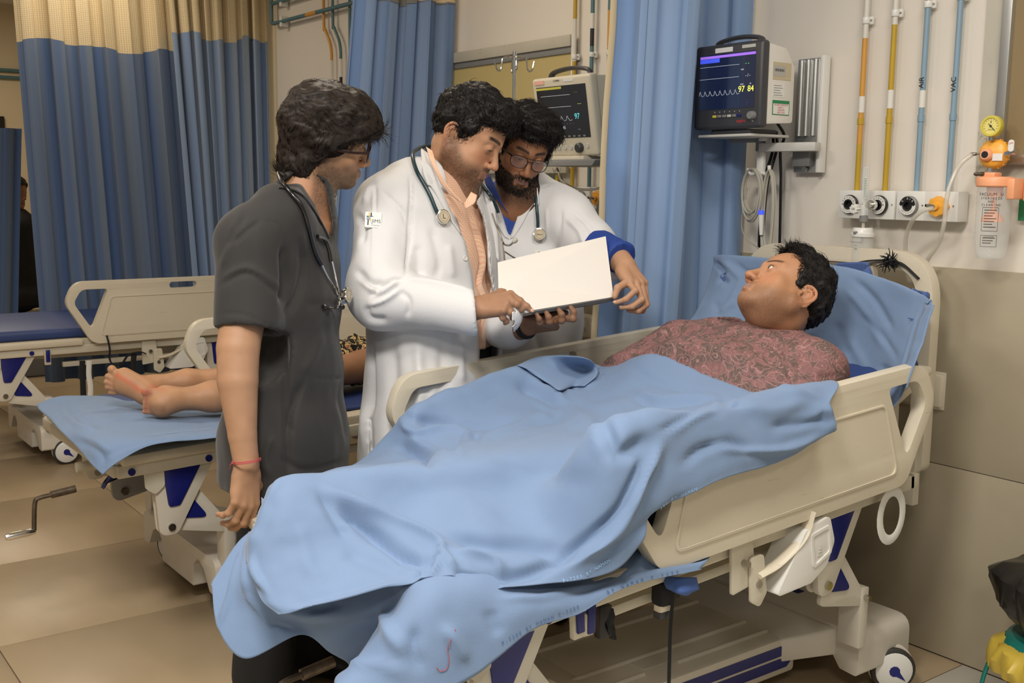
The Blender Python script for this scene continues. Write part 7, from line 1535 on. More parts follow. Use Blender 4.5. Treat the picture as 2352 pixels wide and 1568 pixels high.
# ---- blue sheet over the patient
Wp = lambda x, y, z: V3(x, y, z)
rows = [
 [Wp(-2.49, -.95, .82), X_(1340, 832, -2.42), X_(1400, 842, -2.29), X_(1505, 812, -2.12), X_(1640, 866, -1.92), X_(1770, 905, -1.76), Wp(-1.66, -.80, .958), Wp(-1.605, -.80, .962), X_(1908, 925, -1.570), X_(1918, 985, -1.566)],
 [Wp(-2.49, -1.05, .80), X_(1290, 822, -2.41), X_(1350, 868, -2.29), X_(1440, 880, -2.12), X_(1565, 920, -1.90), X_(1690, 940, -1.74), Wp(-1.66, -.93, .958), Wp(-1.605, -.93, .955), X_(1820, 990, -1.570), X_(1800, 1058, -1.566)],
 [Wp(-2.49, -1.2, .78), X_(1215, 832, -2.39), X_(1275, 885, -2.29), X_(1370, 925, -2.12), X_(1470, 970, -1.88), X_(1590, 960, -1.74), Wp(-1.66, -1.10, .952), Wp(-1.605, -1.10, .945), X_(1720, 1030, -1.570), X_(1660, 1100, -1.566)],
 [Wp(-2.48, -1.36, .74), X_(1120, 858, -2.37), X_(1180, 915, -2.29), X_(1290, 955, -2.12), X_(1360, 1005, -1.88), X_(1450, 1010, -1.76), Wp(-1.66, -1.26, .940), Wp(-1.605, -1.26, .932), X_(1600, 1080, -1.570), X_(1555, 1150, -1.566)],
 [Wp(-2.48, -1.48, .70), X_(1020, 893, -2.36), X_(1070, 950, -2.27), X_(1180, 990, -2.12), X_(1240, 1028, -1.89), X_(1330, 1080, -1.78), Wp(-1.665, -1.43, .950), Wp(-1.60, -1.44, .945), X_(1490, 1095, -1.570), X_(1504, 1178, -1.566)],
 [Wp(-2.48, -1.55, .70), X_(980, 915, -2.345), X_(1030, 970, -2.26), X_(1120, 1008, -2.12), X_(1175, 1038, -1.90), X_(1275, 1085, -1.80), Wp(-1.68, -1.53, .925), Wp(-1.60, -1.54, .90), X_(1430, 1165, -1.575), X_(1472, 1250, -1.568)],
 [Wp(-2.47, -1.62, .69), X_(935, 945, -2.33), X_(980, 995, -2.25), X_(1060, 1025, -2.12), X_(1110, 1048, -1.91), X_(1190, 1130, -1.82), X_(1250, 1190, -1.72), X_(1300, 1240, -1.65), X_(1345, 1275, -1.60), X_(1385, 1322, -1.585)],
 [Wp(-2.46, -1.74, .68), X_(905, 1030, -2.31), X_(925, 1055, -2.22), X_(960, 1058, -2.13), X_(985, 1060, -1.94), X_(1050, 1130, -1.86), X_(1090, 1190, -1.78), X_(1130, 1245, -1.71), X_(1160, 1295, -1.66), X_(1180, 1342, -1.62)],
 [Wp(-2.40, -1.84, .69), Wp(-2.28, -1.82, .735), Wp(-2.16, -1.84, .79), X_(850, 1074, -2.06), X_(865, 1074, -1.96), X_(940, 1150, -1.89), X_(970, 1205, -1.82), X_(1000, 1250, -1.76), X_(1030, 1290, -1.70), X_(1050, 1318, -1.665)],
 [Wp(-2.34, -1.93, .70), Wp(-2.22, -1.94, .74), Wp(-2.13, -1.96, .79), X_(735, 1089, -2.06), X_(750, 1088, -1.99), X_(820, 1170, -1.90), X_(850, 1230, -1.85), X_(875, 1280, -1.79), X_(892, 1325, -1.74), X_(905, 1353, -1.715)],
 [Wp(-2.26, -1.98, .71), Wp(-2.17, -2.01, .745), Wp(-2.10, -2.04, .79), X_(650, 1101, -2.05), X_(652, 1101, -1.99), X_(705, 1185, -1.91), X_(740, 1250, -1.87), X_(765, 1310, -1.82), X_(780, 1355, -1.775), X_(790, 1386, -1.75)],
 [Wp(-2.18, -2.0, .715), Wp(-2.13, -2.03, .73), Wp(-2.08, -2.07, .76), X_(612, 1150, -2.05), X_(612, 1150, -1.99), X_(632, 1205, -1.93), X_(662, 1270, -1.89), X_(690, 1330, -1.84), X_(705, 1370, -1.80), X_(715, 1400, -1.78)],
 [Wp(-2.14, -2.01, .70), Wp(-2.10, -2.04, .70), Wp(-2.06, -2.09, .71), X_(588, 1230, -2.05), X_(588, 1232, -1.99), X_(588, 1275, -1.94), X_(605, 1325, -1.90), X_(625, 1370, -1.86), X_(645, 1393, -1.83), X_(665, 1408, -1.81)],
 [Wp(-2.12, -2.01, .67), Wp(-2.09, -2.04, .66), Wp(-2.06, -2.08, .655), X_(580, 1290, -2.05), X_(577, 1298, -1.99), X_(578, 1320, -1.94), X_(588, 1352, -1.91), X_(602, 1380, -1.88), X_(620, 1397, -1.855), X_(640, 1411, -1.83)]]
f = lambda *p: [(400+a/2.613, 1000+b/2.613) for a, b in p]
f3 = lambda *p: [(1100+a/1.8786, 1000+b/1.8786) for a, b in p]
f2 = lambda *p: [(480+a/2.306, 700+b/2.306) for a, b in p]
f5 = lambda *p: [(1450+a/3.136, 500+b/3.136) for a, b in p]
st = [(f((870, 340), (960, 480), (1040, 620)), 13, -.010), (f((980, 395), (1200, 580), (1400, 720), (1530, 770)), 17, -.022), (f((900, 330), (1100, 410), (1500, 580), (1680, 690)), 10, .012), (f((1540, 700), (1520, 780), (1500, 880)), 8, -.014), (f((1600, 640), (1610, 700), (1690, 800)), 7, .016), (f((1590, 700), (1560, 800), (1450, 920)), 7, .012), (f((1650, 600), (1900, 640), (2150, 650), (2352, 720)), 16, -.014), (f((1690, 690), (1900, 740), (1960, 800), (1950, 870)), 10, .010), (f((1700, 815), (1850, 850), (1960, 885)), 8, -.018),
      (f((560, 950), (470, 760), (500, 560)), 8, .006), (f((700, 1050), (1000, 1000), (1400, 880)), 12, .010), (f((640, 260), (560, 420), (480, 700)), 8, .006), (f((1000, 700), (1250, 780), (1400, 850)), 22, -.006), (f((760, 520), (800, 760), (900, 900)), 22, .004),
      (f3((300, 540), (560, 370), (660, 220), (720, 90)), 10, -.014), (f3((420, 560), (600, 400), (720, 160), (800, 20)), 12, .014), (f3((540, 520), (700, 400), (900, 250)), 12, -.006), (f3((0, 600), (200, 600), (420, 500)), 16, -.012), (f3((880, 130), (960, 60), (1080, 30), (1200, 90)), 10, -.010), (f3((1000, 10), (1100, 60), (1300, 60), (1480, 0)), 8, .010), (f3((60, 100), (300, 180), (500, 200)), 24, -.005),
      (f2((1060, 600), (1250, 625), (1640, 625)), 12, -.012), (f2((1000, 590), (1100, 680), (1250, 650), (1380, 665)), 8, .012), (f2((990, 740), (1100, 790), (1190, 850)), 9, -.014), (f2((1050, 700), (1200, 780), (1300, 810)), 9, .008), (f2((1385, 660), (1350, 740), (1320, 810)), 5, .012), (f2((1410, 680), (1430, 740)), 6, -.008), (f2((1640, 415), (1750, 480), (1870, 545)), 8, -.012), (f2((1700, 400), (1830, 470), (1880, 520)), 6, .010), (f2((1880, 540), (1700, 610), (1500, 690), (1300, 800)), 9, .008), (f2((1560, 480), (1450, 520)), 5, -.004), (f2((1750, 410), (1990, 440)), 5, -.008), (f2((1600, 330), (1750, 400), (1990, 410)), 3.5, .006), (f2((1930, 290), (2060, 370), (1980, 440)), 7, .012), (f2((1260, 420), (1400, 400), (1550, 440)), 18, -.006), (f2((1700, 530), (1850, 590), (1650, 620)), 12, -.008),
      (f2((2050, 580), (2180, 780), (2352, 700)), 20, -.012), (f2((1960, 500), (2080, 540), (2350, 470)), 12, .006), (f2((1900, 560), (2050, 640), (2080, 800)), 20, .006),
      (f5((0, 1290), (150, 1340), (400, 1330), (620, 1290)), 6, -.010), (f5((0, 1240), (200, 1300), (450, 1290), (600, 1300), (620, 1380)), 6, .010), (f5((200, 1540), (400, 1430), (480, 1350)), 6, -.008), (f5((600, 1400), (440, 1450), (280, 1560)), 6, .007), (f5((640, 1320), (760, 1340), (790, 1280)), 7, -.008), (f5((800, 1340), (1000, 1390), (1250, 1340)), 16, .006), (f5((1000, 1500), (1250, 1480), (1430, 1450)), 10, -.008), (f5((0, 1060), (120, 1160), (300, 1210), (560, 1270)), 10, -.006), (f5((260, 985), (800, 1130), (1390, 1310)), 6, .005), (f5((1400, 1350), (1440, 1440), (1430, 1540)), 6, .008), (f5((1380, 1400), (1400, 1500)), 5, -.008)]
st = [(p, w*.9, a*1.7) for p, w, a in st]
o, V, Q = patch('top_sheet', rows, 'sheet_blue', None, nu=14, nv=14, strokes=st, noise=.0045, nscale=11, seed=8, thick=.002, relaxit=1); tag(o, 'rumpled blue sheet spread over the patient on the foreground bed', 'sheet')
hs2 = Hit(); hs2.add(V, Q)
# folded-back hem near the far side, with stitching
fp_ = [[(1188, 838, .006), (1240, 826, .010), (1310, 818, .012), (1352, 826, .012), (1374, 852, .010)], [(1200, 850, .010), (1250, 862, .014), (1310, 858, .016), (1348, 862, .016), (1366, 872, .012)], [(1216, 858, .004), (1258, 884, .006), (1285, 900, .006), (1318, 892, .008), (1344, 890, .006)]]
o, V_, Q_ = patch('folded_hem', [[hs2(a, b_, c_)[0] for a, b_, c_ in r] for r in fp_], 'sheet_blue', [q for q in COL.objects if q.name == 'top_sheet'][0], nu=8, nv=8, thick=.002)
def under(V, hit, gap=.008, ymax=-.60):
    """press the vertices that lie above a sheet down beneath it (the sheet rests on the body)"""
    V = V.copy(); b = hit.b[0]
    for n_, p in enumerate(V):
        if p[1] > ymax: continue
        lo = b.ray_cast(Vector((p[0], p[1], p[2]+.6)), Vector((0, 0, -1)), .6)
        lim = None
        q = b.ray_cast(Vector((p[0], p[1], 1.6)), Vector((0, 0, -1)), 1.6)
        if q[0] is not None and p[2] > q[0][2]-gap: V[n_, 2] = q[0][2]-gap
    return V
def inside(V, hit, gap=.015, reach=.12, mask=None):
    b = hit.b[0]; V = V.copy()
    for n_, p in enumerate(V):
        if mask is not None and not mask(p): continue
        loc, nr, i, d = b.find_nearest(Vector(p), reach)
        if loc is None: continue
        nr = np.array(nr); nr = nr if nr@(CAM-p) > 0 or nr[2] > .5 else -nr
        s_ = (p-np.array(loc))@nr
        if s_ > -gap: V[n_] = np.array(loc)-nr*gap
    return V
# pillow
g = SDF(V3(-2.56, -.62, .98), V3(-1.58, -.18, 1.30), .008); pc = V3(-2.05, -.37, 1.06); pd = unit(V3(0, .62, .78)); pn = np.cross((1, 0, 0), pd); pn = pn if pn[2] > 0 else -pn
Fp = np.array([(1, 0, 0), pd, pn])
g.ell(pc, (.37, .13, .045), Fp, .02); g.ell(pc, (.38, .14, .02), Fp, .03)
for sx in (-1, 1):
    for sy in (-1, 1): g.cone(pc+V3(1, 0, 0)*sx*.26+pd*sy*.07, pc+V3(1, 0, 0)*sx*.345+pd*sy*.105, .03, .012, .03)
V, Q = g.mesh(); V = relax(V, Q, 2); N = vnormals(V, Q); V = inside(under(V+N*(.004*fbm(V, 12, 3, 3))[:, None], hpl, .03, 9), hpl, .02)
o = fastmesh('pillow', V-pc, Q, 'sheet_blue_dark'); o.location = pc; tag(o, 'darker blue pillow under the blue sheet behind the patient\'s head', 'pillow')
# ---- the patient
HP = Head(PZ(1804, 678, 2.98), [[-0.928, 0.197, -0.316], [-0.37, -0.58, 0.725], [-0.04, 0.79, 0.612]], 1.07)
pat = person((0, 0, 0), 'patient with short dark hair and paisley shirt lying covered on the foreground bed')
g = SDF(HP.c-V3(.22, .25, .24), HP.c+V3(.24, .2, .2), .0026); head_sdf(g, HP, fat=.008, nose=1.05)
nb = X_(1790, 750, -1.99); g.cone(HP.w((0, -.03, -.045)), nb, .060, .066, .03); g.cone(HP.w((0, .012, -.08)), X_(1752, 742, -1.98), .046, .042, .03); g.cone(nb, X_(1740, 800, -2.0), .066, .075, .03)
V, Q = g.mesh(); V = relax(V, Q, 1, .4); C = skin_colors(HP.l(V), HP, (178, 130, 96), .42, brow=.85, seed=11, lips=(.50, .27, .22)); headV = V
parts = [(V, Q, C)]
# torso, pelvis, legs and arms under the clothes and sheet
g = SDF(V3(-2.55, -2.3, .70), V3(-1.60, -.5, 1.08), .010)
g.chain([V3(-2.0, -.72, .92), V3(-2.02, -1.0, .83), V3(-2.03, -1.2, .80)], [.075, .075, .08], .04)
g.chain([V3(-1.90, -1.2, .82), V3(-1.90, -1.65, .80), V3(-1.94, -1.98, .745)], [.07, .048, .032], .03); g.cone(V3(-1.95, -2.0, .745), V3(-1.97, -2.02, .79), .028, .022, .02)
g.chain([V3(-2.12, -1.2, .80), V3(-2.26, -1.36, .80), V3(-2.14, -1.60, .74)], [.07, .045, .03], .03); g.cone(V3(-2.14, -1.60, .74), V3(-2.15, -1.70, .75), .028, .022, .02)
g.chain([V3(-1.80, -.74, .93), V3(-1.74, -.92, .85)], [.045, .04], .02); g.chain([V3(-2.20, -.75, .95), V3(-2.27, -.93, .86)], [.045, .04], .02)
V, Q = g.mesh(); V = inside(under(V, hs2, .03), hs2, .02, mask=lambda p: p[1] < -1.25); parts.append((V, Q, finger_shade(V, (170, 124, 92))))
V, Q, C = joinmesh(parts); body = fastmesh('body', V, Q, 'skin', pat); setcol(body, C); eyes(HP, body, gaze=(.22, 1, .05))
# shirt
g = SDF(V3(-2.52, -1.25, .74), V3(-1.60, -.48, 1.12), .0058)
ax_ = unit(V3(-.02, -.88, -.42)); sd_ = V3(1, 0, 0)
def psec(px, py, x, w, d): return (X_(px, py, x), w, d, sd_, np.cross(ax_, sd_))
c0, c1, c2, c3 = V3(-1.99, -.60, 1.0), V3(-1.985, -.70, .965), V3(-1.99, -.85, .915), V3(-2.0, -1.05, .85)
fr = np.cross(ax_, sd_)
g.loft([(c0, .11, .06, sd_, fr), (c1, .215, .085, sd_, fr), (c2, .225, .105, sd_, fr), (c3, .215, .115, sd_, fr), (V3(-2.0, -1.2, .83), .20, .11, sd_, fr)], .05)
g.cone(V3(-1.84, -.66, .975), V3(-1.765, -.70, .955), .075, .085, .05); g.cone(V3(-1.765, -.69, .95), V3(-1.735, -.90, .865), .085, .075, .03)
g.cone(V3(-2.13, -.68, .985), V3(-2.21, -.74, .965), .070, .075, .05); g.cone(V3(-2.21, -.74, .965), V3(-2.27, -.95, .87), .075, .07, .03)
hp = Hit()
st = [([(1600, 770), (1570, 800), (1540, 815)], 6, -.006), ([(1640, 800), (1720, 850), (1745, 880)], 5, -.007), ([(1620, 812), (1700, 866)], 5, .005), ([(1700, 775), (1770, 800), (1810, 870)], 5, .006), ([(1730, 770), (1790, 810), (1815, 880)], 5, -.008), ([(1850, 800), (1825, 840), (1808, 890)], 6, -.010), ([(1830, 870), (1930, 862)], 4, -.004), ([(1840, 890), (1930, 885)], 4, .004), ([(1600, 790), (1660, 800), (1700, 790)], 6, .004), ([(1680, 760), (1700, 790)], 6, -.003), ([(1850, 790), (1900, 800), (1940, 840)], 7, .004)]
V, Q = g.mesh(); V = relax(V, Q, 2); N = vnormals(V, Q); V = V+N*(.005*fbm(V, 11, 15, 3))[:, None]; V = under(sculpt(V, N, st), hs2, .006); fastmesh('shirt', V, Q, 'shirt_paisley', pat); hp.add(V, Q)
shp = [c for c in pat.children if c.name.startswith('shirt')][-1]
def colp(rows): patch('shirt_collar', rows, 'shirt_paisley', pat, nu=6, nv=6, thick=.003)
colp([[X_(1648, 728, -2.10), X_(1650, 736, -2.10)], [X_(1690, 730, -2.05), X_(1688, 752, -2.06)], [X_(1712, 742, -2.02), X_(1712, 758, -2.03)]])
colp([[X_(1700, 744, -2.02), X_(1706, 752, -2.02)], [X_(1750, 748, -1.96), X_(1752, 764, -1.955)], [X_(1810, 750, -1.90), X_(1815, 778, -1.885)], [X_(1850, 762, -1.85), X_(1858, 784, -1.83)]])
patch('collar_lining', [[X_(1700, 744, -2.03), X_(1700, 750, -2.02)], [X_(1750, 742, -1.99), X_(1752, 754, -1.965)], [X_(1800, 744, -1.93), X_(1806, 760, -1.91)]], 'black_cloth', pat, nu=5, nv=4)
def zl(x, y, z):
    a = np.abs(x); lim = np.interp(y, [-.13, -.05, -.034, -.028, .004, .010, .026, .034, .045, .062, .13], [-.075, -.065, -.05, .018, .018, -.008, -.004, .050, .080, .096, .10]); return lim-z
def fl(P): y = P[:, 1]; z = P[:, 2]; v = np.zeros_like(P); v[:, 1] = .9*(z > .06)-.3*(z < .03); v[:, 2] = .5*(z > .07)-.6*(z < .05); v[:, 0] = .3*np.sin(P[:, 1]*90); return v
def pr(g, H): g.ell(H.w((0, .032, .104)), V3(.055, .036, .022)*H.s, H.R, .02); g.ell(H.w((0, -.01, .10)), V3(.070, .080, .032)*H.s, H.R, .03)
make_hair('hair', 'hair_black', HP, pat, zl, .009, fl, n=9000, L=.026, r=.0007, lift=.13, curl=.10, cf=110, seed=21, hug=.26, h=.003, groove=.003, prims=pr, extra=lambda P: np.clip(.35+(P[:, 2]-.02)*14, .3, 1.15))
# ---- lower sheet
rows = [[Wp(-1.75, -.95, .735), X_(1640, 1262, -1.635), X_(1628, 1285, -1.60), X_(1612, 1308, -1.59)],
 [Wp(-1.75, -1.2, .72), X_(1490, 1290, -1.635), X_(1470, 1318, -1.60), X_(1446, 1346, -1.59)],
 [Wp(-1.75, -1.4, .71), X_(1345, 1335, -1.64), X_(1340, 1376, -1.60), X_(1329, 1410, -1.59)],
 [Wp(-1.75, -1.6, .70), X_(1200, 1335, -1.65), X_(1220, 1390, -1.60), X_(1233, 1442, -1.59)],
 [Wp(-1.76, -1.75, .69), X_(1080, 1330, -1.655), X_(1115, 1420, -1.605), X_(1148, 1511, -1.585)],
 [Wp(-1.80, -1.87, .685), X_(985, 1335, -1.675), X_(1000, 1440, -1.62), X_(1075, 1565, -1.585)],
 [Wp(-1.84, -1.94, .685), X_(930, 1355, -1.71), X_(900, 1470, -1.66), X_(900, 1640, -1.61)],
 [Wp(-1.88, -1.97, .69), X_(905, 1375, -1.75), X_(850, 1475, -1.72), X_(770, 1580, -1.69)],
 [Wp(-1.95, -2.0, .69), X_(860, 1385, -1.80), X_(825, 1445, -1.83), X_(790, 1525, -1.83)],
 [Wp(-2.02, -2.0, .69), X_(760, 1395, -1.88), X_(745, 1440, -1.90), X_(755, 1500, -1.90)],
 [Wp(-2.08, -2.0, .69), X_(665, 1390, -1.95), X_(680, 1430, -1.95), X_(690, 1458, -1.94)],
 [Wp(-2.14, -2.01, .70), X_(600, 1320, -2.0), X_(595, 1420, -1.99), X_(562, 1515, -1.985)],
 [Wp(-2.2, -2.0, .71), X_(575, 1270, -2.08), X_(535, 1370, -2.07), X_(500, 1442, -2.06)],
 [Wp(-2.3, -1.99, .71), X_(598, 1195, -2.2), X_(548, 1240, -2.17), X_(484, 1338, -2.13)]]
st = [(f((1230, 1060), (1100, 1250), (1000, 1400)), 10, -.010), (f((1250, 1050), (1300, 1200), (1400, 1300)), 12, .010), (f((1450, 1150), (1430, 1300), (1500, 1400)), 14, -.008), (f((1900, 1050), (1950, 1200)), 14, -.006), (f((1620, 1150), (1700, 1250), (1750, 1350)), 14, .008), (f((450, 600), (430, 800), (440, 960)), 4, .008), (f((430, 950), (520, 1060), (570, 1140)), 4, .006), (f((400, 700), (350, 950), (260, 1150)), 6, .008), (f((570, 1130), (700, 1170)), 4, -.006), (f((1000, 1350), (1250, 1380), (1400, 1440)), 8, .006), (f((800, 1050), (1000, 1000)), 8, -.006), (f3((100, 700), (300, 700), (500, 640)), 8, .005), (f3((550, 560), (640, 640)), 6, -.008), (f3((690, 480), (690, 600)), 7, .008)]
st = [(p, w*.9, a*1.8) for p, w, a in st]
o, V, Q = patch('bottom_sheet', rows, 'sheet_blue', None, nu=12, nv=12, strokes=st, noise=.004, nscale=9, seed=18, thick=.002, relaxit=1); tag(o, 'lower blue sheet hanging over the near side and foot of the foreground bed', 'sheet')
hs3 = Hit(); hs3.add(V, Q); shb = o
# woven print along the hems
mat('hem_print', (150, 186, 226), .8); mat('hem_print_dark', (70, 96, 140), .8)
def hemtext(hit, s, pts, size, m, par):
    P = [np.array(p, float) for p in pts]; L = [0]
    for a, b in zip(P, P[1:]): L.append(L[-1]+np.linalg.norm(b-a))
    for i, ch in enumerate(s):
        if ch == ' ': continue
        t = L[-1]*(i+.5)/len(s); k = max(0, min(len(P)-2, int(np.searchsorted(L, t)-1))); q = P[k]+(P[k+1]-P[k])*(t-L[k])/(L[k+1]-L[k]); d = unit(np.append(P[k+1]-P[k], 0))[:2]
        p, n = hit(q[0], q[1], .0025); p2, _ = hit(q[0]+d[0]*5, q[1]+d[1]*5, .0025); ux = unit(p2-p); ux = unit(ux-n*(ux@n)); text('hem_letter', ch, size, p, ux, np.cross(n, ux), m, par, depth=.0001)
ts = [o_ for o_ in COL.objects if o_.name == 'top_sheet'][0]
hemtext(hs2, 'P-7200 BY NAMAN', [(1290, 1336), (1340, 1322), (1400, 1285)], .010, 'hem_print', ts)
hemtext(hs2, 'P-7200 BY NAMAN', [(1495, 1185), (1540, 1145), (1600, 1122)], .010, 'hem_print', ts)
hemtext(hs3, 'P-7200 BY NAMAN P-7200', [(1150, 1478), (1230, 1432), (1330, 1392)], .010, 'hem_print_dark', shb); hemtext(hs3, 'BY NAMAN P-7200', [(1390, 1362), (1470, 1332), (1560, 1312)], .010, 'hem_print_dark', shb)
# loose red thread
tag(MB().tube(cr([hs3(px, py, .002)[0] for px, py in ((1045, 1445), (1035, 1470), (1028, 1490), (1030, 1515), (1025, 1535), (1010, 1540), (1002, 1532))], 4), .0007, 5).build('loose_thread', 'thread_red'), 'loose red thread lying on the hanging lower sheet', 'thread')
finish(pat, (-2.0, -.9, .70))
# dangling straps and clips under the foreground bed
mat('blue_tape', (66, 96, 158), .7)
bt = empty('bed_strap', (0, 0, 0), 'blue cloth tie and black strap dangling below the foreground bed frame', 'strap')
o, _, _ = patch('cloth_tie', [[X_(1520, 1322, -1.66), X_(1560, 1325, -1.62), X_(1600, 1325, -1.62)], [X_(1530, 1350, -1.64), X_(1565, 1362, -1.60), X_(1606, 1352, -1.61)], [X_(1545, 1352, -1.66), X_(1575, 1368, -1.63), X_(1600, 1352, -1.64)]], 'blue_tape', bt, nu=6, nv=6, thick=.004)
MB().tube(cr([X_(1548, 1350, -1.66), X_(1545, 1380, -1.66), X_(1540, 1440, -1.66), X_(1538, 1500, -1.66), X_(1536, 1590, -1.66), X_(1535, 1700, -1.66)], 5), .006, 6, flat=(1, .2)).build('webbing', 'black_cloth', bt)
MB().obox(X_(1522, 1360, -1.68), ((1, 0, 0), (0, 1, 0), UP), (.02, .022, .030)).build('buckle_cloth', 'black_cloth', bt, bevel=.012); MB().obox(X_(1522, 1388, -1.68), ((1, 0, 0), (0, 1, 0), UP), (.012, .018, .016)).build('tape_wrap', 'cream_plastic', bt, bevel=.004); MB().obox(X_(1520, 1408, -1.68), ((1, 0, 0), (0, 1, 0), UP), (.012, .016, .010)).build('buckle', 'dark_grey', bt, bevel=.003)
finish(bt, X_(1548, 1330, -1.66))
lv = empty('release_pedal', (0, 0, 0), 'blue tipped lever with a black flap hanging under the foreground bed frame', 'lever')
MB().obox(X_(1345, 1430, -1.66), ((1, 0, 0), (0, 1, 0), UP), (.012, .016, .026)).build('bracket', 'bed_metal', lv, bevel=.005); MB().obox(X_(1357, 1420, -1.65), ((1, 0, 0), (0, 1, 0), UP), (.006, .012, .034)).build('lever', 'navy_plastic', lv, bevel=.008); MB().obox(X_(1385, 1425, -1.67), ((1, 0, 0), (0, 1, 0), UP), (.010, .017, .036)).build('catch', 'black_plastic', lv, bevel=.003)
patch('torn_flap', [[X_(1392, 1400, -1.66), X_(1408, 1396, -1.66)], [X_(1396, 1440, -1.655), X_(1412, 1430, -1.66)], [X_(1404, 1468, -1.66), X_(1416, 1470, -1.66)]], 'black_cloth', lv, nu=6, nv=4, noise=.006, nscale=60, thick=.002)
finish(lv, X_(1357, 1400, -1.66))
pd_ = empty('foot_pedal', (0, 0, 0), 'small black foot pedal on a thin arm beyond the bed base', 'pedal')
MB().obox(X_(1366, 1510, -2.32), (unit((.6, -.5, -.5)), unit((.5, .8, -.2)), np.cross(unit((.6, -.5, -.5)), unit((.5, .8, -.2)))), (.032, .018, .006)).build('pedal', 'black_plastic', pd_, bevel=.005); MB().cyl(X_(1380, 1525, -2.32), X_(1420, 1570, -2.2), .006).build('pedal_arm', 'bed_metal', pd_); finish(pd_, X_(1380, 1530, -2.32))
# ================================================================ THE BAREFOOT PATIENT IN THE MIDDLE BED
mat('print_cloth', (26, 24, 24), .8)
def floral():
    m = M['print_cloth']; nt = m.node_tree; b = nt.nodes['Principled BSDF']; tc = nt.nodes.new('ShaderNodeTexCoord'); n = nt.nodes.new('ShaderNodeTexNoise'); n.inputs['Scale'].default_value = 42; n.inputs['Detail'].default_value = 2; n.inputs['Distortion'].default_value = 1.5; nt.links.new(tc.outputs['Object'], n.inputs['Vector'])
    r = nt.nodes.new('ShaderNodeValToRGB'); r.color_ramp.interpolation = 'CONSTANT'; r.color_ramp.elements[0].color = lin((24, 22, 22))+(1,); r.color_ramp.elements[1].position = .53; r.color_ramp.elements[1].color = lin((206, 176, 120))+(1,); e = r.color_ramp.elements.new(.68); e.color = lin((170, 50, 50))+(1,); nt.links.new(n.outputs[0], r.inputs[0]); nt.links.new(r.outputs[0], b.inputs['Base Color'])
floral()
bp2 = person((0, 0, 0), 'barefoot patient lying on the middle bed, only henna-stained feet and shins showing')
XL = lambda px, py, x: on(px, py, 0, x)
XL = lambda px, py, x: on(px, py, 0, x+.08)
g = SDF(V3(-4.05, -2.05, .64), V3(-3.16, -1.05, .94), .0036)
def foot(heel, ball, toe_dir, big, side, h_ank, spread, tl=1.0):
    g.cone(heel, ball, .030, .034, .02, flat=(side, .95)) if 0 else None
# far foot: sole faces the camera, toes up-left
hl = XL(340, 905, -3.60); bl = XL(286, 884, -3.66); ank = XL(352, 888, -3.64)
g.cone(hl, bl, .032, .036, .02); g.cone(XL(320, 882, -3.62), XL(285, 862, -3.66), .026, .026, .03); g.cone(hl, ank, .032, .030, .03)
for px, py, qx, qy, r in ((272, 866, 257, 848, .0130), (262, 872, 247, 864, .0088), (260, 882, 244, 877, .0082), (261, 892, 246, 889, .0078), (266, 902, 253, 901, .0072)): g.cone(XL(px, py, -3.67), XL(qx, qy, -3.68), r*1.15, r, .006); g.ell(XL(qx, qy, -3.68), (r*1.1,)*3, None, .003)
g.cone(XL(345, 885, -3.64), XL(430, 876, -3.62), .030, .038, .03); g.cone(XL(430, 876, -3.62), XL(640, 872, -3.58), .038, .055, .03)
# near foot: toes towards the foot end
h2 = XL(372, 930, -3.46); b2 = XL(345, 925, -3.47); b2 = XL(372, 926, -3.47); g.cone(h2, b2, .030, .030, .02); g.cone(XL(375, 905, -3.48), XL(362, 912, -3.48), .026, .024, .03)
for px, py, r in ((337, 900, .0130), (338, 914, .0088), (336, 924, .0082), (335, 934, .0078), (334, 945, .0072)): g.cone(XL(362, py*.9+92, -3.47), XL(px, py, -3.48), r*1.15, r, .005); g.ell(XL(px-2, py, -3.48), (r*1.12,)*3, None, .003)
g.cone(h2, XL(392, 918, -3.46), .034, .034, .03); g.cone(XL(392, 918, -3.46), XL(490, 910, -3.44), .033, .046, .03); g.cone(XL(490, 910, -3.44), XL(640, 905, -3.42), .046, .055, .03)
V, Q = g.mesh(); V = relax(V, Q, 1, .5)
C = finger_shade(V, (176, 132, 98)); px, py, _ = proj_many(V)
def stain(P, w, col, a):
    global C
    d, t = polydist(px, py, P); k = (np.exp(-(d/w)**2)*a*(.8+.3*fbm(V, 60, 4, 2)))[:, None]; C = C*(1-k)+np.array(lin(col))*k
stain([(270, 862), (300, 880), (335, 905)], 6, (206, 90, 60), .6); stain([(335, 898), (345, 900)], 6, (150, 40, 44), .7); stain([(336, 914), (334, 945)], 5, (140, 44, 52), .5); stain([(345, 885), (375, 895)], 5, (196, 90, 70), .4); stain([(350, 935), (372, 940)], 10, (60, 34, 30), .4)
C = np.clip(C, .003, 1)
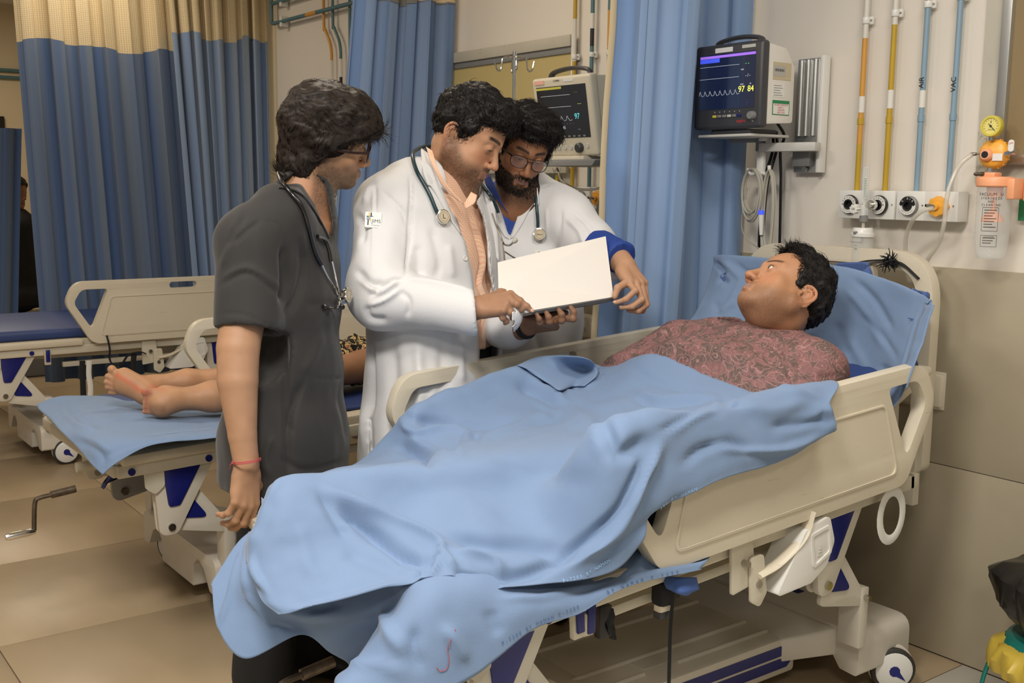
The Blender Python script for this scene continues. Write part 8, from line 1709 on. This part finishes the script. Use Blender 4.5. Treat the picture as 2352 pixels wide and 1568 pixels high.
# rest of the body, hidden by the people standing in front
g = SDF(V3(-4.0, -1.35, .68), V3(-3.30, -.1, .98), .012); g.chain([V3(-3.5, -1.2, .75), V3(-3.6, -.95, .75), V3(-3.66, -.55, .78), V3(-3.66, -.35, .78)], [.05, .07, .10, .06], .05); g.cone(V3(-3.62, -1.2, .75), V3(-3.7, -.95, .75), .05, .07, .05); g.ell(V3(-3.66, -.24, .83), (.075, .10, .09), None, .02)
V2, Q2 = g.mesh(); Vj, Qj, Cj = joinmesh([(V, Q, C), (V2, Q2, finger_shade(V2, (170, 124, 92)))]); b_ = fastmesh('body', Vj, Qj, 'skin', bp2); setcol(b_, Cj)
g = SDF(V3(-3.95, -1.6, .68), V3(-3.24, -.55, 1.0), .006); g.cone(XL(452, 885, -3.60), XL(560, 872, -3.58), .050, .09, .03, flat=((0, 0, 1), .75)); g.cone(XL(428, 893, -3.58), XL(470, 885, -3.58), .012, .05, .03); g.chain([XL(560, 872, -3.58), V3(-3.64, -1.0, .755), V3(-3.66, -.7, .77)], [.08, .085, .10], .04)
cloth('printed_trousers', g, 'print_cloth', bp2, noise=.012, nscale=22, rel=1); finish(bp2, (-3.6, -1.2, .70))
# sheet on the middle bed
XL = lambda px, py, x: on(px, py, 0, x+.04)
rows = [[XL(84, 926, -4.0), XL(150, 908, -3.99), XL(300, 912, -3.990), XL(420, 900, -3.990), XL(560, 890, -3.990), XL(760, 870, -3.990)],
 [XL(90, 940, -3.94), XL(190, 928, -3.840), XL(290, 930, -3.740), XL(420, 922, -3.740), XL(560, 908, -3.740), XL(760, 885, -3.740)],
 [XL(115, 962, -3.790), XL(200, 955, -3.590), XL(330, 955, -3.490), XL(440, 948, -3.490), XL(560, 940, -3.490), XL(760, 925, -3.490)],
 [XL(140, 990, -3.540), XL(215, 985, -3.360), XL(340, 985, -3.300), XL(450, 978, -3.300), XL(560, 970, -3.300), XL(760, 950, -3.300)],
 [XL(175, 1025, -3.360), XL(235, 1015, -3.220), XL(345, 1004, -3.175), XL(450, 996, -3.170), XL(560, 988, -3.170), XL(760, 975, -3.170)],
 [XL(205, 1060, -3.240), XL(255, 1045, -3.165), XL(345, 1014, -3.145), XL(450, 1004, -3.140), XL(560, 996, -3.140), XL(760, 982, -3.140)],
 [XL(236, 1090, -3.160), XL(272, 1060, -3.140), XL(350, 1020, -3.135), XL(450, 1010, -3.130), XL(560, 1000, -3.130), XL(760, 988, -3.130)]]
st = [([(160, 935), (190, 960), (220, 968)], 8, -.012), ([(150, 945), (180, 975), (230, 985)], 7, .008), ([(200, 1000), (240, 975), (300, 965)], 8, -.006), ([(250, 930), (300, 950), (330, 955)], 7, .006), ([(180, 1010), (230, 1040), (240, 1070)], 8, -.008), ([(215, 1010), (260, 1040)], 6, .006), ([(400, 960), (480, 970)], 8, -.004), ([(150, 920), (150, 950)], 8, .006)]
o, V, Q = patch('bed_sheet', rows, 'sheet_blue', None, nu=12, nv=12, strokes=st, noise=.003, nscale=10, seed=28, thick=.002); tag(o, 'blue sheet with a hanging pointed corner on the middle bed', 'sheet')
hq = Hit(); hq.add(V, Q); hemtext(hq, 'P-7200 BY NAMAN P-7200 BY NAMAN', [(340, 1001), (420, 992), (485, 986)], .010, 'hem_print', o)
# straps on the empty bed at far left
for pts, lb in (([(245, 770), (252, 800), (252, 825), (262, 838), (280, 835), (295, 815), (320, 808), (335, 812)], 'black strap looping under the side rail of the far bed'), ([(308, 812), (306, 840), (308, 870)], 'short black strap hanging below the far bed'), ([(189, 828), (190, 870), (192, 920)], 'long straight black strap hanging from the far bed')):
    tag(MB().tube(cr([on(a, b, 0, -5.55) for a, b in pts], 5), .014, 6, flat=(1, .2) if len(pts) < 4 else (.25, 1)).build('bed_strap', 'black_cloth'), lb, 'strap')
tag(MB().tube(cr([on(a, b, 0, -5.56) for a, b in ((205, 828), (204, 860), (208, 890), (206, 925))], 5), .013, 6, flat=(1, .3)).build('cloth_tie', 'tape_white'), 'white cloth strip hanging beside the long black strap on the far bed', 'strap')
# ================================================================ glimpse beyond the far curtains
KS = 1.0
HF = Head(on(30, 440, 0, -8.6), [[.55, -.8, 0], [.8, .55, -.1], [.05, .1, 1]], 1.0)
fp = person((0, 0, 0), 'dark-haired person seated beyond the curtain gap at far left'); g = SDF(V3(HF.c[0]-.35, HF.c[1]-.35, .42), V3(HF.c[0]+.35, HF.c[1]+.55, HF.c[2]+.2), .008); head_sdf(g, HF, ears=(0, 0)); c = HF.c
g.cone(c-V3(0, 0, .1), c-V3(0, 0, .22), .055, .06, .03); V, Q = g.mesh(); b_ = fastmesh('body', V, Q, 'skin', fp); setcol(b_, skin_colors(HF.l(V), HF, (150, 108, 80), .0))
g = SDF(V3(c[0]-.35, c[1]-.35, .40), V3(c[0]+.35, c[1]+.6, c[2]-.1), .01); g.cone(c-V3(0, 0, .26), V3(c[0], c[1], .62), .15, .17, .05); g.cone(V3(c[0]-.1, c[1], .58), V3(c[0]-.1, c[1]+.4, .56), .08, .07, .04); g.cone(V3(c[0]+.1, c[1], .58), V3(c[0]+.1, c[1]+.4, .56), .08, .07, .04); cloth('clothes', g, 'trouser_black', fp, rel=1)
make_hair('hair', 'hair_black', HF, fp, lambda x, y, z: np.interp(y, [-.13, 0, .05, .08, .13], [-.09, -.05, .03, .06, .07])-z, .014, lambda P: np.stack([P[:, 0]*0, P[:, 0]*0, P[:, 0]*0-1], 1), n=300, L=.03, seed=3, h=.006); finish(fp, (c[0], c[1], .45))
tag(MB().box((c[0]-.22, c[1]-.22, 0), (c[0]+.22, c[1]+.25, .45)).build('stool', 'mid_grey', bevel=.02), 'plain stool under the seated person beyond the curtain gap', 'stool')
p = on(3, 310, 0, -10.30); tag(MB().box((-10.345, p[1]-.16, p[2]-.16), (-10.31, p[1]+.035, p[2]+.16)).box((-10.345, p[1]-.1, p[2]-.22), (-10.30, p[1]+.05, p[2]-.19)).build('wall_monitor', 'black_plastic', bevel=.006), 'black screen on the far wall at the left edge of the photo', 'screen')
for zq, lb in ((2.30, 'lower pipe along the far wall'), (2.36, 'upper pipe along the far wall')): tag(MB().cyl((-10.32, -5, zq), (-10.32, .0, zq), .015).build('supply_pipe', 'pipe_teal'), lb+' beyond the curtain gap', 'pipe')
